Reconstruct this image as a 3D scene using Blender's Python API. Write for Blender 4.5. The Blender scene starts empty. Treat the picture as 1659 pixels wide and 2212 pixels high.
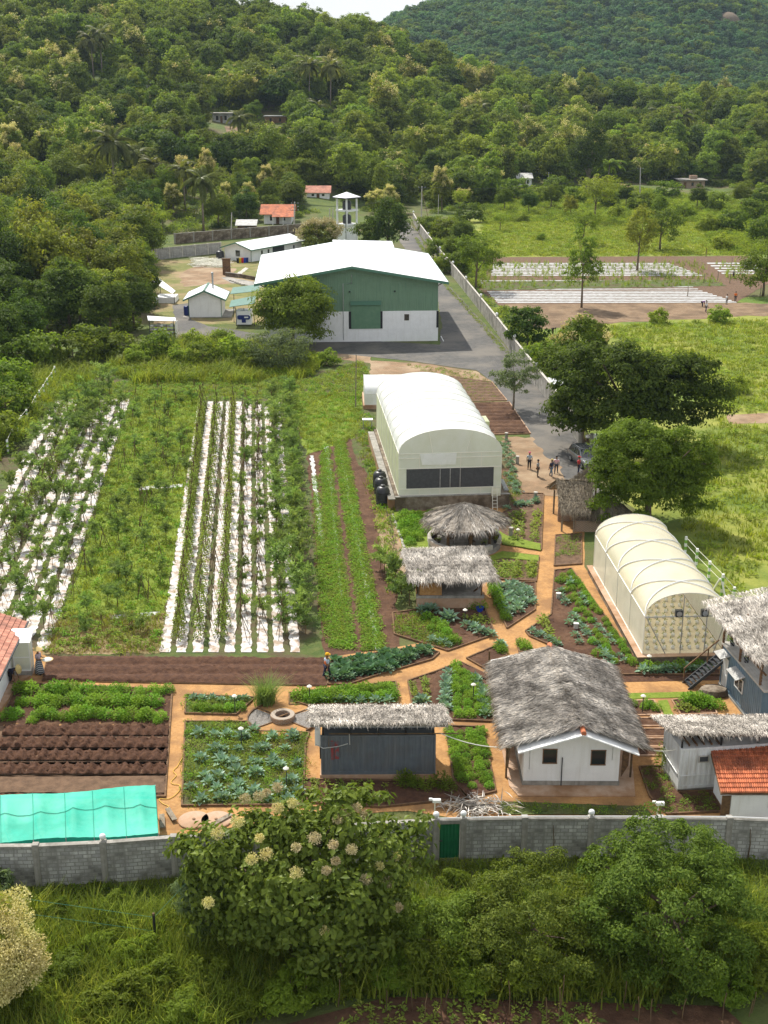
import bpy, bmesh, math, random
import numpy as np
from mathutils import Vector, Matrix
R = math.radians
random.seed(7); rng = np.random.default_rng(7)
S = bpy.context.scene
COL = S.collection
# ------------------------------------------------------------------ camera, sky, sun, exposure
FOC, PITCH, CAMH = 2680.0, R(19.3), 35.2        # focal length in picture units of a 1659 x 2212 frame
cd = bpy.data.cameras.new('camera'); cam = bpy.data.objects.new('camera', cd); COL.objects.link(cam)
cam.location = (0, 0, CAMH); cam.rotation_euler = (R(90) - PITCH, 0, 0)
cd.sensor_fit = 'HORIZONTAL'; cd.sensor_width = 36; cd.lens = 36 * FOC / 1659
cd.clip_start = 1; cd.clip_end = 6000
S.camera = cam
SUN_EL, SUN_AZ = R(52), R(-28)                   # azimuth from +Y towards +X: behind the farm, to the left
w = bpy.data.worlds.new('World'); S.world = w; w.use_nodes = True
nt = w.node_tree; bg = nt.nodes['Background']
sky = nt.nodes.new('ShaderNodeTexSky'); sky.sky_type = 'NISHITA'; sky.sun_disc = False
sky.sun_elevation = SUN_EL; sky.sun_rotation = SUN_AZ; sky.dust_density = 2.0
tc = nt.nodes.new('ShaderNodeTexCoord'); nz = nt.nodes.new('ShaderNodeTexNoise')
nz.inputs['Scale'].default_value = 3.0; nz.inputs['Detail'].default_value = 5
nt.links.new(tc.outputs['Generated'], nz.inputs['Vector'])
rp = nt.nodes.new('ShaderNodeValToRGB'); rp.color_ramp.elements[0].position = .36; rp.color_ramp.elements[1].position = .6
rp.color_ramp.elements[0].color = (.45, .45, .45, 1)
nt.links.new(nz.outputs['Fac'], rp.inputs['Fac'])
mx = nt.nodes.new('ShaderNodeMix'); mx.data_type = 'RGBA'
nt.links.new(rp.outputs['Color'], mx.inputs[0]); nt.links.new(sky.outputs['Color'], mx.inputs[6])
mx.inputs[7].default_value = (8.2, 8.4, 8.7, 1)
nt.links.new(mx.outputs[2], bg.inputs['Color']); bg.inputs['Strength'].default_value = 0.1
sd = bpy.data.lights.new('sun', 'SUN'); sd.energy = 4.7; sd.angle = R(0.6); sd.color = (1, .95, .86)
so = bpy.data.objects.new('sun', sd); COL.objects.link(so)
sdir = Vector((math.sin(SUN_AZ) * math.cos(SUN_EL), math.cos(SUN_AZ) * math.cos(SUN_EL), math.sin(SUN_EL)))
so.rotation_euler = sdir.to_track_quat('Z', 'Y').to_euler(); so.location = sdir * 300
S.view_settings.view_transform = 'Standard'; S.view_settings.look = 'None'
S.view_settings.exposure = 0.36; S.view_settings.gamma = 1
S.render.engine = 'CYCLES'
S.cycles.max_bounces = 6; S.cycles.diffuse_bounces = 3; S.cycles.transparent_max_bounces = 8; S.cycles.transmission_bounces = 4
S.cycles.use_denoising = True; S.cycles.denoising_prefilter = 'NONE'; S.cycles.denoising_input_passes = 'RGB_ALBEDO_NORMAL'; S.cycles.sample_clamp_indirect = 3; S.cycles.volume_bounces = 0

# ------------------------------------------------------------------ terrain and picture-to-place helpers
RX = np.array([-1500, 0, 300, 555, 700, 830, 900, 1000, 1100, 1200, 1300, 1500, 1659, 3000], float)
RZ = np.array([88, 81, 70, 57, 53.5, 46.5, 38, 31, 26, 22, 20, 18, 17, 14], float)
FX = np.array([-1500, 700, 800, 850, 880, 950, 1000, 1100, 1300, 1500, 1600, 1659, 1750, 1900, 3000], float)
FY = np.array([168, 150, 110, 62, 44, 22, 8, -16, -44, -34, -8, 18, 60, 110, 160], float)
def sm(a, b, v):
    t = np.clip((v - a) / (b - a), 0, 1); return t * t * (3 - 2 * t)
def terrain(x, y):
    x = np.asarray(x, float); y = np.asarray(y, float)
    yy = np.maximum(y, 100.)
    px = 829.5 + x / (yy * .995) * FOC * 1.06
    zr = np.interp(px, RX, RZ)
    y0 = np.interp(px, [0, 700, 900, 1250], [300, 330, 380, 430])
    up = np.clip((y - y0) / (620 - y0), 0, 1); up = up ** 1.25
    h1 = zr * up * (1 - .75 * sm(640, 900, y))
    bump = (np.sin(x * .031 + 1) * np.cos(y * .027) + .5 * np.sin(x * .08 + y * .06)) * 2.2 * sm(340, 470, y)
    fz = (168 - np.interp(px, FX, FY)) / FOC * 1500 + 22
    h2 = np.maximum(fz, 0) * sm(880, 1500, y) ** .9 * (1 - .6 * sm(1520, 2200, y))
    b2 = (np.sin(x * .02 + y * .011) + np.sin(x * .047 - y * .02) * .6) * 6 * sm(1000, 1200, y)
    return h1 + bump + h2 + b2
def tz(x, y): return float(terrain(x, y))
def ray(px, py):
    a = (px - 829.5) / FOC; b = (1106 - py) / FOC
    return a, math.cos(PITCH) + b * math.sin(PITCH), -math.sin(PITCH) + b * math.cos(PITCH)
def G(px, py, z=0.0):                             # the point of the level plane z seen at (px, py)
    d = ray(px, py); t = (z - CAMH) / d[2]
    return Vector((d[0] * t, d[1] * t, z))
def GT(px, py):                                   # the same on the terrain
    d = ray(px, py); t = 40.
    while t < 2500:
        if CAMH + d[2] * t <= tz(d[0] * t, d[1] * t): break
        t *= 1.004
    return Vector((d[0] * t, d[1] * t, CAMH + d[2] * t))
def proj(x, y, z):
    x, y, z = (np.asarray(v, float) for v in (x, y, z)); z = z - CAMH
    dep = y * math.cos(PITCH) - z * math.sin(PITCH); up = y * math.sin(PITCH) + z * math.cos(PITCH)
    return 829.5 + x / dep * FOC, 1106 - up / dep * FOC
def inpoly(px, py, poly):
    px = np.asarray(px); py = np.asarray(py); c = np.zeros(px.shape, bool); n = len(poly)
    for i in range(n):
        x0, y0 = poly[i]; x1, y1 = poly[(i + 1) % n]
        if y0 == y1: continue
        c ^= ((y0 > py) != (y1 > py)) & (px < (x1 - x0) * (py - y0) / (y1 - y0) + x0)
    return c

# ------------------------------------------------------------------ materials
def N(nt, t, **kw):
    n = nt.nodes.new('ShaderNode' + t)
    for k, v in kw.items():
        if k in n.inputs: n.inputs[k].default_value = v
        else: setattr(n, k, v)
    return n
MATS = {}
def c4(c): return (c[0], c[1], c[2], 1)
def mix(nt, f, a, b, mode='MIX'):
    m = nt.nodes.new('ShaderNodeMix'); m.data_type = 'RGBA'; m.blend_type = mode
    for s, v in ((0, f), (6, a), (7, b)):
        if isinstance(v, (int, float)): m.inputs[s].default_value = v
        elif isinstance(v, tuple): m.inputs[s].default_value = c4(v)
        else: nt.links.new(v, m.inputs[s])
    return m.outputs[2]
def ramp(nt, src, a, b):
    r = nt.nodes.new('ShaderNodeMapRange'); r.inputs[1].default_value = a; r.inputs[2].default_value = b
    nt.links.new(src, r.inputs[0]); return r.outputs[0]
def mat(name, c1, c2=None, scale=2., rough=.8, bump=0., bscale=None, metal=0., spec=.3, c3=None, s3=.15, brick=None,
        wave=None, island=0., lohi=(.38, .62), trans=0., alpha=1., objrand=0., stretch=None, streak=None):
    m = bpy.data.materials.new(name); m.use_nodes = True; nt = m.node_tree; L = nt.links.new
    p = nt.nodes['Principled BSDF']; p.inputs['Roughness'].default_value = rough
    p.inputs['Metallic'].default_value = metal; p.inputs['Specular IOR Level'].default_value = spec
    tc = N(nt, 'TexCoord'); vec = tc.outputs['Object']
    if stretch:
        mp = N(nt, 'Mapping'); mp.inputs['Scale'].default_value = stretch; L(vec, mp.inputs['Vector']); vs = mp.outputs[0]
    else: vs = vec
    col = c1; hgt = None
    if c2:
        n1 = N(nt, 'TexNoise', Scale=scale, Detail=7., Roughness=.65); L(vs, n1.inputs['Vector'])
        col = mix(nt, ramp(nt, n1.outputs['Fac'], *lohi), c1, c2)
    if c3:
        n3 = N(nt, 'TexNoise', Scale=s3, Detail=5., Roughness=.6); L(vec, n3.inputs['Vector'])
        col = mix(nt, ramp(nt, n3.outputs['Fac'], .45, .62), col, c3)
    if streak:                                    # rain streaks: noise drawn out down the wall
        mp2 = N(nt, 'Mapping'); mp2.inputs['Scale'].default_value = (3, 3, .25); L(vec, mp2.inputs['Vector'])
        n4 = N(nt, 'TexNoise', Scale=1.2, Detail=6., Roughness=.7); L(mp2.outputs[0], n4.inputs['Vector'])
        col = mix(nt, ramp(nt, n4.outputs['Fac'], .5, .75), col, streak)
    if brick:                                     # (width, height, mortar colour, tint)
        sx = N(nt, 'SeparateXYZ'); L(vec, sx.inputs[0]); ad = N(nt, 'Math', operation='ADD'); L(sx.outputs[0], ad.inputs[0]); L(sx.outputs[1], ad.inputs[1])
        cb = N(nt, 'CombineXYZ'); L(ad.outputs[0], cb.inputs[0]); L(sx.outputs[2], cb.inputs[1])
        bt = N(nt, 'TexBrick'); L(cb.outputs[0], bt.inputs['Vector'])
        for k, v in (('Scale', 1.), ('Brick Width', brick[0]), ('Row Height', brick[1]), ('Mortar Size', .02), ('Mortar', c4(brick[2])), ('Color1', (1, 1, 1, 1)), ('Color2', c4(brick[3]))):
            bt.inputs[k].default_value = v
        base = mix(nt, 1., col, bt.outputs['Color'], 'MULTIPLY'); col = mix(nt, bt.outputs['Fac'], base, brick[2]); hgt = bt.outputs['Fac']
    if island:
        g = N(nt, 'NewGeometry'); hs = N(nt, 'HueSaturation'); mr = N(nt, 'MapRange'); mr.inputs[3].default_value = 1 - island; mr.inputs[4].default_value = 1 + island
        L(g.outputs['Random Per Island'], mr.inputs[0]); L(mr.outputs[0], hs.inputs['Value'])
        if isinstance(col, tuple): hs.inputs['Color'].default_value = c4(col)
        else: L(col, hs.inputs['Color'])
        col = hs.outputs[0]
    if objrand:
        oi = N(nt, 'ObjectInfo'); hs = N(nt, 'HueSaturation'); mr = N(nt, 'MapRange'); mr.inputs[3].default_value = 1 - objrand; mr.inputs[4].default_value = 1 + objrand
        L(oi.outputs['Random'], mr.inputs[0]); L(mr.outputs[0], hs.inputs['Value'])
        if isinstance(col, tuple): hs.inputs['Color'].default_value = c4(col)
        else: L(col, hs.inputs['Color'])
        col = hs.outputs[0]
    if isinstance(col, tuple): p.inputs['Base Color'].default_value = c4(col)
    else: L(col, p.inputs['Base Color'])
    if bump or wave:
        bp = N(nt, 'Bump'); bp.inputs['Strength'].default_value = 1; bp.inputs['Distance'].default_value = bump or .02
        if wave:                                  # (axis, spacing) corrugation
            wv = N(nt, 'TexWave', wave_type='BANDS', bands_direction=wave[0], Scale=.314 / wave[1]); L(vec, wv.inputs['Vector']); L(wv.outputs['Fac'], bp.inputs['Height'])
        else:
            n2 = N(nt, 'TexNoise', Scale=bscale or scale * 3, Detail=6., Roughness=.7); L(vs, n2.inputs['Vector']); L(n2.outputs['Fac'], bp.inputs['Height'])
        L(bp.outputs[0], p.inputs['Normal'])
    out = nt.nodes['Material Output']; sh = p.outputs[0]
    if trans:
        tr = N(nt, 'BsdfTranslucent')
        if isinstance(col, tuple): tr.inputs[0].default_value = c4(col)
        else: L(col, tr.inputs[0])
        ms = N(nt, 'MixShader'); ms.inputs[0].default_value = trans; L(sh, ms.inputs[1]); L(tr.outputs[0], ms.inputs[2]); sh = ms.outputs[0]
    if alpha < 1:
        tp = N(nt, 'BsdfTransparent'); ms = N(nt, 'MixShader'); ms.inputs[0].default_value = alpha; L(tp.outputs[0], ms.inputs[1]); L(sh, ms.inputs[2]); sh = ms.outputs[0]
    L(sh, out.inputs['Surface']); MATS[name] = m
    return m
def leafmat(name, c1, c2, trans=.48, objvar=.25, rough=.55, spec=.12, hue=.014):
    m = bpy.data.materials.new(name); m.use_nodes = True; nt = m.node_tree; L = nt.links.new
    p = nt.nodes['Principled BSDF']; p.inputs['Roughness'].default_value = rough; p.inputs['Specular IOR Level'].default_value = spec
    g = N(nt, 'NewGeometry'); col = mix(nt, g.outputs['Random Per Island'], c1, c2)
    oi = N(nt, 'ObjectInfo'); hs = N(nt, 'HueSaturation')
    mr = N(nt, 'MapRange'); mr.inputs[3].default_value = 1 - objvar; mr.inputs[4].default_value = 1 + objvar; L(oi.outputs['Random'], mr.inputs[0]); L(mr.outputs[0], hs.inputs['Value'])
    ml = N(nt, 'Math', operation='MULTIPLY'); ml.inputs[1].default_value = 7.31; L(oi.outputs['Random'], ml.inputs[0])
    fr = N(nt, 'Math', operation='FRACT'); L(ml.outputs[0], fr.inputs[0])
    m2 = N(nt, 'MapRange'); m2.inputs[3].default_value = .5 - hue; m2.inputs[4].default_value = .5 + hue; L(fr.outputs[0], m2.inputs[0]); L(m2.outputs[0], hs.inputs['Hue'])
    L(col, hs.inputs['Color']); L(hs.outputs[0], p.inputs['Base Color'])
    tr = N(nt, 'BsdfTranslucent'); t2 = mix(nt, 1., hs.outputs[0], (1.25, 1.25, .7), 'MULTIPLY'); L(t2, tr.inputs[0])
    ms = N(nt, 'MixShader'); ms.inputs[0].default_value = trans; L(p.outputs[0], ms.inputs[1]); L(tr.outputs[0], ms.inputs[2])
    L(ms.outputs[0], nt.nodes['Material Output'].inputs['Surface']); MATS[name] = m
    return m
# foliage
leafmat('leaf_dark', (.05, .092, .013), (.105, .155, .022))
leafmat('leaf_mid', (.1, .155, .016), (.185, .24, .03))
leafmat('leaf_olive', (.145, .175, .02), (.25, .265, .042))
leafmat('leaf_light', (.16, .225, .022), (.27, .335, .045))
leafmat('leaf_grey', (.12, .17, .07), (.2, .26, .12))
leafmat('leaf_palm', (.1, .12, .025), (.19, .2, .06), rough=.35)
leafmat('leaf_far_haze', (.06, .135, .05), (.11, .19, .07), hue=.02)  # green shifted towards blue: distance haze painted into the leaf colour
leafmat('leaf_forest', (.115, .175, .018), (.225, .275, .04), objvar=.4, hue=.018)
leafmat('leaf_teak', (.08, .115, .016), (.17, .21, .032), trans=.35, rough=.4)
leafmat('leaf_fg', (.07, .115, .013), (.18, .235, .03), trans=.34)
leafmat('leaf_bright', (.125, .19, .016), (.215, .285, .03))
leafmat('blossom', (.56, .5, .2), (.72, .64, .32), trans=.25, objvar=.1, hue=.01)
leafmat('blossom_dry', (.44, .37, .2), (.56, .48, .3), trans=.2, objvar=.1, hue=.01)
leafmat('leaf_sapling', (.17, .26, .06), (.3, .4, .12), trans=.4, objvar=.2)
leafmat('leaf_vine', (.18, .25, .04), (.31, .38, .07), trans=.4, objvar=.2)
leafmat('leaf_bush', (.12, .25, .016), (.23, .38, .035), trans=.35, objvar=.2)
leafmat('leaf_kale', (.12, .23, .12), (.31, .44, .33), trans=.2, objvar=.2, rough=.35)
leafmat('leaf_cabbage', (.06, .14, .06), (.14, .26, .12), trans=.2, objvar=.2)
leafmat('grass_blade', (.19, .245, .022), (.36, .4, .06), trans=.4, objvar=.25)
leafmat('grass_lush', (.145, .195, .02), (.28, .315, .04), trans=.4, objvar=.25)
leafmat('grass_dark', (.1, .15, .018), (.2, .25, .035), trans=.4, objvar=.3)
leafmat('straw', (.2, .13, .05), (.34, .24, .1), trans=.1, objvar=.2)
mat('bark', (.11, .075, .045), (.2, .16, .11), 4, .95, .03)
mat('bark_pale', (.3, .26, .2), (.17, .13, .09), 5, .95, .02)
# ground and surfaces
mat('ground', (.06, .095, .018), (.11, .14, .03), .35, .95, .12, 3., c3=(.12, .1, .045), s3=.05)
mat('meadow', (.18, .21, .03), (.28, .285, .055), .5, .95, .15, 2., c3=(.1, .16, .02), s3=.09)
mat('dry_grass', (.2, .19, .06), (.12, .14, .035), .6, .95, .1, 3., c3=(.3, .22, .12), s3=.12)
mat('lawn', (.13, .19, .018), (.2, .255, .032), 3, .95, .06, 9.)
mat('weeds', (.055, .09, .018), (.11, .13, .035), 1.2, .95, .1, 5., c3=(.1, .075, .04), s3=.4)
mat('asphalt', (.07, .067, .063), (.105, .1, .093), 1.3, .8, .012, 30., spec=.3, c3=(.15, .135, .115), s3=.16)
mat('dirt', (.28, .18, .105), (.2, .135, .08), .7, .95, .05, 4., c3=(.34, .25, .16), s3=.2)
mat('far_dirt', (.19, .12, .07), (.25, .175, .105), .9, .95, .1, 3., c3=(.13, .085, .05), s3=.25)
mat('mulch', (.36, .18, .062), (.5, .285, .115), 5, .95, .03, 14., c3=(.27, .145, .062), s3=.5, lohi=(.3, .7))
mat('soil', (.085, .042, .023), (.14, .074, .041), 2.2, .95, .07, 9., c3=(.07, .033, .018), s3=.5)
mat('soil_dark', (.062, .028, .016), (.11, .053, .029), 3, .95, .06, 10.)
mat('soil_grey', (.165, .1, .06), (.1, .06, .036), 2, .95, .05, 8.)
mat('gravel', (.3, .28, .26), (.14, .12, .1), 14, .95, .04, 30.)
mat('plastic', (.62, .6, .59), (.5, .47, .44), 2.2, .5, .05, 3., spec=.4, c3=(.3, .21, .14), s3=1.5)
mat('plastic_clean', (.55, .55, .55), (.4, .41, .39), 1.2, .45, .03, 4., spec=.5)
mat('timber', (.2, .115, .055), (.1, .06, .035), 4, .9, .01)
mat('bamboo', (.16, .105, .05), (.085, .055, .03), 6, .8, objrand=.3)
mat('block', (.66, .65, .62), (.5, .49, .46), 1.4, .95, .012, 18., c3=(.22, .21, .18), s3=.45, brick=(.4, .2, (.24, .23, .21), (.62, .62, .63)), streak=(.2, .19, .165))
mat('block_light', (.48, .46, .43), (.33, .32, .3), 1., .95, .012, 18., brick=(.4, .2, (.3, .29, .27), (.78, .78, .79)), streak=(.2, .19, .165))
mat('concrete', (.4, .38, .34), (.27, .25, .22), 1.4, .9, .01, 20., c3=(.2, .19, .165), s3=.5, streak=(.17, .16, .135))
mat('concrete_pale', (.55, .52, .47), (.38, .35, .3), 1.4, .9, .01, 20.)
mat('cream_floor', (.8, .7, .5), (.7, .6, .42), 1.5, .9)
mat('slab', (.4, .24, .14), (.5, .36, .26), 1.1, .75, .01, 12., c3=(.3, .17, .09), s3=.5)
mat('stone', (.3, .25, .19), (.16, .12, .085), 2.2, .95, .06, 6., c3=(.1, .075, .05), s3=.6)
mat('brickwork', (.34, .2, .12), (.24, .14, .08), 2, .95, .01, 20., brick=(.24, .085, (.36, .3, .24), (.75, .72, .7)))
mat('white_wall', (.86, .86, .85), (.8, .8, .79), 1.2, .8, .006, 12., streak=(.74, .73, .7))
mat('white_trim', (.8, .8, .78), None, rough=.5)
mat('white_roof', (.84, .85, .86), (.78, .79, .8), .5, .42, .03, wave=('X', .3), spec=.5, c3=(.7, .72, .74), s3=.12)
mat('white_roof_cross', (.84, .85, .86), (.76, .77, .78), .5, .45, .03, wave=('Y', .3), spec=.5)
mat('green_wall', (.155, .26, .165), (.14, .235, .15), .7, .55, .02, wave=('X', .25), spec=.4, streak=(.09, .185, .115))
mat('green_trim', (.08, .19, .13), None, rough=.5)
mat('shutter', (.15, .27, .165), (.12, .235, .14), 1.5, .5, .03, wave=('Z', .12))
mat('green_sheet', (.06, .16, .13), (.08, .2, .16), .9, .5, .02, wave=('X', .22))
mat('door_green', (.015, .15, .06), (.012, .12, .05), 3, .5, .03, wave=('X', .16))
mat('dark', (.02, .02, .021), None, rough=.6)
mat('glass', (.02, .024, .028), None, rough=.08, spec=.8)
mat('black_plastic', (.018, .019, .021), (.03, .03, .032), 3, .38, spec=.5)
mat('steel', (.45, .46, .47), (.32, .33, .34), 4, .4, metal=.6)
mat('rust', (.24, .14, .075), (.13, .075, .045), 4, .8)
mat('dark_steel', (.055, .06, .065), (.035, .036, .04), 4, .5)
mat('tile_red', (.52, .17, .075), (.38, .115, .055), 1.8, .8, island=.28, c3=(.28, .095, .05), s3=.7)
mat('tile_pink', (.5, .235, .16), (.38, .15, .1), 1.5, .8, island=.3, c3=(.3, .13, .09), s3=.5)
mat('grey_container', (.125, .145, .165), (.1, .115, .135), 1.6, .55, spec=.4, streak=(.15, .16, .17), c3=(.115, .12, .125), s3=.7)
mat('red_paint', (.25, .05, .05), (.125, .12, .135), 5, .7, lohi=(.46, .56))
mat('blue_container', (.13, .2, .26), (.1, .16, .21), 1.4, .5, spec=.4, streak=(.16, .22, .27))
mat('white_container', (.7, .71, .7), (.6, .61, .6), 1.4, .55, spec=.4, streak=(.45, .42, .37))
mat('thatch', (.33, .3, .26), (.66, .61, .55), .9, .95, island=.42, lohi=(.36, .62), c3=(.84, .79, .72), s3=.42)
mat('thatch_base', (.2, .17, .135), (.36, .32, .27), 5, .95, .05, 12.)
mat('thatch_brown', (.28, .23, .165), (.42, .36, .27), 4, .95, island=.5)
mat('poly_white', (.9, .91, .9), (.84, .86, .83), .5, .3, .02, 2.5, spec=.5, trans=.25, c3=(.76, .78, .72), s3=.6)
mat('poly_end', (.84, .87, .78), (.78, .81, .68), .7, .3, spec=.5, trans=.35, alpha=.85)
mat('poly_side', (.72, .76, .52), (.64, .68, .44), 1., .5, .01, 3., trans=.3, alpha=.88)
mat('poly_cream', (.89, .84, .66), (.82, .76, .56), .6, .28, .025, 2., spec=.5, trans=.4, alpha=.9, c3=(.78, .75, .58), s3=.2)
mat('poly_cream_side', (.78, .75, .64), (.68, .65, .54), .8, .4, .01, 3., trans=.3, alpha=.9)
mat('poly_clear', (.7, .68, .58), None, rough=.3, spec=.4, alpha=.2)
mat('net_dark', (.085, .087, .09), (.065, .066, .069), 4, .8, .01, 60., wave=('X', .05))
mat('frame_white', (.78, .76, .66), None, rough=.5)
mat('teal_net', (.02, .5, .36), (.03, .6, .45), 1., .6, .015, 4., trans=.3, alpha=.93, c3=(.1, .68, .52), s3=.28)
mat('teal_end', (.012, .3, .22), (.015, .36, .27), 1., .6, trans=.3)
mat('gi_grey', (.5, .5, .48), (.36, .35, .33), 1.5, .6, .02, wave=('X', .18))
mat('skin', (.2, .105, .06), None, rough=.6)
# ------------------------------------------------------------------ mesh helpers
class B:
    """collects shapes; mk() links them as ONE mesh object"""
    def __init__(s): s.v = []; s.f = []
    def add(s, vs, fs):
        o = len(s.v); s.v += [tuple(v) for v in vs]; s.f += [tuple(i + o for i in f) for f in fs]; return s
    def box(s, x0, x1, y0, y1, z0, z1):
        return s.add([(x0, y0, z0), (x1, y0, z0), (x1, y1, z0), (x0, y1, z0), (x0, y0, z1), (x1, y0, z1), (x1, y1, z1), (x0, y1, z1)],
                     [(3, 2, 1, 0), (4, 5, 6, 7), (0, 1, 5, 4), (1, 2, 6, 5), (2, 3, 7, 6), (3, 0, 4, 7)])
    def beam(s, a, b, w, h):                      # rectangular bar from a to b, w across, h deep
        a = Vector(a); b = Vector(b); d = (b - a).normalized(); up = Vector((0, 0, 1)) if abs(d.z) < .95 else Vector((0, 1, 0))
        x = d.cross(up).normalized() * w / 2; y = x.cross(d).normalized() * h / 2
        return s.add([a - x - y, a + x - y, a + x + y, a - x + y, b - x - y, b + x - y, b + x + y, b - x + y],
                     [(3, 2, 1, 0), (4, 5, 6, 7), (0, 1, 5, 4), (1, 2, 6, 5), (2, 3, 7, 6), (3, 0, 4, 7)])
    def tube(s, pts, r, n=6, cap=True):
        pts = [Vector(p) for p in pts]; rs = r if isinstance(r, (list, tuple)) else [r] * len(pts); o = len(s.v)
        for i, p in enumerate(pts):
            d = (pts[min(i + 1, len(pts) - 1)] - pts[max(i - 1, 0)]).normalized(); up = Vector((0, 0, 1)) if abs(d.z) < .9 else Vector((1, 0, 0))
            x = d.cross(up).normalized(); y = x.cross(d).normalized()
            for k in range(n):
                a = 2 * math.pi * k / n; s.v.append(tuple(p + (x * math.cos(a) + y * math.sin(a)) * rs[i]))
        for i in range(len(pts) - 1):
            for k in range(n):
                k2 = (k + 1) % n; s.f.append((o + i * n + k, o + i * n + k2, o + (i + 1) * n + k2, o + (i + 1) * n + k))
        if cap: s.f.append(tuple(o + k for k in range(n))[::-1]); s.f.append(tuple(o + (len(pts) - 1) * n + k for k in range(n)))
        return s
    def lathe(s, prof, n=16, c=(0, 0, 0)):        # prof: [(r, z)...]
        o = len(s.v)
        for r, z in prof:
            for k in range(n):
                a = 2 * math.pi * k / n; s.v.append((c[0] + r * math.cos(a), c[1] + r * math.sin(a), c[2] + z))
        for i in range(len(prof) - 1):
            for k in range(n):
                k2 = (k + 1) % n; s.f.append((o + i * n + k, o + i * n + k2, o + (i + 1) * n + k2, o + (i + 1) * n + k))
        s.f.append(tuple(o + k for k in range(n))[::-1]); s.f.append(tuple(o + (len(prof) - 1) * n + k for k in range(n)))
        return s
    def prism(s, poly, z0, z1):
        n = len(poly)
        return s.add([(p[0], p[1], z0) for p in poly] + [(p[0], p[1], z1) for p in poly],
                     [tuple(range(n))[::-1], tuple(range(n, 2 * n))] + [(i, (i + 1) % n, n + (i + 1) % n, n + i) for i in range(n)])
    def slab(s, quad, t):                         # thick plate from four 3-D corners (top face), t down its normal
        q = [Vector(p) for p in quad]; nn = (q[1] - q[0]).cross(q[3] - q[0]).normalized()
        if nn.z < 0: q = q[::-1]; nn = -nn
        return s.add(q + [p - nn * t for p in q], [(0, 1, 2, 3), (7, 6, 5, 4), (0, 4, 5, 1), (1, 5, 6, 2), (2, 6, 7, 3), (3, 7, 4, 0)])
    def mk(s, name, m, parent=None, smooth=False, bevel=0):
        me = bpy.data.meshes.new(name); me.from_pydata(s.v, [], s.f); me.validate()
        if smooth: me.shade_smooth()
        o = bpy.data.objects.new(name, me); COL.objects.link(o)
        for q in (m if isinstance(m, (list, tuple)) else [m]): me.materials.append(MATS[q])
        if parent: o.parent = parent
        if bevel:
            bv = o.modifiers.new('bevel', 'BEVEL'); bv.width = bevel; bv.segments = 2; bv.limit_method = 'ANGLE'
        return o
def tag(o, label, cat, group=None, kind=None):
    if label: o['label'] = label
    if cat: o['category'] = cat
    if group: o['group'] = group
    if kind: o['kind'] = kind
    return o
def thing(name, label, cat, loc=(0, 0, 0), rz=0, group=None):
    o = bpy.data.objects.new(name, None); COL.objects.link(o); o.location = loc; o.rotation_euler = (0, 0, rz); o.empty_display_size = .3
    return tag(o, label, cat, group)
def struct(o): o['kind'] = 'structure'; return o
def dup(root, loc, rz=0., sc=1., label=None, group=None):
    r = root.copy(); COL.objects.link(r); r.location = loc; r.rotation_euler = (0, 0, rz); r.scale = (sc, sc, sc) if not isinstance(sc, tuple) else sc
    if label: r['label'] = label
    if group: r['group'] = group
    for ch in list(root.children):
        c = ch.copy(); COL.objects.link(c); c.parent = r
        for g in ch.children: d = g.copy(); COL.objects.link(d); d.parent = c
    return r
def heading(a, b): return math.atan2(b[1] - a[1], b[0] - a[0])

# ------------------------------------------------------------------ foliage helpers
def unit(a): return a / np.maximum(np.linalg.norm(a, axis=1, keepdims=True), 1e-9)
def leafgeo(P, A, Nn, L, W, fold=.25, tri=False):
    """rhombic leaves from base P along A, facing Nn; returns verts, tris"""
    A = unit(A); S_ = unit(np.cross(A, Nn)); U = np.cross(S_, A); n = len(P)
    L = np.broadcast_to(L, n)[:, None]; W = np.broadcast_to(W, n)[:, None]
    v = np.stack([P, P + A * L * .45 + S_ * W / 2 + U * W * fold, P + A * L - U * L * .12, P + A * L * .45 - S_ * W / 2 + U * W * fold], 1).reshape(-1, 3)
    b = (np.arange(n) * 4)[:, None]; f = np.concatenate([b + [0, 1, 2], b + [0, 2, 3]], 0) if not tri else b + [0, 1, 3]
    return v, f
def mesh_np(name, v, f, mats=(), mi=None):
    me = bpy.data.meshes.new(name); n = len(f); k = f.shape[1]
    me.vertices.add(len(v)); me.vertices.foreach_set('co', np.asarray(v, np.float32).ravel())
    me.loops.add(n * k); me.loops.foreach_set('vertex_index', np.asarray(f, np.int32).ravel())
    me.polygons.add(n); me.polygons.foreach_set('loop_start', np.arange(n, dtype=np.int32) * k)
    for q in mats: me.materials.append(MATS[q])
    if mi is not None: me.polygons.foreach_set('material_index', np.asarray(mi, np.int32))
    me.update(calc_edges=True); return me
def obj(name, me, parent=None):
    o = bpy.data.objects.new(name, me); COL.objects.link(o)
    if parent: o.parent = parent
    return o
def rdir(n, r): return unit(r.normal(size=(n, 3)))
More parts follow.
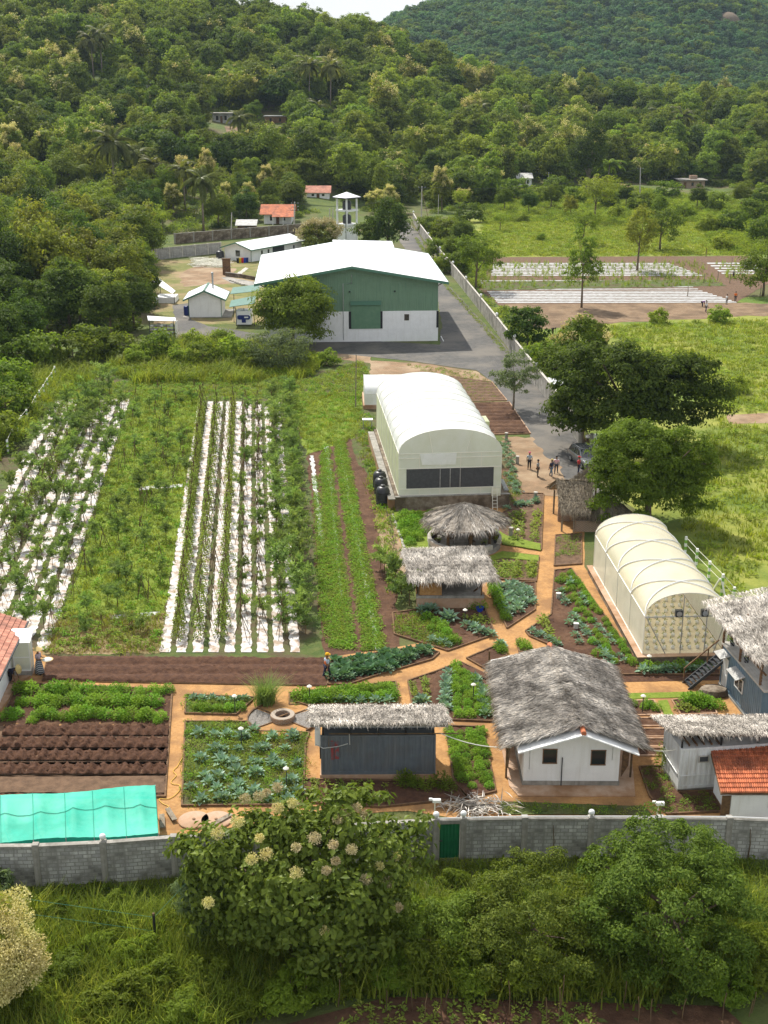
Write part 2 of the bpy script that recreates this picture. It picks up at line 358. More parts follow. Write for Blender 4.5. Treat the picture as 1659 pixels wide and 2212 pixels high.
def crown_geo(seed, rad, zc, ncl, per, L, W, clr=.33, inner=.5, droop=.25, low=-.75, hang=False, top=0.):
    """leaf clumps over an uneven ellipsoid shell; clumps leave gaps and shade one another"""
    r = np.random.default_rng(seed); rx, ry, rz = rad
    d = rdir(ncl * 3, r); d = d[d[:, 2] > low][:ncl]; k = len(d)
    rr = inner + (1 - inner) * r.random(k) ** .6
    lob = 1 + .22 * np.sin(d[:, 0] * 3.1 + seed) + .16 * np.cos(d[:, 1] * 4.3 + seed * 2) + .1 * np.sin(d[:, 2] * 6 + seed)
    C = d * (rr * lob)[:, None] * [rx, ry, rz]
    if top: C[:, :2] *= (1 - top * np.clip(C[:, 2:3] / rz * .5 + .5, 0, 1))
    C[:, 2] += zc
    cr = clr * (rx + ry + rz) / 3 * (.6 + .8 * r.random(k))
    idx = np.repeat(np.arange(k), per); n = len(idx)
    e = rdir(n, r); e[:, 2] = np.where(e[:, 2] < -.2, -e[:, 2], e[:, 2])
    P = C[idx] + e * (cr[idx] * r.random(n) ** .45)[:, None] * [1, 1, .75]
    out = unit(e * .7 + d[idx] * .5 + [0, 0, .45] + r.normal(size=(n, 3)) * .35)
    A = unit(np.cross(out, r.normal(size=(n, 3)))); A[:, 2] -= droop if not hang else .9
    ll = L * (.65 + .7 * r.random(n)); v, f = leafgeo(P, A, out, ll, ll * W)
    return v, f, C, cr
def trunk_mk(seed, h, r0, C, name='trunk', nl=7, m='bark', parent=None, lean=.04):
    r = random.Random(seed); b = B(); pts = [Vector((r.uniform(-lean, lean) * h * t, r.uniform(-lean, lean) * h * t, h * t)) for t in (0, .3, .6, 1)]
    b.tube(pts, [r0 * 1.25, r0, r0 * .8, r0 * .5], 7)
    if len(C):
        for i in r.sample(range(len(C)), min(nl, len(C))):
            c = Vector(C[i]); s = pts[0].lerp(pts[3], r.uniform(.45, .95)); mid = s.lerp(c, .5) + Vector((0, 0, r.uniform(-.05, .1) * h))
            b.tube([s, mid, c], [r0 * .42, r0 * .28, r0 * .1], 5)
    return b.mk(name, m, parent, smooth=True)
TREE = {}
def tree_proto(key, name, lab, leaf, rad, zc, ncl, per, L, W, r0=.2, blossom=None, nb=0, bark='bark', **kw):
    """one tree: Empty > trunk, crown (, blossom); kept out of the way as the source of copies until placed"""
    v, f, C, cr = crown_geo(abs(hash_(key)), rad, zc, ncl, per, L, W, **kw)
    t = thing(name, lab, 'tree'); trunk_mk(hash_(key), zc, r0, C, parent=t, m=bark)
    obj('crown', mesh_np(name + '_crown', v, f, [leaf]), t)
    if nb:
        bv, bf = blossom_geo(hash_(key), C, cr, rad, zc, nb, L)
        obj('blossom', mesh_np(name + '_blossom', bv, bf, [blossom]), t)
    TREE[key] = t; t['_new'] = 1
    return t
def hash_(s): return sum(ord(c) * (i + 3) for i, c in enumerate(s)) % 9973
def blossom_geo(seed, C, cr, rad, zc, nb, L, per=90, size=.5):
    r = np.random.default_rng(seed + 5); sc = C[:, 2] - zc; o = np.argsort(-sc)[:max(nb, len(sc) // 2)]; o = r.permutation(o)[:nb]
    P = []
    for i in o:
        c = C[i] + unit((C[i] - [0, 0, zc])[None])[0] * cr[i] * .75; k = per
        g = r.normal(size=(k, 3)) * [.5, .5, .55] * cr[i] * size; P.append(c + g)
    P = np.concatenate(P); n = len(P); A = rdir(n, r); A[:, 2] = abs(A[:, 2]) * .8 + .1
    return leafgeo(P, A, rdir(n, r), L * .75, L * .5)
def plant(key, x, y, sc=1., rz=None, label=None, group=None, z=None, name=None):
    t = TREE[key]; z = tz(x, y) if z is None else z; rz = random.uniform(0, 6.28) if rz is None else rz
    if t.get('_new'):
        t['_new'] = 0; t.location = (x, y, z); t.rotation_euler = (0, 0, rz); t.scale = (sc, sc, sc) if not isinstance(sc, tuple) else sc
        if label: t['label'] = label
        if group: t['group'] = group
        return t
    return dup(t, (x, y, z), rz, sc, label, group)
# ---- stuff: many copies of small meshes on points
def scatter(name, metas, pts, sc, rz, idx, label=None, cat=None):
    me = bpy.data.meshes.new(name); me.from_pydata([tuple(p) for p in pts], [], [])
    for an, tp, vals in (('sc', 'FLOAT', sc), ('rz', 'FLOAT', rz), ('ix', 'INT', idx)):
        at = me.attributes.new(an, tp, 'POINT'); at.data.foreach_set('value', np.asarray(vals, np.int32 if tp == 'INT' else np.float32))
    o = bpy.data.objects.new(name, me); COL.objects.link(o); o['kind'] = 'stuff'
    tag(o, label, cat)
    src = bpy.data.collections.new(name + '_source')
    for k, q in enumerate(metas): src.objects.link(bpy.data.objects.new('%s_%02d' % (name, k), q))
    ng = bpy.data.node_groups.new(name, 'GeometryNodeTree')
    ng.interface.new_socket('Geometry', in_out='INPUT', socket_type='NodeSocketGeometry'); ng.interface.new_socket('Geometry', in_out='OUTPUT', socket_type='NodeSocketGeometry')
    n = ng.nodes; L = ng.links.new; gi = n.new('NodeGroupInput'); go = n.new('NodeGroupOutput')
    ip = n.new('GeometryNodeInstanceOnPoints'); ci = n.new('GeometryNodeCollectionInfo'); ci.inputs['Collection'].default_value = src
    ci.inputs['Separate Children'].default_value = True; ci.inputs['Reset Children'].default_value = True
    def na(nm, tp):
        a = n.new('GeometryNodeInputNamedAttribute'); a.data_type = tp; a.inputs['Name'].default_value = nm; return a.outputs[0]
    cx = n.new('ShaderNodeCombineXYZ'); L(na('rz', 'FLOAT'), cx.inputs[2]); e2r = n.new('FunctionNodeEulerToRotation'); L(cx.outputs[0], e2r.inputs[0])
    L(gi.outputs[0], ip.inputs['Points']); L(ci.outputs[0], ip.inputs['Instance']); ip.inputs['Pick Instance'].default_value = True
    L(na('ix', 'INT'), ip.inputs['Instance Index']); L(e2r.outputs[0], ip.inputs['Rotation']); L(na('sc', 'FLOAT'), ip.inputs['Scale'])
    L(ip.outputs[0], go.inputs[0]); md = o.modifiers.new('points', 'NODES'); md.node_group = ng
    return o
def tuft_mesh(name, m, n=26, h=.6, w=.03, spread=.18, lean=.5, seg=3, seed=1):
    r = np.random.default_rng(seed); vs = []; fs = []
    for i in range(n):
        a = r.random() * 6.28; d = np.array([math.cos(a), math.sin(a), 0]); s_ = np.array([-d[1], d[0], 0]); p0 = np.array([*(r.normal(size=2) * spread), 0]); hh = h * (.5 + .7 * r.random()); le = lean * (.3 + r.random()) * hh
        o = len(vs)
        for j in range(seg + 1):
            t = j / seg; c = p0 + d * le * t * t + np.array([0, 0, hh * (t - .25 * t * t * le / hh)]); ww = w * (1 - t * .9) / 2
            vs += [c - s_ * ww, c + s_ * ww]
        for j in range(seg): fs.append((o + 2 * j, o + 2 * j + 1, o + 2 * j + 3, o + 2 * j + 2))
    return mesh_np(name, np.array(vs), np.array(fs), [m])
def weed_mesh(name, m, n=60, rad=.25, h=.3, L=.12, W=.6, seed=1):
    r = np.random.default_rng(seed); e = rdir(n, r); e[:, 2] = abs(e[:, 2]); P = e * (r.random(n) ** .4)[:, None] * [rad, rad, h]
    A = unit(e + r.normal(size=(n, 3)) * .5); A[:, 2] = abs(A[:, 2]) * .5; v, f = leafgeo(P, A, unit(e + [0, 0, 1.]), L * (.6 + .8 * r.random(n)), L * W)
    return mesh_np(name, v, f, [m])
def pts_in(poly, step, jit=.45, seed=3, terr=False, z=0., test=None):
    """jittered grid of ground points whose picture positions fall in poly"""
    r = np.random.default_rng(seed); w = np.array([(GT(*p) if terr else G(*p))[:2] for p in poly]); lo = w.min(0); hi = w.max(0)
    X, Y = np.meshgrid(np.arange(lo[0], hi[0], step), np.arange(lo[1], hi[1], step)); X = X.ravel() + r.uniform(-jit, jit, X.size) * step; Y = Y.ravel() + r.uniform(-jit, jit, Y.size) * step
    m = inpoly(X, Y, [tuple(q) for q in w]); X = X[m]; Y = Y[m]
    Z = terrain(X, Y) if terr else np.full(X.size, z)
    return np.stack([X, Y, Z], 1)
# ---- level sheets and beds
def rough_poly(pts, amp, step=1.2, seed=0):
    r = random.Random(seed); out = []
    for i in range(len(pts)):
        a = Vector(pts[i][:2]); b = Vector(pts[(i + 1) % len(pts)][:2]); n = max(1, int((b - a).length / step)); t = b - a; nn = Vector((-t.y, t.x)).normalized() if t.length else Vector((0, 0))
        for k in range(n):
            p = a.lerp(b, k / n); out.append(p + nn * (r.uniform(-amp, amp) if k else r.uniform(-amp, amp) * .3))
    return out
def sheet(name, poly, z, m, amp=0., step=1.2, thick=0., label=None, kind='structure'):
    """poly in picture units on the level ground"""
    w = [G(*p) for p in poly]; w = rough_poly(w, amp, step, hash_(name) + len(poly) + int(poly[0][0])) if amp else [p.to_2d() for p in w]
    b = B()
    if thick: b.prism([tuple(p) for p in w], z - thick, z)
    else: b.add([(p.x, p.y, z) for p in w], [tuple(range(len(w)))])
    bm = bmesh.new(); o = b.mk(name, m); bm.from_mesh(o.data); bmesh.ops.recalc_face_normals(bm, faces=bm.faces)
    if not thick:
        for f in bm.faces:
            if f.normal.z < 0: f.normal_flip()
    bm.to_mesh(o.data); bm.free(); o['kind'] = kind
    if label: o['label'] = label
    return o
def edging(poly, parent=None, m='timber', w=.09, z0=.0, z1=.13, closed=True, name='edging'):
    b = B(); ps = [G(*p) for p in poly]
    for i in range(len(ps) if closed else len(ps) - 1):
        a = ps[i]; c = ps[(i + 1) % len(ps)]; d = (c - a).normalized() * (.004 * (i % 3))
        b.beam(a - d + Vector((0, 0, (z0 + z1) / 2 + .002 * (i % 2))), c + d + Vector((0, 0, (z0 + z1) / 2 + .002 * (i % 2))), w, z1 - z0)
    return b.mk(name, m, parent)
def bed(name, poly, m='soil', z=.07, amp=.03, edge=True, bump=.05, ridges=0, rdir_=None, rh=.14, res=.16, em='timber', lab=None, ez=.14):
    """a planted bed: soil with real relief inside its outline, plus its edging as a part"""
    w = [G(*p) for p in poly]; P = [tuple(p[:2]) for p in w]; xs = [p[0] for p in P]; ys = [p[1] for p in P]
    bm = bmesh.new(); vs = [bm.verts.new((*p, z)) for p in P]; bm.faces.new(vs); bmesh.ops.triangulate(bm, faces=bm.faces)
    def cut(axis, lo, hi):
        n = int((hi - lo) / res)
        for i in range(1, n + 1):
            c = [0, 0, 0]; c[axis] = lo + i * res; nn = [0, 0, 0]; nn[axis] = 1
            bmesh.ops.bisect_plane(bm, geom=bm.verts[:] + bm.edges[:] + bm.faces[:], plane_co=c, plane_no=nn)
    cut(0, min(xs), max(xs)); cut(1, min(ys), max(ys))
    r = random.Random(hash_(name) + int(xs[0] * 10)); bord = {v for e in bm.edges if e.is_boundary for v in e.verts}
    for v in bm.verts:
        if v in bord: continue
        hgt = r.uniform(-1, 1) * bump
        if ridges:
            u = v.co.x * rdir_[0] + v.co.y * rdir_[1]; hgt += rh * (abs(math.sin(u * math.pi / ridges + rdir_[2])) ** .7) - rh * .4
        v.co.z += hgt
    bmesh.ops.recalc_face_normals(bm, faces=bm.faces)
    if sum(f.normal.z for f in bm.faces) < 0: bmesh.ops.reverse_faces(bm, faces=bm.faces)
    me = bpy.data.meshes.new(name); bm.to_mesh(me); bm.free(); me.materials.append(MATS[m]); me.shade_smooth()
    o = obj(name, me); o['kind'] = 'structure'
    if lab: o['label'] = lab
    if edge: edging(poly, o, em, z1=ez)
    return o
# ------------------------------------------------------------------ the ground and what is laid on it
ys = np.concatenate([np.linspace(20, 300, 15), np.linspace(308, 720, 56), np.linspace(740, 2400, 60)]); us = np.linspace(-1, 1, 121)
X = np.outer(ys * .62 + 60, us); Y = np.repeat(ys[:, None], 121, 1); Z = terrain(X, Y); Z_GROUND = Z; HAZE = .00006
v = np.stack([X, Y, Z], 2).reshape(-1, 3); i = np.arange(len(ys) - 1)[:, None] * 121 + np.arange(120)[None]; i = i.ravel()
me = mesh_np('ground', v, np.stack([i, i + 1, i + 122, i + 121], 1), ['ground']); me.shade_smooth(); struct(obj('ground', me))
sheet('meadow', [(1110, 655), (1659, 640), (1800, 640), (2100, 1330), (1560, 1330), (1290, 1010), (1230, 860)], .015, 'meadow', .5, 3)
sheet('far_meadow', [(1010, 470), (1250, 462), (1659, 470), (1800, 480), (1800, 560), (1620, 556), (1040, 557)], .015, 'meadow', .8, 4)
sheet('foreground_grass', [(-200, 1880), (380, 1885), (945, 1850), (1900, 1850), (1900, 2300), (-200, 2300)], .01, 'ground', .1, 2)
sheet('yard', [(330, 560), (560, 565), (580, 700), (330, 700)], .012, 'dry_grass', .5, 2)
sheet('bare_yard', [(385, 592), (420, 575), (510, 580), (500, 612), (400, 620)], .022, 'dirt', .6, 1.5)
sheet('grass_field', [(120, 800), (300, 790), (640, 765), (800, 775), (830, 1110), (850, 1330), (800, 1430), (100, 1430), (-150, 1430), (-60, 960)], .012, 'weeds', .4, 2)
sheet('grass_strip', [(620, 850), (780, 850), (770, 945), (660, 985)], .02, 'lawn', .3, 1)
sheet('crop_grass', [(292, 835), (440, 850), (345, 1412), (110, 1412)], .02, 'lawn', .3, 1)
sheet('straw_ground', [(120, 1330), (355, 1325), (345, 1412), (92, 1415)], .03, 'dry_grass', .25, .8)
road = [(878, 478), (902, 500), (945, 590), (1110, 768), (1165, 830), (1240, 945), (1290, 1000), (1300, 1070), (1255, 1075), (1130, 1065), (1145, 940), (1070, 830), (1030, 800), (900, 782), (665, 757), (650, 728), (950, 745), (955, 700), (944, 640), (880, 545), (862, 520), (868, 478)]
sheet('road', road, .03, 'asphalt', .12, 1.5)
sheet('driveway', [(372, 660), (408, 655), (412, 690), (450, 705), (500, 712), (560, 722), (640, 728), (660, 757), (560, 738), (470, 728), (385, 724)], .03, 'asphalt', .15, 1)
sheet('sandy_verge', [(383, 724), (470, 728), (560, 738), (520, 742), (384, 733)], .026, 'dirt', .2, 1)
sheet('parking_ground', [(1083, 945), (1150, 945), (1180, 990), (1215, 1010), (1225, 1040), (1260, 1076), (1130, 1068), (1098, 985)], .042, 'dirt', .35, .8)
sheet('dirt_track', [(1345, 398), (1368, 404), (1381, 418), (1370, 428), (1340, 436), (1352, 428), (1364, 418), (1352, 408), (1335, 402)], .0, 'dirt') if False else None
sheet('verge_soil', [(665, 757), (800, 768), (805, 785), (720, 775)], .024, 'dirt', .3, 1)
sheet('red_earth', [(795, 780), (900, 784), (1028, 802), (1066, 826), (960, 830), (800, 820)], .026, 'dirt', .3, 1)
sheet('roadside_plot', [(1570, 896), (1659, 893), (1750, 890), (1750, 914), (1575, 916)], .03, 'dirt', .15, 1)
# right-hand fields
sheet('ploughed_strip', [(1045, 556), (1620, 553), (1600, 566), (1050, 568)], .03, 'soil_grey', .2, 2)
sheet('far_soil', [(1060, 566), (1620, 562), (1680, 600), (1590, 655), (1080, 662), (1035, 625)], .028, 'soil_grey', .3, 2)
sheet('bare_field', [(1090, 658), (1560, 655), (1720, 655), (1700, 680), (1450, 690), (1290, 700), (1160, 712)], .032, 'far_dirt', .8, 2)
# the garden: one sheet of orange bark mulch, beds laid on it
sheet('garden_path', [(1128, 1066), (1262, 1072), (1262, 1225), (1400, 1440), (1600, 1440), (1700, 1560), (1700, 1780), (1000, 1772), (880, 1752), (640, 1765), (430, 1800), (-120, 1830), (-60, 1400), (80, 1400), (120, 1421), (700, 1421), (850, 1400), (1000, 1370), (820, 1180), (880, 1100), (1010, 1085)], .02, 'mulch', .05, 1)
VP = (-.0945, .9955)                              # direction of the crop rows
bed('soil_bed', [(103, 1421), (705, 1427), (705, 1483), (92, 1472)], 'soil_dark', .125, ridges=1.32, rdir_=(0, 1, .55), rh=.2, ez=.1)
bed('soil_bed', [(39, 1478), (372, 1492), (357, 1724), (-60, 1722), (-20, 1600)], 'soil', .06, ridges=0); sheet('wet_furrow', [(-10, 1572), (366, 1572), (358, 1680), (-40, 1682)], .118, 'soil_grey', .03, .4)
for k, yy in enumerate((1584, 1611, 1638, 1668)):
    o = bed('mud_ridge', [(10 - k * 9, yy - 10), (366 - k * 1.4, yy - 10), (364 - k * 1.4, yy + 10), (4 - k * 9, yy + 10)], 'soil_dark', .2, edge=False, bump=.1, ridges=.62, rdir_=(1, 0, k), rh=.26, res=.1)
sheet('wet_furrow', [(-20, 1622), (366, 1620), (366, 1627), (-22, 1628)], .118, 'soil_grey', .03, .4); sheet('wet_furrow', [(-30, 1651), (364, 1649), (362, 1657), (-30, 1659)], .118, 'slab', .03, .4)
sheet('wet_furrow', [(-40, 1680), (358, 1678), (356, 1716), (-40, 1716)], .118, 'soil_grey', .05, .5)
bed('soil_bed', [(402, 1503), (552, 1509), (510, 1546), (400, 1543)], 'weeds')
bed('soil_bed', [(400, 1561), (533, 1561), (560, 1582), (668, 1585), (660, 1606), (655, 1741), (393, 1743)], 'weeds')
bed('soil_bed', [(625, 1499), (855, 1475), (861, 1521), (625, 1525)], 'weeds')
bed('soil_bed', [(708, 1480), (710, 1430), (840, 1408), (912, 1399), (949, 1412), (934, 1426), (803, 1464), (752, 1481)], 'soil')
bed('soil_bed', [(881, 1473), (949, 1450), (994, 1432), (1058, 1463), (1076, 1521), (1065, 1561), (967, 1557), (890, 1523)], 'soil')
bed('soil_bed', [(1008, 1424), (1087, 1390), (1094, 1419), (1062, 1432), (1062, 1455)], 'soil')
bed('soil_bed', [(963, 1570), (1043, 1573), (1071, 1712), (1010, 1727), (980, 1690)], 'soil_dark')
bed('soil_bed', [(656, 1686), (978, 1690), (1010, 1727), (821, 1746), (654, 1735)], 'soil_dark')
bed('soil_bed', [(1083, 1015), (1106, 1015), (1129, 1067), (1174, 1068), (1169, 1190), (1086, 1177), (1070, 1147), (1087, 1108), (1098, 1104)], 'soil_grey')
bed('soil_bed', [(1058, 1205), (1086, 1194), (1164, 1203), (1158, 1258), (1076, 1253)], 'soil_grey')
bed('soil_bed', [(1053, 1263), (1156, 1260), (1156, 1319), (1095, 1359)], 'soil')
bed('soil_bed', [(901, 1319), (1047, 1316), (1070, 1372), (967, 1408), (852, 1372), (848, 1326)], 'soil')
bed('soil_bed', [(1198, 1234), (1234, 1230), (1375, 1429), (1375, 1449), (1555, 1449), (1555, 1460), (1309, 1459), (1219, 1409), (1143, 1376), (1135, 1365), (1190, 1330)], 'soil')
bed('soil_bed', [(1200, 1158), (1256, 1154), (1256, 1220), (1197, 1224)], 'soil_grey')
bed('soil_bed', [(1356, 1516), (1412, 1514), (1431, 1545), (1369, 1547)], 'soil', em='slab', ez=.1)
bed('soil_bed', [(1451, 1514), (1537, 1503), (1548, 1543), (1470, 1545)], 'soil', em='slab', ez=.1)
for yy in (1553, 1576, 1597, 1617): bed('soil_bed', [(1378, yy), (1439, yy), (1440, yy + 17), (1380, yy + 17)], 'soil', em='slab', ez=.1)
bed('soil_bed', [(1381, 1659), (1440, 1657), (1466, 1713), (1537, 1711), (1563, 1755), (1440, 1761), (1403, 1722)], 'soil')
bed('soil_bed', [(1081, 1733), (1392, 1744), (1410, 1763), (1076, 1761)], 'weeds', edge=False)
bed('soil_bed', [(1115, 1383), (1155, 1407), (1122, 1412)], 'soil')
sheet('lawn', [(850, 1106), (960, 1104), (924, 1188), (871, 1188)], .05, 'lawn', .1, .6); sheet('lawn', [(1070, 1145), (1085, 1178), (1168, 1192), (1168, 1178), (1095, 1160)], .15, 'lawn', .05, .5, .08)
sheet('lawn', [(1058, 1205), (1086, 1194), (1164, 1203), (1163, 1215), (1085, 1208), (1060, 1214)], .15, 'lawn', .05, .5, .08)
sheet('lawn', [(1351, 1499), (1518, 1495), (1518, 1507), (1353, 1511)], .05, 'lawn', .03, .5); sheet('lawn', [(1421, 1515), (1441, 1513), (1456, 1547), (1435, 1547)], .05, 'lawn', .03, .5)
sheet('irrigation_ditch', [(1340, 1458), (1560, 1455), (1560, 1470), (1342, 1474)], .035, 'soil_dark', .05, .5)
sheet('irrigation_ditch', [(994, 1436), (1062, 1464), (1064, 1476), (992, 1446)], .155, 'soil_dark', .04, .5)
# seed plots behind the tunnel
bed('seed_plot', [(960, 812), (1062, 826), (1095, 866), (985, 868)], 'soil_grey', .05, ridges=1.5, rdir_=(0, 1, 0), rh=.22, res=.3, em='slab')
bed('seed_plot', [(990, 872), (1100, 870), (1146, 938), (1060, 940)], 'soil', .05, ridges=1.5, rdir_=(0, 1, 0), rh=.3, res=.3, em='slab')
# bottom plot
bed('stick_plot', [(840, 2155), (1560, 2175), (1700, 2300), (300, 2300)], 'soil', .05, edge=False)
# crop fields: rows of white plastic mulch
def lerp(a, b, t): return a + (b - a) * t
def strip(a0, a1, b0, b1, z, m, amp, label, group, name='mulch_sheet'):
    o = sheet(name, [a0, a1, b1, b0], z, m, amp, .35, kind='thing'); del o['kind']; return tag(o, label, 'plastic sheet', group)
for k in range(9):
    t0 = k / 9; t1 = (k + .62) / 9
    strip((lerp(345, 662, t0), 1410), (lerp(345, 662, t1), 1410), (lerp(428, 612, t0), 868), (lerp(428, 612, t1), 868), .045, 'plastic', .075, 'long white plastic mulch sheet between rows of stakes in the middle of the crop field', 'white sheets of the middle crop rows')
for k in range(7):
    t0 = k / 7; t1 = (k + .66) / 7
    strip((lerp(-170, 118, t0), 1405), (lerp(-170, 118, t1), 1405), (lerp(120, 288, t0), 862), (lerp(120, 288, t1), 862), .04, 'plastic', .09, 'long white plastic mulch sheet under the leafy plants on the left of the field', 'white sheets of the left crop rows')
for (a, b, c, d) in (((692, 1180), (700, 1180), (669, 985), (677, 985)), ((735, 1290), (741, 1290), (701, 965), (709, 965)), ((812, 1405), (822, 1405), (727, 950), (735, 950))):
    strip(a, b, c, d, .05, 'plastic_clean', .1, 'narrow torn white plastic strip along the low green crop rows', 'torn white strips of the low crop rows')
strip((230, 1338), (345, 1330), (236, 1330), (345, 1322), .05, 'plastic_clean', .06, 'short white plastic sheet lying across the foot of the grassy crop plot', None)
strip((300, 1060), (395, 1052), (303, 1052), (396, 1046), .05, 'plastic_clean', .08, 'short white plastic sheet lying across the middle of the grassy crop plot', None)
for k in range(13):                               # far field, near part
    yy = 655 - k * 3.4 if k < 7 else 631 - (k - 7) * 4.6; x0 = 1075 - k * 3.2; x1 = 1592 - k * 10.5
    h = 2.0 if k < 7 else 1.5
    strip((x0, yy), (x1, yy - 1), (x0 - 1, yy - h), (x1 - 2, yy - 1 - h), .05, 'plastic_clean', .1, 'long white plastic mulch row in the near part of the far vegetable field', 'white rows of the far field, near part')
for k in range(9):
    yy = 596 - k * 3.2
    strip((1062, yy), (1520 - k * 9, yy), (1062, yy - 1.8), (1518 - k * 9, yy - 1.8), .05, 'plastic_clean', .12, 'long white plastic mulch row with young plants in the back part of the far field', 'white rows of the far field, back part')
for k in range(5):
    yy = 592 - k * 5.4
    strip((1560 - k * 8, yy), (1640, yy), (1558 - k * 8, yy - 2.4), (1640, yy - 2.4), .05, 'plastic_clean', .12, 'short white plastic mulch row right of the fence in the far field', 'white rows of the far right plot')
sheet('crop_strip', [(1045, 609), (1545, 604), (1570, 618), (1040, 628)], .06, 'weeds', .4, 1.5)
# brown furrows between the low green rows
for k, (a, b, c, d) in enumerate((((698, 1402), (716, 1402), (678, 985), (690, 985)), ((763, 1402), (788, 1402), (709, 965), (722, 965)), ((828, 1402), (860, 1402), (741, 945), (757, 945)))):
    sheet('furrow', [a, b, d, c], .03, 'soil', .08, .6)
sheet('furrow', [(700, 1425), (865, 1405), (840, 1100), (742, 950), (664, 985)], .018, 'soil', .2, 1)
sheet('dead_row_soil', [(810, 1110), (850, 1110), (880, 1240), (832, 1240)], .03, 'dirt', .1, .6)
sheet('crop_margin', [(95, 1414), (700, 1416), (706, 1425), (104, 1420)], .04, 'weeds', .1, .6)
# ------------------------------------------------------------------ trees: one of each kind, then copies
tree_proto('dark', 'broadleaf_tree', 'dense dark green broadleaf tree', 'leaf_dark', (4.2, 4.2, 3.6), 6., 150, 50, .44, .6, .25)
tree_proto('mid', 'broadleaf_tree', 'mid green broadleaf tree', 'leaf_mid', (4., 4., 3.8), 6., 140, 50, .42, .6, .22)
tree_proto('olive', 'broadleaf_tree', 'olive green broadleaf tree', 'leaf_olive', (3.6, 3.6, 4.2), 6.4, 110, 34, .5, .6, .2)
tree_proto('light', 'feathery_tree', 'light green airy tree', 'leaf_light', (3.6, 3.6, 3.2), 5.6, 80, 32, .4, .45, .18, clr=.28)
tree_proto('tall', 'tall_tree', 'tall narrow green tree', 'leaf_mid', (2.6, 2.6, 5.6), 8., 120, 30, .45, .6, .2, top=.35)
tree_proto('teak', 'flowering_tree', 'tree topped with cream blossom', 'leaf_olive', (3.2, 3.2, 4.6), 7., 110, 32, .55, .65, .2, blossom='blossom', nb=26)
tree_proto('teak2', 'flowering_tree', 'tree covered with tan blossom', 'leaf_olive', (3., 3., 4.), 6., 100, 30, .5, .65, .2, blossom='blossom', nb=40)
tree_proto('shrub', 'shrub', 'round green shrub', 'leaf_mid', (1.9, 1.9, 1.5), 1.4, 50, 34, .34, .55, .08)
tree_proto('shrub_l', 'shrub', 'light green shrub', 'leaf_light', (1.9, 1.9, 1.3), 1.2, 50, 34, .34, .5, .08)
for k in ('shrub', 'shrub_l'): TREE[k]['category'] = 'shrub'
def palm_proto(key, nf, fl, h, seed, leaf='leaf_palm'):
    r = random.Random(seed); t = thing('coconut_palm', 'tall coconut palm with drooping fronds', 'palm')
    lean = r.uniform(-.6, .6); tp = Vector((lean, r.uniform(-.5, .5), h))
    B().tube([(0, 0, 0), (lean * .3, 0, h * .4), tuple(tp * .75 + Vector((0, 0, h * .02))), tuple(tp)], [.24, .18, .15, .13], 7).mk('trunk', 'bark_pale', t, True)
    P = []; A = []; Nn = []; LL = []
    for i in range(nf):
        az = i * 2.4 + r.uniform(-.2, .2); el = R(r.choice([70, 50, 30, 10, -10, 40, 20])) + r.uniform(-.15, .15); d = Vector((math.cos(az), math.sin(az), 0)); L_ = fl * r.uniform(.8, 1.1)
        p = tp.copy(); e = el; st = 16
        for j in range(st):
            dv = d * math.cos(e) + Vector((0, 0, math.sin(e))); p2 = p + dv * L_ / st; sd_ = dv.cross(Vector((0, 0, 1))).normalized(); up = sd_.cross(dv)
            tt = (j + .5) / st; ll = fl * .2 * (1 - .75 * abs(tt - .4) ** 1.4) * 1.1
            P.append(p); A.append(dv); Nn.append(up); LL.append((L_ / st * 1.2, .09))
            for q in (0, .5):
                for sgn in (-1, 1):
                    P.append(p.lerp(p2, q)); A.append(sd_ * sgn * .8 + dv * .45 - Vector((0, 0, .45))); Nn.append(up); LL.append((ll, .24))
            p = p2; e -= .1
    LL = np.array(LL); v, f = leafgeo(np.array([tuple(p) for p in P]), np.array([tuple(p) for p in A]), np.array([tuple(p) for p in Nn]), LL[:, 0], LL[:, 1], .1)
    obj('fronds', mesh_np('palm_fronds', v, f, [leaf]), t); TREE[key] = t; t['_new'] = 1
palm_proto('palm', 26, 5., 11., 3); palm_proto('palm2', 22, 4.6, 9., 9); palm_proto('palm_y', 16, 4.4, 6., 5, 'leaf_light')
def banana_proto(key, seed=4):
    r = random.Random(seed); t = thing('banana_plant', 'banana plant with broad leaves', 'banana plant'); B().tube([(0, 0, 0), (.05, 0, 1.2), (.05, .05, 2.)], [.16, .12, .08], 7).mk('trunk', 'bark_pale', t, True)
    vs = []; fs = []
    for i in range(10):
        az = i * 2.4; d = np.array([math.cos(az), math.sin(az), 0]); s_ = np.array([-d[1], d[0], 0]); p = np.array([0, 0, 1.9]); e = R(r.uniform(35, 80)); o = len(vs); L_ = r.uniform(1.6, 2.4)
        for j in range(8):
            t_ = j / 7; ww = .32 * math.sin(math.pi * min(1, t_ * .93 + .07)) + .01; dr = np.array([0, 0, -.1]); vs += [p - s_ * ww + dr, p, p + s_ * ww + dr]; p = p + (d * math.cos(e) + np.array([0, 0, math.sin(e)])) * L_ / 7; e -= .26
        for j in range(7):
            for q in (0, 1): fs.append((o + 3 * j + q, o + 3 * j + q + 1, o + 3 * j + q + 4, o + 3 * j + q + 3))
    obj('leaves', mesh_np('banana_leaves', np.array(vs), np.array(fs), ['leaf_light']), t); TREE[key] = t; t['_new'] = 1
banana_proto('banana')
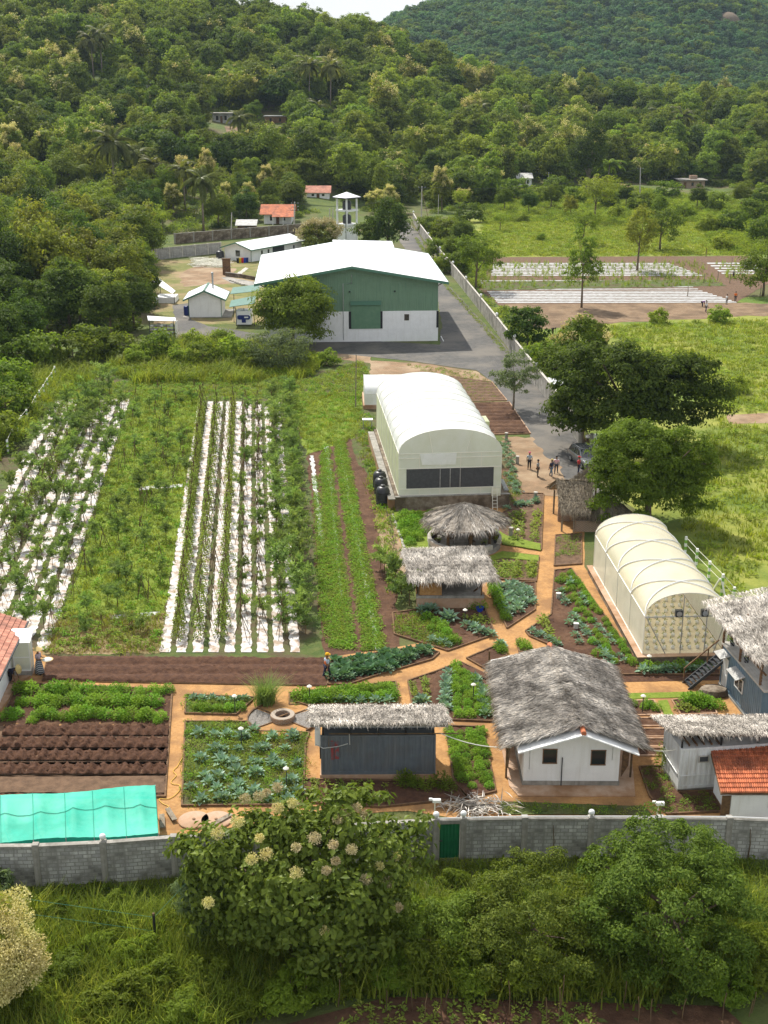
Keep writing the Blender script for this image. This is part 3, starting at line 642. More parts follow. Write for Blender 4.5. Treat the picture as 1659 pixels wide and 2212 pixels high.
GT_CLEAR = [  # picture rectangles that stay open: houses, road, yards (x0, x1, base y0, y1)
    (445, 515, 255, 312), (560, 625, 245, 320), (120, 165, 438, 500), (555, 650, 470, 530), (650, 735, 415, 470), (1100, 1165, 392, 450), (1312, 1358, 302, 345),
    (1275, 1330, 395, 470), (1465, 1530, 400, 455), (1320, 1400, 395, 470), (815, 845, 298, 330), (700, 790, 440, 560), (860, 925, 440, 560), (310, 500, 505, 600), (480, 660, 500, 620), (895, 930, 430, 500), (300, 330, 182, 205), (225, 275, 380, 480), (165, 185, 400, 455), (325, 355, 420, 480), (380, 470, 425, 530), (440, 530, 250, 330), (655, 735, 225, 300), (190, 235, 165, 210), (1290, 1340, 400, 470)]
FORZONE = [(-400, 745), (0, 752), (180, 745), (260, 722), (318, 690), (318, 640), (322, 560), (330, 530), (420, 512), (560, 470), (660, 470), (760, 452), (870, 474), (905, 468), (1040, 448), (1100, 405), (1250, 392), (1330, 400), (1520, 402), (1659, 412), (2100, 420), (2100, -300), (-400, -300)]
def forest_points():
    r = np.random.default_rng(11); out = []; y = 150.
    while y < 720:
        st = 6.6 + max(0, y - 250) * .0045; hw = y * .335 + 14; xs = np.arange(-hw, hw, st); xs = xs + r.uniform(-.42, .42, xs.size) * st; yv = y + r.uniform(-.42, .42, xs.size) * st
        out.append(np.stack([xs, yv], 1)); y += st
    p = np.concatenate(out); z = terrain(p[:, 0], p[:, 1]); px, py = proj(p[:, 0], p[:, 1], z); m = inpoly(px, py, FORZONE)
    for a, b, c, d in GT_CLEAR: m &= ~((px > a) & (px < b) & (py > c) & (py < d))
    m &= ~((px > 840) & (px < 1250) & (py > 470)) ; m &= py > -260
    return np.stack([p[:, 0], p[:, 1], z, px, py], 1)[m]
FP = forest_points(); FP = FP[np.argsort(FP[:, 1])]
rr = random.Random(5)
def kind_at(px, py):
    u = rr.random()
    if px < 330 and py > 440: return ('dark', 'mid', 'mid', 'light', 'olive')[int(u * 5)]
    if px < 640: return ('mid', 'mid', 'dark', 'olive', 'teak', 'banana', 'light', 'tall')[int(u * 8)]
    if px < 1080: return ('olive', 'teak', 'mid', 'teak2', 'mid', 'light', 'olive', 'tall', 'dark')[int(u * 9)]
    return ('mid', 'dark', 'olive', 'light', 'teak', 'tall', 'shrub', 'mid')[int(u * 8)]
WHERE = [((-999, 330, 560, 999), 'in the near wood on the left, before the yard'), ((-999, 330, 440, 560), 'in the wood left of the long white building'), ((330, 700, 380, 999), 'among the houses behind the block wall'),
         ((700, 1080, 380, 999), 'in the stand behind the water tower'), ((1080, 2000, 330, 999), 'on the flat ground beyond the far meadow'), ((-999, 330, -99, 440), 'on the lower hillside at the left'),
         ((330, 700, -99, 380), 'on the lower hillside above the red-roofed house'), ((700, 1080, -99, 380), 'on the lower hillside above the water tower'), ((1080, 2000, -99, 330), 'on the slope under the far mountain')]
NAMES = {'dark': 'dense dark green broadleaf tree', 'mid': 'mid green broadleaf tree', 'olive': 'olive green broadleaf tree', 'light': 'light green airy tree', 'tall': 'tall narrow green tree', 'teak': 'olive tree topped with cream blossom', 'teak2': 'tree thickly covered with tan blossom', 'shrub': 'round green shrub', 'banana': 'banana plant with broad pale leaves', 'shrub_l': 'pale green shrub'}
NI = 262
for n, (x, y, z, px, py) in enumerate(FP[:NI]):
    k = kind_at(px, py); wh = next((t for (a, b, c, d), t in WHERE if a <= px < b and c <= py < d), 'in the wood')
    s = rr.uniform(.75, 1.2) * (1.5 if k in ('shrub', 'banana') else 1) * (.8 if px > 900 or px > 330 and py > 400 else 1)
    plant(k, x, y, (s * rr.uniform(.9, 1.15), s * rr.uniform(.9, 1.15), s * rr.uniform(.85, 1.15)), label=NAMES[k] + ' ' + wh, group=NAMES[k] + 's ' + wh, z=z - .2)
def crown_mesh(name, mats, rad, zc, ncl, per, L, seed, nb=0, **kw):
    v, f, C, cr = crown_geo(seed, rad, zc, ncl, per, L, .7, **kw)
    if not nb: return mesh_np(name, v, f, mats[:1])
    bv, bf = blossom_geo(seed, C, cr, rad, zc, nb, L, per=34)
    return mesh_np(name, np.concatenate([v, bv]), np.concatenate([f, bf + len(v)]), mats, [0] * len(f) + [1] * len(bf))
FM = [crown_mesh('forest_crown_a', ['leaf_forest'], (4.2, 4.2, 3.6), 5.5, 80, 42, .55, 31), crown_mesh('forest_crown_b', ['leaf_forest'], (3.6, 3.6, 4.4), 6., 80, 42, .52, 32),
      crown_mesh('forest_crown_c', ['leaf_mid'], (4.4, 4.2, 3.2), 5., 80, 42, .55, 33), crown_mesh('forest_crown_d', ['leaf_dark'], (4., 4., 3.8), 5.5, 80, 42, .55, 34),
      crown_mesh('forest_crown_e', ['leaf_olive', 'blossom'], (3.4, 3.4, 4.6), 6.4, 80, 40, .52, 35, nb=16), crown_mesh('forest_crown_f', ['leaf_forest'], (3.4, 3.4, 4.8), 6.4, 80, 42, .52, 36)]
FM += [crown_mesh('forest_crown_g', ['leaf_forest'], (2.4, 2.4, 5.6), 6.8, 70, 40, .5, 37, top=.3), crown_mesh('forest_crown_h', ['leaf_mid'], (6.2, 5.6, 2.9), 6., 110, 42, .5, 38, inner=.3, clr=.22), crown_mesh('forest_crown_i', ['leaf_forest', 'blossom'], (4.6, 3.4, 3.6), 5.4, 60, 40, .55, 39, nb=5, inner=.25, clr=.42)]
q = FP[NI:]; r = np.random.default_rng(4); n = len(q); wts = r.random(n)
tk = (wts + .12 * np.sin(q[:, 0] * .03) + .12 * np.cos(q[:, 1] * .025)); upper = q[:, 4] < 200
ix = np.where(tk < .2, 3, np.where(tk < .38, 2, np.where(tk < .55, 0, np.where(tk < .72, 1, np.where(tk < .86, 5, 4)))))
ix = np.where(upper & (ix == 3) & (q[:, 3] < 1000) & (r.random(n) < .6), 5, ix); ix = np.where((ix == 4) & (r.random(n) < .6), 2, ix)
ix = np.where(r.random(n) < .36, 6 + r.integers(0, 3, n), ix)
scatter('hillside_forest', FM, q[:, :3] - [0, 0, .8], (.62 + .8 * r.random(n) ** 1.3) * np.where(q[:, 1] > 450, 1.12, 1), r.random(n) * 6.28, ix, 'dense mixed wood of green and cream flowering trees covering the hillside', 'forest')
# undergrowth that closes the floor between the trunks
def rgrid(y0, y1, st, f=.34, seed=2):
    r = np.random.default_rng(seed); X, Y = np.meshgrid(np.arange(-y1 * f, y1 * f, st), np.arange(y0, y1, st)); X = X.ravel() + r.uniform(-.5, .5, X.size) * st; Y = Y.ravel() + r.uniform(-.5, .5, Y.size) * st
    m = abs(X) < Y * f + 10; X = X[m]; Y = Y[m]; Z = terrain(X, Y); px, py = proj(X, Y, Z); return X, Y, Z, px, py
X, Y, Z, px, py = rgrid(160, 560, 3.2); m = inpoly(px, py, FORZONE)
for a, b, c, d in GT_CLEAR[:18]: m &= ~((px > a) & (px < b) & (py > c) & (py < d - 18))
UM = [weed_mesh('under_a', 'leaf_mid', 160, 1.7, 1.6, .5, .55, 1), weed_mesh('under_b', 'leaf_dark', 160, 1.6, 1.8, .5, .55, 2), weed_mesh('under_c', 'leaf_light', 140, 1.5, 1.3, .45, .5, 3)]
n = int(m.sum()); r = np.random.default_rng(8)
scatter('undergrowth', UM, np.stack([X[m], Y[m], Z[m] - .2], 1), .6 + .7 * r.random(n), r.random(n) * 6.28, r.integers(0, 3, n), 'low green undergrowth closing the floor of the wood', 'undergrowth')
# far mountain
X, Y, Z, px, py = rgrid(760, 1640, 8.6, .36, 5); m = (px > 820) & (px < 1760) & (py < 250) & (py > -130) & (Y < 1640)
m &= ~((px > 1545) & (px < 1600) & (py > 35) & (py < 58))
MM = [crown_mesh('mountain_crown_a', ['leaf_far_haze'], (5.4, 5.4, 4.2), 5., 46, 18, 1.3, 41), crown_mesh('mountain_crown_b', ['leaf_far_haze'], (4.6, 4.6, 4.6), 5., 46, 18, 1.2, 42), crown_mesh('mountain_crown_c', ['leaf_mid'], (5.4, 5., 4.), 5., 46, 18, 1.3, 43), crown_mesh('mountain_crown_d', ['leaf_dark'], (5.4, 5., 4.), 5., 46, 18, 1.3, 44)]
n = int(m.sum()); r = np.random.default_rng(9)
scatter('mountain_forest', MM, np.stack([X[m], Y[m], Z[m] - 1.5], 1), .75 + .65 * r.random(n), r.random(n) * 6.28, np.array([0, 0, 1, 1, 2, 3])[r.integers(0, 6, n)], 'forest covering the far mountain, its leaves coloured blue green for haze', 'forest')
print('forest', len(FP), 'mountain', n)
# palms where the photograph shows them: (picture x, y of the foot, scale, kind)
for i, (a, b, s, k, lab) in enumerate((
        (250, 452, 1.3, 'palm', 'largest coconut palm, standing in the wood above the red roof at left'), (300, 415, 1.0, 'palm2', 'coconut palm just right of the largest palm'), (172, 425, 1.1, 'palm_y', 'yellowish palm left of the largest coconut palm'),
        (340, 440, .95, 'palm2', 'coconut palm half behind a cream flowering tree'), (400, 455, 1.0, 'palm2', 'coconut palm behind the left end of the block wall'), (440, 500, 1.15, 'palm2', 'leaning coconut palm nearest the block wall'),
        (203, 175, 1.1, 'palm', 'left one of two palms high on the left hillside'), (222, 172, 1.2, 'palm', 'right one of two palms high on the left hillside'), (36, 275, 1.0, 'palm_y', 'yellow palm at the left edge of the hillside'), (668, 230, 1.1, 'palm', 'left one of the palm pair on the slope above the tower'),
        (714, 232, 1.1, 'palm', 'right one of the palm pair on the slope above the tower'), (690, 292, .9, 'palm2', 'short palm below the palm pair on the slope'), (1312, 408, 1.15, 'palm_y', 'yellow green palm beside the bend of the dirt track'), (1035, 290, 1.0, 'palm2', 'palm in the middle of the slope'), (905, 295, 1., 'palm2', 'palm on the slope above the road end'),
        (1130, 290, 1.0, 'palm2', 'palm on the slope left of the white hillside hut'), (1468, 330, 1.1, 'palm', 'tall palm above the flat-roofed brown house'), (1420, 300, 1., 'palm2', 'palm right of the white hillside hut'), (1010, 100, 1.0, 'palm2', 'palm on the ridge below the far mountain'), (520, 330, 1., 'palm2', 'palm below the grey hut on the hillside'))):
    p = GT(a, b); plant(k, p.x, p.y, s * 1.18, label=lab, group='coconut palms on the hillside', z=p.z - .1)
# ------------------------------------------------------------------ single trees that matter by their shape
def crown_tree(key, name, lab, cat, foot, leaf, rad, zc, ncl, per, L, W, r0, sc=1., bark='bark', blossom=None, nb=0, **kw):
    tree_proto(key, name, lab, leaf, rad, zc, ncl, per, L, W, r0, blossom, nb, bark, **kw); p = G(*foot); TREE[key]['category'] = cat
    return plant(key, p.x, p.y, sc, 0, lab, None, 0)
crown_tree('wh', 'broadleaf_tree', 'dense green tree hiding the left part of the green warehouse front', 'tree', (632, 752), 'leaf_mid', (4.7, 4.2, 3.8), 5.2, 220, 80, .4, .5, .3)
crown_tree('wh2', 'grey_leaved_shrub', 'grey green shrub at the foot of the tree by the warehouse', 'shrub', (600, 800), 'leaf_grey', (3.5, 3., 2.6), 2.5, 110, 50, .3, .5, .15)
crown_tree('big', 'broadleaf_tree', 'broad dark evergreen tree beside the perimeter wall, widest crown of all', 'tree', (1372, 962), 'leaf_dark', (7.6, 6.2, 4.4), 5.6, 380, 120, .36, .55, .5, clr=.19)
crown_tree('round', 'broadleaf_tree', 'round bright green tree overhanging the thatched shed and cream tunnel', 'tree', (1398, 1130), 'leaf_bright', (4.5, 4.2, 4.3), 4.7, 360, 130, .25, .5, .3, clr=.17)
crown_tree('rd', 'feathery_tree', 'small pale feathery tree at the kerb of the road', 'tree', (1108, 888), 'leaf_grey', (2.6, 2.4, 2.3), 4., 70, 60, .26, .35, .12, clr=.25, bark='bark_pale')
crown_tree('f1', 'broadleaf_tree', 'tree with bare trunk at the left edge of the far vegetable field', 'tree', (1028, 628), 'leaf_mid', (3.6, 3.4, 3.4), 6.6, 90, 50, .36, .5, .18)
crown_tree('f2', 'broadleaf_tree', 'slim two-tiered tree in front of the far white crop rows', 'tree', (1256, 665), 'leaf_mid', (2.5, 2.4, 4.6), 7.2, 100, 46, .34, .5, .16, clr=.26)
crown_tree('f3', 'broadleaf_tree', 'loose grey green tree standing on the back edge of the far field', 'tree', (1376, 585), 'leaf_olive', (3.2, 3., 4.2), 7.4, 90, 46, .36, .5, .2)
crown_tree('f4', 'broadleaf_tree', 'dark tree behind the back edge of the far field', 'tree', (1425, 540), 'leaf_dark', (4., 3.6, 4.), 5.6, 90, 46, .4, .5, .2)
crown_tree('f5', 'broadleaf_tree', 'dense tree at the right picture edge beside the far field', 'tree', (1648, 640), 'leaf_mid', (4., 3.6, 4.), 4.6, 110, 50, .4, .5, .2)
crown_tree('s1', 'teak_sapling', 'leafy young tree with cream tips outside the wall by the bare field', 'tree', (1245, 790), 'leaf_mid', (3., 2.8, 2.6), 3.4, 90, 46, .4, .6, .12, blossom='blossom', nb=8)
crown_tree('s2', 'broadleaf_tree', 'dark shrubby tree close outside the perimeter wall', 'tree', (1138, 762), 'leaf_dark', (2.4, 2.2, 3.), 3.6, 70, 46, .4, .6, .12)
crown_tree('s3', 'broadleaf_tree', 'bushy green tree between the wall and the broad dark evergreen', 'tree', (1210, 835), 'leaf_mid', (3.2, 2.8, 2.2), 2.6, 90, 46, .36, .6, .12)
crown_tree('tw', 'broadleaf_tree', 'dark green tree right of the water tower', 'tree', (838, 545), 'leaf_dark', (4.8, 4., 4.4), 5.8, 120, 46, .5, .55, .25)
crown_tree('tw2', 'broadleaf_tree', 'lower bright green tree at the foot of the water tower', 'tree', (795, 540), 'leaf_mid', (3., 2.8, 3.), 3.6, 90, 46, .45, .55, .2)
crown_tree('tw3', 'flowering_tree', 'rounded tree thick with tan blossom left of the water tower', 'tree', (690, 545), 'leaf_olive', (3.6, 3., 3.2), 3.4, 100, 40, .45, .6, .2, blossom='blossom_dry', nb=60)
crown_tree('gi', 'giant_tree', 'very tall dark fig tree with pale trunk near the bend of the dirt track', 'tree', (1268, 425), 'leaf_dark', (6., 5., 9.), 12., 170, 46, .6, .55, .7, bark='bark_pale', top=.15)
for k, (a, b, s, kd, lab) in enumerate((
    (950, 560, 1.5, 'shrub', 'leftmost shrub outside the road wall'), (965, 520, 1.7, 'shrub', 'shrub high up outside the road wall'), (990, 590, 1.5, 'shrub', 'shrub outside the road wall by the field corner'), (960, 590, 1.3, 'shrub_l', 'pale shrub outside the road wall'),
    (1080, 500, .55, 'light', 'thin young tree in the meadow beyond the far field'), (1060, 440, 1.9, 'shrub', 'first dark bush at the back of the far meadow'), (1110, 430, 2.2, 'shrub', 'second dark bush at the back of the far meadow'), (1165, 440, 1.8, 'shrub', 'third dark bush at the back of the far meadow'),
    (1200, 425, 2.2, 'shrub', 'bush left of the giant fig'), (1240, 440, 1.7, 'shrub', 'bush at the foot of the giant fig'), (1285, 480, 1.4, 'light', 'rounded young tree in the middle of the far meadow'), (1310, 450, 1.6, 'shrub', 'bush right of the giant fig'), (1260, 530, .9, 'light', 'pale tree behind the slim two-tiered tree'),
    (1330, 470, 1.3, 'shrub_l', 'light bush in the far meadow'), (1440, 430, 1.9, 'shrub', 'bush left of the flat-roofed house'), (1480, 470, 1.5, 'shrub_l', 'pale bush in front of the flat-roofed house'), (1545, 455, 1.8, 'shrub', 'bush right of the flat-roofed house'),
    (1580, 500, 1.8, 'shrub', 'first bush on the right of the far meadow'), (1620, 480, 2.1, 'shrub', 'second bush on the right of the far meadow'), (1650, 520, 2., 'shrub', 'third bush on the right of the far meadow'), (1560, 540, 1.3, 'shrub_l', 'light bush at the field fence'), (1530, 500, 1.5, 'shrub_l', 'pale bush in the right of the far meadow'), (1655, 445, 2.2, 'shrub', 'large bush at the right picture edge'), (1385, 455, 1.8, 'shrub', 'bush by the pole at the dirt track'), (1130, 480, .8, 'shrub_l', 'small light bush in the far meadow'), (1090, 455, .6, 'mid', 'first low tree among the dark bushes of the far meadow'), (1142, 462, .55, 'dark', 'second low tree among the dark bushes of the far meadow'), (1190, 452, .65, 'mid', 'third low tree among the dark bushes of the far meadow'), (1232, 468, .5, 'olive', 'fourth low tree among the dark bushes of the far meadow'), (1352, 446, .55, 'dark', 'low dark tree left of the tall pole'), (1425, 470, .55, 'mid', 'low tree right of the tall pole'), (1505, 452, .6, 'dark', 'low dark tree before the flat-roofed house'), (1600, 452, .7, 'mid', 'low tree at the far right of the meadow'), (1640, 470, .65, 'dark', 'low dark tree at the far right of the meadow'), (1000, 540, .6, 'dark', 'dark tree outside the road wall'), (975, 570, .5, 'mid', 'low tree outside the road wall'),
    (1170, 520, .6, 'shrub', 'small bush in the far meadow'), (1015, 480, 1.7, 'shrub', 'bush above the road wall'), (930, 505, 1.5, 'shrub', 'bush at the top of the road wall'),
    (1420, 700, .9, 'shrub_l', 'round green clump at the edge of the bare field'), (1555, 698, 1., 'shrub_l', 'wide low clump at the edge of the bare field'), (1280, 745, 1.2, 'shrub', 'small bush in front of the bare field'), (1180, 800, 1.3, 'shrub', 'bush between wall and young tree'), (1590, 850, .8, 'shrub_l', 'pale weed clump in the bright meadow'))):
    p = GT(a, b); kk = s if isinstance(s, tuple) else s; plant(kd, p.x, p.y, kk, label=lab, group='bushes and young trees of the meadows', z=p.z)
# hedge line of weeds and shrubs between field and yard
for k, (a, b, s, kd) in enumerate(((250, 775, 1.2, 'shrub'), (300, 790, 1., 'shrub_l'), (345, 775, 1.3, 'shrub'), (390, 785, .9, 'shrub_l'), (440, 790, 1.1, 'shrub'), (500, 780, 1.3, 'shrub_l'), (545, 800, 1., 'shrub'), (420, 750, .9, 'shrub_l'), (480, 752, .9, 'shrub'), (160, 790, 1.4, 'shrub'), (205, 770, 1.5, 'shrub'), (100, 790, 1.5, 'shrub'), (40, 800, 1.6, 'shrub'), (20, 850, 1.4, 'shrub'), (15, 900, 1.3, 'shrub'), (5, 960, 1.2, 'shrub'), (660, 800, .8, 'shrub_l'), (710, 790, .8, 'shrub_l'))):
    p = G(a, b); plant(kd, p.x, p.y, s, label='overgrown bush in the green thicket between crop field and yard', group='bushes of the thicket behind the crop field', z=0)
for k, (a, b, s) in enumerate(((10, 790, .8), (60, 770, .75), (20, 730, .9), (290, 712, .72), (322, 655, .6), (240, 735, .8))):
    p = G(a, b); plant('dark', p.x, p.y, s, label='dark tree at the left picture edge above the fence of striped posts', group='dark trees at the left edge above the fence', z=0)
# foreground
crown_tree('fg_teak', 'flowering_tree', 'large teak tree with big leaves and cream flower heads before the block wall', 'tree', (640, 2075), 'leaf_teak', (4.5, 3.4, 3.6), 4.1, 420, 44, .3, .62, .28, clr=.16, inner=.5, droop=.35, low=-.95)
crown_tree('fg_bush', 'broadleaf_tree', 'large bushy tree of small bright leaves at lower right before the wall', 'tree', (1425, 2085), 'leaf_fg', (4.3, 3.2, 2.9), 3.2, 430, 105, .17, .42, .22, clr=.125, inner=.45, droop=.2, low=-.95)
crown_tree('fg_mid', 'shrub', 'sprawling green shrub between the teak and the bushy tree', 'shrub', (1150, 2070), 'leaf_fg', (3.6, 2.6, 2.1), 1.8, 260, 110, .16, .4, .1, clr=.16, low=-.95)
crown_tree('fg_grey', 'shrub', 'grey green fine-leaved shrub against the left side of the teak', 'shrub', (440, 2030), 'leaf_grey', (1.5, 1.3, 1.9), 2.2, 110, 110, .13, .32, .07, clr=.24, low=-.95)
crown_tree('fg_weed', 'shrub', 'low weedy shrub at the right foot of the teak', 'shrub', (960, 2060), 'leaf_fg', (2.3, 1.6, 1.5), 1.1, 120, 90, .15, .35, .06, clr=.26)
crown_tree('fg_yel', 'flowering_tree', 'tree covered with cream yellow flower sprays in the lower left corner', 'tree', (-25, 2190), 'leaf_olive', (2.2, 2.2, 2.3), 2.5, 90, 26, .3, .6, .15, blossom='blossom', nb=0, clr=.26)
crown_tree('fg_edge', 'shrub', 'small leafy branch tip at the left edge above the cream tree', 'shrub', (-12, 1945), 'leaf_grey', (.8, .8, .7), 1., 30, 60, .2, .4, .05)
crown_tree('fgw', 'weedy_shrub', 'tangled weedy shrub in the tall grass before the wall', 'shrub', (300, 2090), 'leaf_bright', (1., .9, .8), .6, 60, 60, .15, .4, .04, clr=.3, low=-.5)
for k, (a, b, s_) in enumerate(((210, 2060, .8), (150, 2120, 1.1), (330, 2160, 1.2), (60, 2180, .9), (250, 2200, 1.3), (450, 2130, 1.2), (520, 2190, 1.), (900, 2010, 1.1), (930, 2110, 1.3), (1000, 1985, 1.), (1020, 2140, 1.1), (850, 2130, 1.), (1600, 2060, 1.1), (1640, 2130, 1.2), (120, 1990, .7), (240, 1985, .8), (1560, 2160, 1.1), (1130, 2130, 1.2), (1220, 2120, 1.1), (700, 2150, .9), (400, 2210, 1.1), (1060, 1930, .6), (985, 1910, .6), (620, 2180, 1.2))):
    p = G(a, b); plant('fgw', p.x, p.y, (s_ * 1.1, s_, s_ * .9), label='tangled weedy shrub in the tall grass before the wall', group='weedy shrubs of the foreground slope', z=0)
TREE['fgw']['group'] = 'weedy shrubs of the foreground slope'
def flower_heads(t, spots, m, name='flower_head', rad=.3, per=260, L=.07, squash=.8, seed=1):
    r = np.random.default_rng(seed)
    for c in spots:
        e = rdir(per, r); P = np.array(c) + e * (r.random(per) ** .5)[:, None] * [rad, rad, rad * squash] * r.uniform(.75, 1.25); v, f = leafgeo(P, unit(e + r.normal(size=(per, 3)) * .6), rdir(per, r), L * (.7 + .6 * r.random(per)), L * .75); obj(name, mesh_np(name, v, f, [m]), t)
def crown_spot(t, zc, rad, px, py):
    """point on the crown's near skin seen at (px, py): ray against the crown ellipsoid, then local"""
    d = Vector(ray(px, py)); o = Vector((0, 0, CAMH)) - (t.location + Vector((0, 0, zc))); D = Vector((d.x / rad[0], d.y / rad[1], d.z / rad[2])); O = Vector((o.x / rad[0], o.y / rad[1], o.z / rad[2]))
    a = D.dot(D); b = 2 * O.dot(D); c = O.dot(O) - 1.05; q = b * b - 4 * a * c; tt = (-b - math.sqrt(q)) / (2 * a) if q > 0 else -b / (2 * a)
    return tuple(o + d * tt + Vector((0, 0, zc)))
t = TREE['fg_teak']; Rr = (4.5, 3.4, 3.6)
flower_heads(t, [crown_spot(t, 4.1, Rr, a, b) for a, b in ((513, 1775), (560, 1810), (600, 1745), (632, 1735), (545, 1855), (700, 2010), (820, 1818), (855, 1850), (575, 1845), (640, 1885), (470, 1800), (450, 1950), (820, 1870))], 'blossom', rad=.22, seed=2)
flower_heads(t, [crown_spot(t, 4.1, Rr, a, b) for a, b in ((575, 1712), (600, 1700), (745, 1755), (770, 1745), (790, 1760), (730, 1770), (530, 1725), (725, 1860), (705, 1880), (760, 1835), (790, 1900), (840, 1905), (880, 1870), (720, 1825), (860, 1960), (680, 1810), (560, 1720), (640, 1830))], 'blossom_dry', 'dry_flower_head', rad=.22, seed=3)
t = TREE['fg_yel']; Rr = (2.2, 2.2, 2.3)
flower_heads(t, [crown_spot(t, 2.5, Rr, a, b) for a, b in ((5, 1945), (25, 1965), (45, 1985), (15, 2000), (50, 2020), (75, 2040), (20, 2045), (55, 2060), (85, 2075), (30, 2090), (60, 2105), (10, 2110), (70, 2085), (25, 2130), (5, 2150), (0, 1980), (35, 1940), (5, 2070))], 'blossom', 'flower_head', rad=.5, per=520, L=.09, seed=4)
# ------------------------------------------------------------------ buildings
def P(px, py, Y):                                 # the point at distance Y seen at (px, py)
    d = ray(px, py); t = Y / d[1]; return Vector((d[0] * t, Y, CAMH + d[2] * t))
def loc(t, pts): m_ = Matrix.Rotation(-t.rotation_euler.z, 3, 'Z'); return [m_ @ (Vector(p) - t.location) for p in pts]
def thatch(t, quads, dens=150, L=.55, W=.035, m='thatch', base='thatch_base', thick=.14, seed=1, fringe=.35, name='thatch', jag=.24):
    """quads: (top left, top right, bottom right, bottom left); a base layer and loose fronds laid down the slope"""
    r = np.random.default_rng(seed); b = B(); PP = []; AA = []; NN = []; LL = []
    for q in quads:
        q = loc(t, q); b.slab([p - Vector((0, 0, .03)) for p in q], thick); q = [np.array(p) for p in q]
        n_ = np.cross(q[1] - q[0], q[3] - q[0]); area = np.linalg.norm(n_); n_ = n_ / area; n_ = n_ if n_[2] > 0 else -n_; k = int(area * dens * 2.8)
        u = r.random(k) * 1.02 - .01; v = r.random(k) * 1.02 - .04
        row = np.floor(v * 9) / 9; v = np.where(r.random(k) < .55, row + r.random(k) * .03, v)
        kf = int(np.linalg.norm(q[2] - q[3]) * 34 * fringe / .45); u = np.concatenate([u, r.random(kf)]); v = np.concatenate([v, .96 + .05 * r.random(kf)])
        ks = int(np.linalg.norm(q[0] - q[3]) * 16); u = np.concatenate([u, np.where(r.random(2 * ks) < .5, 0.0, 1.0) + r.normal(size=2 * ks) * .008]); v = np.concatenate([v, r.random(2 * ks)])
        u = u[:, None]; v = v[:, None]; k = len(u); p = (q[0] * (1 - u) + q[1] * u) * (1 - v) + (q[3] * (1 - u) + q[2] * u) * v
        dn = (q[3] - q[0]) * (1 - u) + (q[2] - q[1]) * u; dn = unit(dn); side = np.cross(np.broadcast_to(n_, dn.shape), dn)
        a = dn + side * r.normal(size=(k, 1)) * jag * 1.3 + n_ * (r.random((k, 1)) * .12 - .05); a[len(a) - 2 * ks - kf:len(a) - 2 * ks] += [0, 0, -.35]
        PP.append(p + n_ * (r.random((k, 1)) * .07 + .01)); AA.append(a); NN.append(n_ + r.normal(size=(k, 3)) * .22); LL.append(L * (.5 + r.random(k)))
    b.mk(name + '_base', base, t); LL = np.concatenate(LL)
    v, f = leafgeo(np.concatenate(PP), np.concatenate(AA), np.concatenate(NN), LL, W * .52 * (.6 + .9 * r.random(len(LL))), .3); obj(name, mesh_np(name, v, f, [m]), t)
def corrug(b, a, c, z0, z1, depth=.04, pitch=.28, out=None):
    """trapezoid-ribbed sheet from a to c (plan points)"""
    a = Vector((a[0], a[1], 0)); c = Vector((c[0], c[1], 0)); d = c - a; L_ = d.length; d.normalize(); nn = Vector((d.y, -d.x, 0)) if out is None else Vector(out); k = int(L_ / pitch); st = L_ / k; pr = []
    for i in range(k):
        for o_, e in ((0, 0), (.35, 0), (.5, 1), (.85, 1)): pr.append(a + d * (i + o_) * st + nn * depth * e)
    pr.append(c); n = len(pr)
    b.add([p + Vector((0, 0, z0)) for p in pr] + [p + Vector((0, 0, z1)) for p in pr], [(i, i + 1, n + i + 1, n + i) for i in range(n - 1)]); return b
def window(t, x0, x1, z0, z1, y, m='white_trim', glass='glass', name='window', fw=.06, proud=.03, bars=1, lab=None):
    """in a wall facing -y at local y; frame stands proud, pane is its sub-part"""
    b = B(); b.box(x0, x1, y - proud, y + .02, z0, z0 + fw).box(x0, x1, y - proud, y + .02, z1 - fw, z1).box(x0, x0 + fw, y - proud + .002, y + .02, z0 + fw, z1 - fw).box(x1 - fw, x1, y - proud + .002, y + .02, z0 + fw, z1 - fw)
    for i in range(1, bars): xm = lerp(x0, x1, i / bars); b.box(xm - fw / 3, xm + fw / 3, y - proud + .004, y + .02, z0 + fw, z1 - fw)
    o = b.mk(name, m, t); B().box(x0 + fw, x1 - fw, y - .008, y + .01, z0 + fw, z1 - fw).mk('pane', glass, o); return o
def gable_walls(t, w, d, he, ha, m, z0=0., name='wall'):
    h = w / 2; v = [(-h, 0, z0), (h, 0, z0), (h, d, z0), (-h, d, z0), (-h, 0, he), (h, 0, he), (h, d, he), (-h, d, he), (0, 0, ha), (0, d, ha)]
    return B().add(v, [(0, 1, 5, 8, 4), (2, 3, 7, 9, 6), (1, 2, 6, 5), (3, 0, 4, 7)]).mk(name, m, t)
def gable_roof(t, w, d, he, ha, os_, of, ob, m, th=.08, trim='green_trim', tw=.22, name='roof'):
    h = w / 2; s = (ha - he) / h; ze = he - s * os_; X_ = h + os_
    B().slab([(0, -of, ha + th), (0, d + ob, ha + th), (-X_, d + ob, ze + th), (-X_, -of, ze + th)], th).mk(name, m, t); B().slab([(0, -of, ha + th), (X_, -of, ze + th), (X_, d + ob, ze + th), (0, d + ob, ha + th)], th).mk(name, m, t)
    if trim:
        b = B()
        for y in (-of - .03, d + ob + .03):
            for sg in (-1, 1): b.beam((sg * .01, y, ha + th - tw / 2 + .03), (sg * X_, y, ze + th - tw / 2 + .03), .05, tw)
        for sg in (-1, 1): b.beam((sg * (X_ + .03), -of, ze + th - tw / 2), (sg * (X_ + .03), d + ob, ze + th - tw / 2), .06, tw)
        b.mk('fascia', trim, t)
    return ze
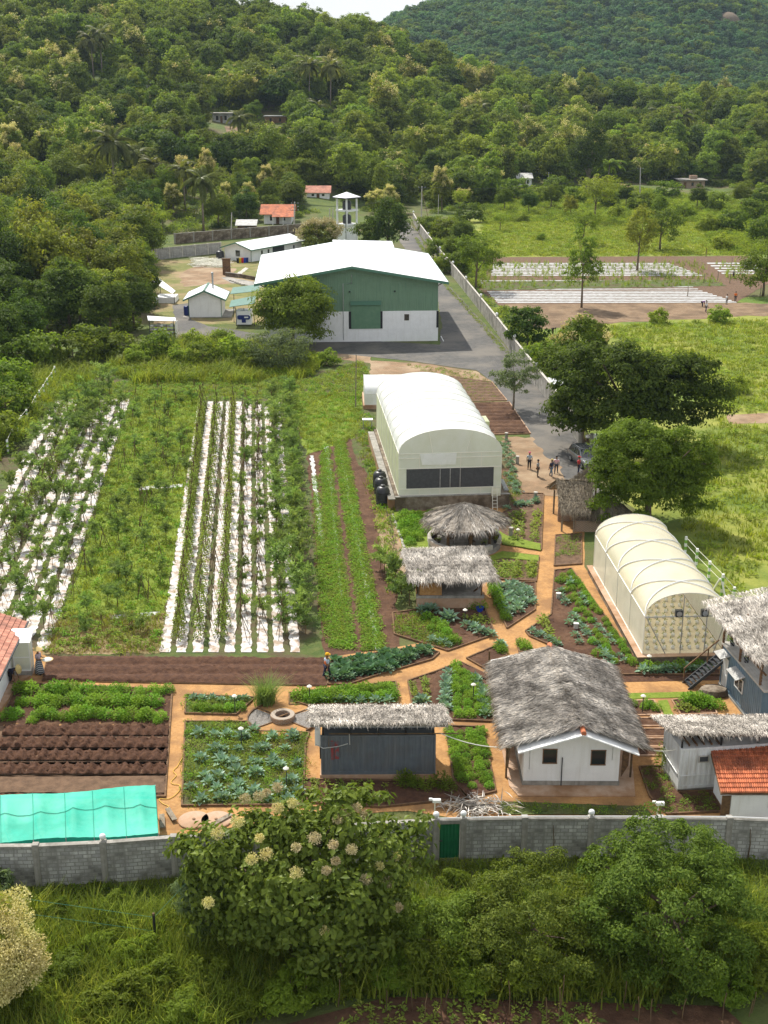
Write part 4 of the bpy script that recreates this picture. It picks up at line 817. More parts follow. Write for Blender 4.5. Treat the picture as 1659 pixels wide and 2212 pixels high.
# --- the green warehouse
t = thing('warehouse', 'large green and white warehouse with white roof and roller door', 'warehouse', (-4.5, 173.2, 0), R(3.5))
gable_walls(t, 24.2, 28, 8.55, 10.6, 'green_wall', 4.3); B().box(-12.15, 12.15, -.06, 28.06, 0, 4.3).mk('lower_wall', 'white_wall', t); B().box(-12.17, 12.17, -.09, -.06, 1.75, 1.8).mk('band', 'white_trim', t)
gable_roof(t, 24.2, 28, 8.55, 10.6, 1.3, 1.2, .6, 'white_roof_cross', .1, 'green_trim', .35)
o = B().box(-.1, 4.0, -.12, -.06, 1.85, 5.2).mk('shutter', 'shutter', t); B().box(-.2, 4.1, -.3, -.1, 5.2, 5.75).mk('shutter_box', 'green_trim', o); B().box(-.45, -.1, -.1, -.05, 1.85, 4.3).box(4.0, 4.3, -.1, -.05, 1.85, 4.3).mk('jamb', 'dark', o)
window(t, 7.3, 8.1, 2.9, 3.9, -.06, glass='glass'); window(t, -4.6, -4.0, 2.9, 4.0, -.06)
B().tube([(-1.2, -.12, .3), (-1.2, -.12, 8.2), (0, -.1, 8.2), (0, -.1, 9.4)], .05, 5).mk('conduit', 'steel', t); B().tube([(0, -1.1, 10.4), (0, -1.1, 13.2)], .035, 5).mk('lightning_rod', 'steel', t)
B().lathe([(.1, 0), (.16, .1), (.02, .2)], 8, (-.3, -.2, 7)).mk('wall_lamp', 'dark', t); B().lathe([(.1, 0), (.16, .1), (.02, .2)], 8, (6, -.2, 7)).mk('wall_lamp', 'dark', t)
B().box(11.9, 12.2, -.1, -.02, 1.9, 4.28).mk('corner_panel', 'dark', t)
for i in range(5):
    for sg in (-1, 1): B().beam((sg * 12.1, 1 + i * 6.5, 7.6), (sg * 13.2, 1 + i * 6.5, 8.2), .1, .12).mk('bracket', 'dark_steel', t)
B().tube([(12.9, -.6, .06), (12.9, 2.8, .06)], .07, 6).mk('drain_pipe', 'white_trim', t)
t = thing('annex', 'low white-roofed annex right behind the green warehouse', 'annex', (-3.2, 204.6, 0), R(3.5))
B().box(-4.4, 4.4, 0, 7, 0, 8.2).mk('wall', 'white_wall', t); B().slab([(-5, -.6, 8.9), (5, -.6, 8.7), (5, 7.4, 9.2), (-5, 7.4, 9.5)], .12).mk('roof', 'white_roof', t)
# --- long white building behind
a = G(543, 566); c = G(652, 545); l_ = G(484, 561); t = thing('long_building', 'long low white building with dark green trim and white roof', 'building', a, heading(a, c))
w_ = (l_ - a).length; d_ = (c - a).length
B().box(0, d_, 0, w_, 0, 2.6).mk('wall', 'white_wall', t); B().add([(0, 0, 2.6), (0, w_, 2.6), (0, w_ / 2, 3.6), (d_, 0, 2.6), (d_, w_, 2.6), (d_, w_ / 2, 3.6)], [(0, 1, 2), (3, 5, 4)]).mk('gable', 'white_wall', t)
for sg, yy in ((0, -.6), (1, w_ + .6)): B().slab([(-.7, w_ / 2, 3.72), (d_ + .5, w_ / 2, 3.72), (d_ + .5, yy, 2.5), (-.7, yy, 2.5)], .07).mk('roof', 'white_roof', t)
B().beam((-.73, -.62, 2.42), (-.73, w_ / 2, 3.64), .06, .22).beam((-.73, w_ + .62, 2.42), (-.73, w_ / 2, 3.64), .06, .22).beam((-.7, -.65, 2.4), (d_ + .5, -.65, 2.4), .05, .2).mk('fascia', 'green_trim', t); B().box(-.03, .06, -.03, .06, 0, 2.5).mk('corner_post', 'green_trim', t)
for x in (3.2, 5.4): window(t, x, x + .7, 1.0, 2.0, 0)
window(t, d_ - 3.2, d_ - 2.5, 1., 1.9, 0); B().box(7.2, 11.2, -.03, 0, .02, 2.35).mk('porch', 'dark_steel', t); B().box(d_ - 4.6, d_ - 3.7, -.04, 0, .02, 2.1).mk('door', 'white_trim', t)
B().box(-.04, 0, w_ * .42, w_ * .58, .9, 2.1).mk('window', 'glass', t)
def tank(p, r_, h, lab, s='water_tank', g=None, z=0.):
    t = thing(s, lab, 'water tank', (p[0], p[1], z), 0, g); pr = [(r_ * .96, 0)]; k = 6
    for i in range(k): pr += [(r_, h * .75 * (i + .2) / k), (r_, h * .75 * (i + .7) / k), (r_ * .96, h * .75 * (i + .85) / k)]
    B().lathe(pr + [(r_ * .97, h * .78), (r_ * .75, h * .92), (r_ * .35, h * .97)], 20).mk('shell', 'black_plastic', t, True); B().lathe([(r_ * .32, h * .96), (r_ * .32, h * 1.04), (r_ * .1, h * 1.06)], 14).mk('lid', 'black_plastic', t); return t
tank(G(476, 561), .85, 1.9, 'black water tank beside the long white building')
for i, (cn, m) in enumerate((('black', 'dark'), ('yellow', 'bin_y'), ('red', 'bin_r'), ('blue', 'bin_b'), ('dark blue', 'bin_n'))):
    if m not in MATS: mat(m, {'bin_y': (.6, .42, .01), 'bin_r': (.5, .03, .03), 'bin_b': (.02, .06, .4), 'bin_n': (.015, .03, .16)}[m], rough=.4)
    p = G(514 + i * 5, 568 - i * .2); t = thing('waste_bin', cn + ' waste bin in the row before the long white building', 'bin', p, 0, 'coloured bins in a row'); B().add([(-.2, -.2, 0), (.2, -.2, 0), (.2, .2, 0), (-.2, .2, 0), (-.25, -.25, .9), (.25, -.25, .9), (.25, .25, .9), (-.25, .25, .9)], [(3, 2, 1, 0), (0, 1, 5, 4), (1, 2, 6, 5), (2, 3, 7, 6), (3, 0, 4, 7), (4, 5, 6, 7)]).mk('body', m, t); B().box(-.28, .28, -.28, .28, .9, .98).mk('lid', m, t)
# --- small white house with chimney
a = G(409, 686); c = G(479, 686); t = thing('small_house', 'small white gabled house with steel chimney and green trim', 'house', (a + c) / 2, R(2)); w_ = (c - a).length
gable_walls(t, w_, 6.5, 3.1, 4.2, 'white_wall'); gable_roof(t, w_, 6.5, 3.1, 4.2, .75, .6, .6, 'white_roof_cross', .08, 'green_trim', .25); B().lathe([(.14, 0), (.14, 2.4), (.2, 2.4), (.2, 2.6), (.05, 2.7)], 10, (.9, 4.4, 3.7)).mk('chimney', 'steel', t); B().box(-.14, .14, -.62, 7.1, 4.29, 4.35).mk('ridge_cap', 'green_trim', t)
B().box(-w_ / 2 - 1, w_ / 2 + 1.5, -.3, 7, 0, .1).mk('plinth', 'concrete', t); B().box(-w_ / 2 - .03, -w_ / 2 + .06, -.03, .06, .1, 3).box(w_ / 2 - .06, w_ / 2 + .03, -.03, .06, .1, 3).mk('corner_post', 'green_trim', t)
p = G(405, 682); t = thing('drum', 'blue plastic drum at the left wall of the small white house', 'drum', p); B().lathe([(.5, 0), (.55, .2), (.55, 1.3), (.5, 1.5), (.2, 1.55)], 16).mk('body', 'bin_n', t, True); B().lathe([(.57, .5), (.57, .6)], 16).mk('hoop', 'bin_n', t)
# --- lean-to at the left edge of the yard, store for trays
def canopy(name, lab, quad, m, posts, t0=.07, cat='shelter', pm='dark_steel'):
    c = sum(quad, Vector()) / len(quad); t = thing(name, lab, cat, (c.x, c.y, 0)); B().slab(loc(t, quad), t0).mk('roof', m, t)
    for q in posts: q = Vector(q) - t.location; B().beam((q.x, q.y, 0), (q.x, q.y, q.z), .09, .09).mk('post', pm, t)
    return t
Y = G(360, 657).y
t = canopy('lean_to', 'white roofed lean-to half hidden by trees at the left of the yard', [P(325, 606, Y + 6), P(345, 602, Y + 6), P(379, 628, Y + 1), P(372, 634, Y)], 'white_roof', [P(376, 632, Y + .4), P(345, 606, Y + 5.5)]); B().box(-1.2, 2., -2.4, 1.5, 0, .9).mk('counter', 'white_wall', t)
Y = G(345, 737).y
t = canopy('tray_store', 'open store of metal racks under a flat white roof by the left trees', [P(318, 682, Y + 2.6), P(379, 686, Y + 2.4), P(380, 693, Y - .3), P(320, 692, Y - .3)], 'white_roof', [P(374, 690, Y), P(322, 690, Y)])
p0 = Vector((t.location.x, Y, 0)); o = B()
for i in range(4): o.box(-1.6, 1.9, .1, 1.2, .35 + i * .55, .4 + i * .55)
for x in (-1.6, -.4, .8, 1.9): o.box(x - .03, x + .03, .1, .16, 0, 2.3)
o = o.mk('rack', 'rust', t); o.location = p0 - t.location; B().box(2.0, 2.06, 0, 2, 0, 2.6).mk('side_sheet', 'white_trim', o)
for i in range(4):
    for k in range(7): B().box(-1.5 + k * .47, -1.1 + k * .47, .15, .9, .41 + i * .55, .41 + i * .55 + .1 + .08 * ((i * 7 + k * 3) % 4)).mk('tray', ('white_trim', 'steel', 'gi_grey')[(i + k) % 3], o)
# --- green-roofed generator shelters
Y = G(527, 704).y
t = canopy('generator_shelter', 'nearer green roofed shelter over a white generator housing', [P(499, 649, Y + 3), P(553, 638, Y + 3), P(551, 655, Y - .5), P(495, 663, Y - .5)], 'green_sheet', [P(509, 664, Y), P(548, 657, Y), P(504, 652, Y + 2.6)])
t = thing('generator', 'white generator housing with dark blue engine under the green roof', 'generator', (G(527, 704).x, Y, 0)); B().box(-1.15, 1.15, .1, 2.2, .2, 2.2).mk('housing', 'white_trim', t); B().box(-.8, .8, 0, .1, .95, 1.6).box(-.95, .95, -.02, .1, 1.05, 1.5).box(-.3, .3, -.05, .1, .5, .95).mk('engine', 'bin_n', t); B().box(-1.1, 1.1, 0, .08, .2, .4).mk('skid', 'white_trim', t); B().box(.1, .7, -.04, -.02, 1.2, 1.4).mk('plate', 'white_trim', t); B().tube([(0, .6, 2.2), (0, .6, 2.5)], .1, 8).mk('exhaust', 'steel', t)
Y = G(527, 668).y
canopy('pipe_shelter', 'farther green roofed shelter behind the generator', [P(503, 621, Y + 3), P(560, 614, Y + 3), P(560, 628, Y), P(497, 635, Y)], 'green_sheet', [P(505, 636, Y), P(556, 630, Y)])
# --- yard details
t = thing('ramp_wall', 'low stone retaining wall of the ramp in the yard', 'wall', G(500, 601)); q = loc(t, [G(488, 597), G(520, 600), G(560, 607)]); b = B()
for i in (0, 1): b.beam(q[i] + Vector((0, 0, .35)), q[i + 1] + Vector((0, 0, .3)), .3, .7)
b.mk('masonry', 'stone', t); B().beam(q[0] + Vector((0, 0, .75)), q[1] + Vector((0, 0, .7)), .4, .1).mk('coping', 'concrete', t)
sheet('ramp', [(478, 600), (490, 598), (565, 612), (565, 622), (500, 612)], .05, 'concrete', .1, 1); sheet('yard_path', [(505, 595), (530, 578), (537, 580), (515, 597)], .05, 'concrete_pale', .1, 1)
for i in range(6):
    p = G(499 + i * 5.2, 607 + i * 1.9); tag(B().box(-.35, .35, -.3, .3, 0, .3).mk('step_block', 'concrete_pale', None, bevel=.03), 'pale concrete step beside the ramp in the yard', 'step', 'steps beside the ramp').location = p
t = thing('notice_post', 'broad brown timber post standing in the yard grass', 'post', G(490, 594)); B().box(-.75, .75, -.15, .15, 0, 3.).mk('board', 'timber', t); B().box(-.85, .85, -.2, .2, 2.95, 3.1).mk('cap', 'timber', t)
b = B(); r = random.Random(3)
for i in range(240):
    p = G(r.uniform(416, 494), r.uniform(560, 578)); a_ = r.uniform(-.5, .5); d = Vector((math.cos(a_), math.sin(a_), r.uniform(-.05, .05))) * r.uniform(.5, 1.3); p.z = r.uniform(.05, .5); b.beam(p - d, p + d, .12, .06)
tag(b.mk('timber_heap', 'frame_white'), 'heap of pale split timber lying in the yard before the block wall', 'timber heap')
# --- water tower
t = thing('water_tower', 'white concrete water tower with hipped roof and black tanks', 'tower', (-8.4, 287.5, 0), R(45)); h = 1.55
for sx in (-1, 1):
    for sy in (-1, 1): B().box(sx * h - .16, sx * h + .16, sy * h - .16, sy * h + .16, 0, 9.6).mk('column', 'white_wall', t)
for z in (3.6, 6.7): B().box(-h - .25, h + .25, -h - .25, h + .25, z, z + .35).mk('platform', 'white_wall', t)
B().box(-h + .01, h - .01, -h - .02, h + .02, 0, 3.5).mk('base_wall', 'white_wall', t); B().box(h + .02, h + .08, -1., 1., 1.6, 3.4).mk('opening', 'dark', t)
B().add([(-2.3, -2.3, 9.6), (2.3, -2.3, 9.6), (2.3, 2.3, 9.6), (-2.3, 2.3, 9.6), (-2.3, -2.3, 9.8), (2.3, -2.3, 9.8), (2.3, 2.3, 9.8), (-2.3, 2.3, 9.8), (0, 0, 10.9)], [(3, 2, 1, 0), (0, 1, 5, 4), (1, 2, 6, 5), (2, 3, 7, 6), (3, 0, 4, 7), (4, 5, 8), (5, 6, 8), (6, 7, 8), (7, 4, 8)]).mk('roof', 'white_roof', t)
b = B()
for i in range(4): a_ = (-2.33, -2.33, 9.68), (2.33, -2.33, 9.68), (2.33, 2.33, 9.68), (-2.33, 2.33, 9.68); b.beam(a_[i], a_[(i + 1) % 4], .06, .26)
b.mk('fascia', 'dark_steel', t)
B().tube([(-h - .3, -h, 0), (-h - .3, -h, 7)], .06, 5).mk('pipe', 'dark_steel', t)
tank((-8.4, 287.5), 1., 2.1, 'black tank on the lower platform of the white tower', g='tanks on the water tower', z=3.95); tank((-8.4, 287.5), 1., 2.1, 'black tank on the upper platform of the white tower', g='tanks on the water tower', z=7.05)
# --- walls
def wall_run(name, lab, pts, h, m='block', th=.18, pil=None, pw=.3, cope='concrete', pm='concrete', ph=.15, gap=None):
    t = thing(name, lab, 'wall', pts[0])
    for i in range(len(pts) - 1):
        if gap is not None and i in gap: continue
        a, c = Vector(pts[i]), Vector(pts[i + 1]); L_ = (c - a).length; rz = heading(a, c); o = B().box(.0, L_, -th / 2, th / 2, -.3, h).mk('panel', m, t); o.location = a - t.location; o.rotation_euler = (0, 0, rz)
        if cope: k = B().box(.0, L_, -th / 2 - .04, th / 2 + .04, h, h + .07).mk('coping', cope, t); k.location = o.location; k.rotation_euler = (0, 0, rz)
    for q in (pil or pts):
        q = Vector(q) - t.location; o = B().box(-pw / 2, pw / 2, -pw / 2, pw / 2, -.3, h + ph).mk('pillar', pm, t, bevel=.02); o.location = q; o.rotation_euler = (0, 0, heading(pts[0], pts[-1]))
    return t
def globe(p, r_, lab, grp, z):
    t = thing('globe_lamp', lab, 'lamp', (p[0], p[1], z), 0, grp); B().lathe([(r_ * .45, 0), (r_ * .4, r_ * .4)], 10).mk('holder', 'concrete_pale', t); o = B().lathe([(r_ * math.sin(a_ * math.pi / 8) + .002, r_ * 1.35 - r_ * math.cos(a_ * math.pi / 8)) for a_ in range(9)], 14).mk('globe', 'white_trim', t, True)
wp = [G(-70, 1914), G(86, 1912), G(230, 1905), G(380, 1893), G(560, 1880), G(750, 1866), G(941, 1855), G(999, 1853), G(1130, 1850), G(1272, 1850), G(1420, 1850), G(1567, 1851), G(1720, 1858)]
t = wall_run('boundary_wall', 'weathered grey block wall with pillars along the front of the farm', wp, 2.1, gap=[6])
a, c = wp[6], wp[7]; o = B().box(.17, (c - a).length - .17, -.05, .03, .05, 1.95).mk('door', 'door_green', t, bevel=.01); o.location = a - t.location; o.rotation_euler = (0, 0, heading(a, c)); o['label'] = 'dark green ribbed metal door'; B().box(.15, .3, -.09, -.05, 1.0, 1.06).mk('handle', 'dark_steel', o)
k = B().box(0, (c - a).length, -.12, .12, 1.97, 2.17).mk('lintel', 'concrete', t); k.location = o.location; k.rotation_euler = o.rotation_euler
b = B(); b.tube([p - t.location + Vector((0, -.02, 2.24)) for p in wp[6:9]], .03, 5); b.tube([p - t.location + Vector((0, -.02, 2.24)) for p in wp[8:]], .03, 5); b.mk('conduit', 'white_trim', t)
r = random.Random(5)
for i in (3, 5, 6, 8, 9, 10, 11):
    a, c = wp[i], wp[i + 1]
    if i == 6: continue
    for f in (r.uniform(.25, .45), r.uniform(.6, .8))[:1 + i % 2]:
        q = a.lerp(c, f) - t.location; h_ = r.uniform(1., 1.9); B().tube([q + Vector((0, -.12, 0)), q + Vector((.04, -.13, h_ * .5)), q + Vector((-.03, -.12, h_))], [.04, .03, .015], 5).mk('vine_stem', 'bark', t)
for i, d in ((2, 'left of the big teak'), (6, 'left of the green door'), (7, 'right of the green door'), (9, 'left of the lower right bushy tree')): globe(wp[i], .15, 'white globe lamp on the block wall ' + d, 'globe lamps on the front wall', 2.25)
rw = [G(1252, 958), G(1205, 893), G(1158, 832), G(1110, 768), G(1072, 717), G(1038, 673), G(1006, 632), G(978, 597), G(950, 563), G(925, 530), G(905, 502), G(893, 480)]
wall_run('roadside_wall', 'long pale concrete wall along the right side of the road', rw, 2.2, 'concrete', cope='concrete_pale', pm='concrete_pale', pw=.32)
for i, p in enumerate(rw): globe(p, .22, 'small white globe lamp on the long roadside wall', 'globe lamps on the roadside wall', 2.35)
bw = [G(311 + (477 - 311) * i / 6, 564 + (547 - 564) * i / 6) for i in range(7)]; wall_run('block_wall', 'pale block wall behind the yard left of the long building', bw, 2.2, 'block_light', pm='concrete_pale')
bw = [G(378 + (662 - 378) * i / 7, 527 + (503 - 527) * i / 7) for i in range(8)]; wall_run('back_wall', 'darker stone wall behind the long white building', bw, 2.2, 'stone', pm='concrete')
# gate by the road end
t = thing('gate', 'brown mesh gate between concrete posts at the end of the roadside wall', 'gate', G(1256, 962)); q = loc(t, [G(1256, 962), G(1276, 985)])
for p in q: B().box(p.x - .15, p.x + .15, p.y - .15, p.y + .15, 0, 2.3).mk('post', 'concrete', t)
b = B(); a, c = q; [b.beam(a.lerp(c, .08) + Vector((0, 0, z)), a.lerp(c, .92) + Vector((0, 0, z)), .05, .05) for z in (.2, 1., 1.9)]; [b.beam(a.lerp(c, .08 + .84 * i / 14) + Vector((0, 0, .2)), a.lerp(c, .08 + .84 * i / 14) + Vector((0, 0, 1.9)), .03, .03) for i in range(15)]; b.mk('leaf', 'rust', t)
Y = G(1200, 872).y
canopy('lean_to', 'white sheet roof leaning on the outside of the roadside wall', [P(1183, 815, Y + 4), P(1218, 822, Y + 5), P(1222, 838, Y + 1), P(1200, 838, Y - .2)], 'white_roof', [P(1218, 838, Y + 1.2), P(1216, 824, Y + 4.6)])
canopy('roadside_hut', 'small white-sided stall under the broad dark tree by the gate', [P(1262, 935, 127), P(1302, 932, 127), P(1306, 944, 122), P(1266, 946, 122)], 'white_roof', [P(1300, 944, 122.5), P(1270, 946, 122.5), P(1300, 934, 126.5)])
# --- far houses
def hut(name, lab, px0, px1, py, hh, roof, wallm, depth=6, ra=1.4, flat=False, ov=.5, win=2, terr=True, cat='house', rz=0):
    a = GT(px0, py); c = GT(px1, py); p = (a + c) / 2; s = p.y / FOC * 1.03; w_ = (px1 - px0) * s; t = thing(name, lab, cat, p, rz); B().box(-w_ / 2, w_ / 2, 0, depth, -2, hh).mk('wall', wallm, t); h = w_ / 2
    if flat: B().box(-h - ov, h + ov, -ov, depth + ov, hh, hh + .25).mk('roof', roof, t)
    else:
        for y0, y1 in ((-ov, depth / 2), (depth + ov, depth / 2)): B().slab([(-h - ov, y1, hh + ra), (h + ov, y1, hh + ra), (h + ov, y0, hh - .1), (-h - ov, y0, hh - .1)], .12).mk('roof', roof, t)
        for sx in (-h + .05, h - .05): B().add([(sx, 0, hh), (sx, depth, hh), (sx, depth / 2, hh + ra - .15)], [(0, 1, 2)]).mk('gable', wallm, t)
    for i in range(win):
        x = lerp(-h, h, (i + .6) / (win + .2)); window(t, x - .45, x + .45, hh * .3, hh * .78, 0, 'rust' if wallm != 'white_wall' else 'white_trim', fw=.08)
    if win: x = lerp(-h, h, .5 if win == 2 else .2); B().box(x - .4, x + .4, -.05, 0, 0, hh * .75).mk('door', 'timber', t)
    return t
t = hut('village_house', 'orange-roofed white house among the trees behind the walls', 572, 628, 484, 2.6, 'tile_red', 'white_wall', 7, 2.0, ov=1.0); h_ = 4.
B().slab([(-1.2, -.9, 2.9), (4.6, -.9, 2.9), (4.6, -3, 2.1), (-1.2, -3, 2.1)], .1).mk('porch_roof', 'tile_red', t); [B().box(x - .08, x + .08, -2.9, -2.74, 0, 2.1).mk('post', 'white_trim', t) for x in (-1., 1.6, 4.3)]
hut('grey_shed', 'low shed with a grey sheet roof behind the stone wall', 514, 550, 500, 1.6, 'gi_grey', 'timber', 5, 1., win=1, cat='shed'); hut('village_house', 'house with a pinkish tile roof left of the water tower top', 664, 710, 428, 1.6, 'tile_pink', 'white_wall', 6, 1.6); hut('village_house', 'house with a dull red roof sunk in the trees at far left', 112, 158, 458, 1.6, 'tile_pink', 'white_wall', 6, 1.8)
hut('hillside_hut', 'grey flat-roofed block hut on the hillside', 460, 497, 266, 3.2, 'concrete', 'block', 6, flat=True, ov=.8); hut('hillside_hut', 'half-built brown shelter on the hillside above the red earth bank', 574, 616, 268, 2.6, 'gi_grey', 'rust', 5, flat=True, ov=.4); hut('hillside_hut', 'tiny grey-roofed hut high on the left hillside', 311, 323, 190, 1.8, 'gi_grey', 'white_wall', 4, .8, win=0)
hut('village_house', 'white house with grey roof at the far edge of the meadow', 1119, 1147, 403, 2.8, 'gi_grey', 'white_wall', 7, 1.4); hut('hillside_hut', 'white hut with pale roof on the slope at right', 1316, 1351, 312, 2.4, 'white_roof', 'white_wall', 6, 1.0); hut('village_house', 'little white house beside the yellow palm at the dirt track', 1286, 1309, 408, 2.6, 'timber', 'white_wall', 5, 1.2)
t = hut('village_house', 'unfinished flat-roofed brown house at the right', 1470, 1520, 407, 2.7, 'concrete', 'brickwork', 7, flat=True, ov=.8, win=3); B().box(-.5, 2., 2, 4, 2.95, 4.2).mk('stair_box', 'brickwork', t); hut('hillside_hut', 'small white hut on the slope above the tower', 830, 839, 302, 2., 'tile_pink', 'white_wall', 4, .9, win=0)
def drape(name, left, right, m, up=.12):
    a = [GT(*p) for p in left]; c = [GT(*p) for p in right]; v = [p + Vector((0, 0, up)) for p in a + c]; n = len(a); o = B().add(v, [(i, n + i, n + i + 1, i + 1) for i in range(n - 1)]).mk(name, m); o['kind'] = 'structure'
drape('dirt_track', [(1334, 398), (1352, 403), (1362, 410), (1362, 416), (1350, 424), (1338, 432)], [(1338, 396), (1362, 400), (1378, 409), (1380, 420), (1370, 430), (1348, 440)], 'dirt')
drape('earth_bank', [(485, 275), (492, 295), (500, 312)], [(560, 278), (575, 296), (580, 315)], 'far_dirt', .35)
t = GT(1572, 46); tag(B().lathe([(16, -6), (15, 2), (11, 6), (6, 9), (1, 10)], 12).mk('rock_outcrop', 'bark', None, True), 'brown bare rock outcrop on the shoulder of the far mountain', 'rock').location = t; bpy.data.objects['rock_outcrop'].scale = (.7, .8, .8)
# --- poles
def pole(b, tpy, lab, arms=0, stay=None, name='utility_pole', r_=.13, m='concrete_pale'):
    p = GT(*b); q = P(b[0] + 1.5, tpy, p.y); h = q.z - p.z; t = thing(name, lab, 'pole', p); B().tube([(0, 0, -.3), (q.x - p.x, 0, h)], [r_, r_ * .65], 8).mk('shaft', m, t)
    for i in range(arms): B().beam((q.x - p.x - .9, -.1, h - .4 - i * .8), (q.x - p.x + .9, -.1, h - .4 - i * .8), .09, .09).mk('crossarm', 'dark_steel', t); [B().lathe([(.05, 0), (.07, .1), (.03, .2)], 6, (q.x - p.x + x, -.1, h - .35 - i * .8)).mk('insulator', 'white_trim', t) for x in (-.8, 0, .8)]
    if stay: s_ = GT(*stay) - p; B().tube([s_, (q.x - p.x, 0, h * .85)], .07, 6).mk('stay', 'bamboo', t)
    return p + Vector((q.x - p.x, 0, h))
pw1 = pole((635, 500), 436, 'utility pole with crossarms in front of the orange-roofed house', 3, r_=.22); pole((499, 516), 459, 'thin bare pole above the long white building', r_=.16); pw2 = pole((910, 474), 402, 'pole with a slanting stay at the head of the road', 1, (927, 479), r_=.2); pole((946, 472), 420, 'thin pole right of the stayed pole', r_=.1)
pole((1184, 403), 372, 'pole beside the white house at the far meadow', 1, r_=.18); pw3 = pole((1382, 426), 362, 'tall pole at the bend of the dirt track', 1, r_=.22); pole((711, 493), 450, 'left white post of a pair beside the water tower', r_=.18); pole((718, 494), 449, 'right white post of a pair beside the water tower', r_=.18); pole((768, 885), 766, 'bare timber pole left of the white tunnels', r_=.07, m='bark_pale')
pole((1525, 556), 535, 'dark fence post at the back of the far field', r_=.1, m='timber', name='fence_post')
# ------------------------------------------------------------------ tunnels and huts of the farm
def zat(py, Y): return P(829.5, py, Y).z
def arch(w, he, ha, n=18): return [(-w / 2 * math.cos(math.pi * i / n), he + (ha - he) * math.sin(math.pi * i / n) ** .92) for i in range(n + 1)]
def tunnel(t, w, d, he, ha, z0, mr, ms, me_, hoops, fm='frame_white', fr=.04, diag=False, wavy=.04, sides=True, far_end=True, seed=1):
    r = random.Random(seed); pr = arch(w, he, ha); n = len(pr); ny = hoops * 6; v = []; f = []
    for j in range(ny + 1):
        y = d * j / ny; sag = wavy * math.sin(math.pi * (j % 6) / 6)
        for i, (x, z) in enumerate(pr): k = 1 - sag * math.sin(math.pi * i / (n - 1)) * .6; v.append((x * k, y, he + (z - he) * k + r.uniform(-.008, .008)))
    for j in range(ny):
        for i in range(n - 1): f.append((j * n + i, j * n + i + 1, (j + 1) * n + i + 1, (j + 1) * n + i))
    B().add(v, f).mk('roof_film', mr, t, True)
    if sides:
        for s in (-1, 1): B().add([(s * w / 2, 0, z0), (s * w / 2, d, z0), (s * w / 2, d, he), (s * w / 2, 0, he)], [(0, 1, 2, 3)]).mk('side_film', ms, t)
    for y in ((0, d) if far_end else (0,)): B().add([(x, y, z) for x, z in pr] + [(w / 2, y, z0), (-w / 2, y, z0)], [tuple(range(n + 2))]).mk('end_film', me_, t)
    for j in range(hoops + 1):
        y = d * j / hoops
        if not diag or j in (0, hoops): B().tube([(x * 1.004, y, z + .01) for x, z in pr], fr, 5).mk('hoop', fm, t)
        b = B(); [b.tube([(s * (w / 2 + .01), y, z0), (s * (w / 2 + .01), y, he)], fr, 5) for s in (-1, 1)]; b.mk('upright', fm, t)
    b = B()
    for s in (-1, 1): b.tube([(s * (w / 2 + .01), 0, he), (s * (w / 2 + .01), d, he)], fr * 1.2, 5).tube([(s * (w / 2 + .01), 0, z0 + .05), (s * (w / 2 + .01), d, z0 + .05)], fr, 5)
    b.mk('rail', fm, t)
    if diag:
        for j in range(hoops):
            for s in (1, -1): B().tube([(x * 1.008, d * (j + (i / (n - 1) if s > 0 else 1 - i / (n - 1))) / hoops, z + .04) for i, (x, z) in enumerate(pr)], fr * 1.5, 5).mk('brace_strap', 'white_trim', t)
# --- big white tunnel on its masonry plinth
Y0 = 101.5; a = P(860.7, 1068, Y0); c = P(1082.6, 1069, Y0); bl = G(813.5, 924.4, a.z); rz = heading(a, bl) - math.pi / 2; w_ = (c - a).length; d_ = (bl - a).length
t = thing('greenhouse', 'large white film greenhouse with dark mesh window on a stone plinth', 'greenhouse', ((a.x + c.x) / 2, Y0, 0), rz)
he = zat(978, Y0); ha = zat(927, Y0); z0 = a.z
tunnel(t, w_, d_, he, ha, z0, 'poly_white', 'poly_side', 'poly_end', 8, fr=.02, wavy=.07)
hw = w_ / 2
B().box(-hw - .3, hw + .7, -.35, d_, -.2, z0 - .02).mk('plinth', 'stone', t); B().box(-hw - .35, hw + .75, -.4, -.1, z0 - .02, z0 + .03).box(-hw - .9, -hw - .02, -.1, d_, z0 - .3, z0 - .24).mk('coping', 'concrete', t); B().box(-hw - .9, -hw - .3, .2, d_ - .2, -.1, z0 - .3).mk('walkway', 'slab', t)
zw0 = zat(1053.5, Y0); zw1 = zat(1010, Y0); sx = w_ / (1082.6 - 860.7); x0 = (877 - 971.6) * sx; x1 = (1066 - 971.6) * sx
o = B().box(x0, x1, -.03, -.012, zw0, zw1).mk('mesh_window', 'net_dark', t); b = B(); [b.box(lerp(x0, x1, f) - .03, lerp(x0, x1, f) + .03, -.06, -.035, zw0, zw1) for f in (.385, .5, .615)]; b.mk('mullion', 'steel', o); b = B()
for z in (zw0, zw1, zat(988, Y0), he, z0 + .05): b.box(-hw, hw, -.058, -.02, z - .03, z + .03)
for f in (.2, .4, .6, .8): b.box(lerp(-hw, hw, f) - .025, lerp(-hw, hw, f) + .025, -.055, -.022, z0, zw0 - .03).box(lerp(-hw, hw, f) - .025, lerp(-hw, hw, f) + .025, -.055, -.022, zw1 + .03, he)
b.tube([(-hw * .35, -.03, he), (-hw * .42, -.03, he + (ha - he) * .86)], .025, 5).tube([(hw * .3, -.03, he), (hw * .42, -.03, he + (ha - he) * .86)], .025, 5); b.mk('end_frame', 'frame_white', t)
b = B().add([(-hw * .55, -.08, zat(1002, Y0)), (hw * .1, -.08, zat(1003, Y0)), (hw * .12, -.09, he), (-hw * .6, -.09, he)], [(0, 1, 2, 3)]).mk('loose_film', 'poly_white', t)
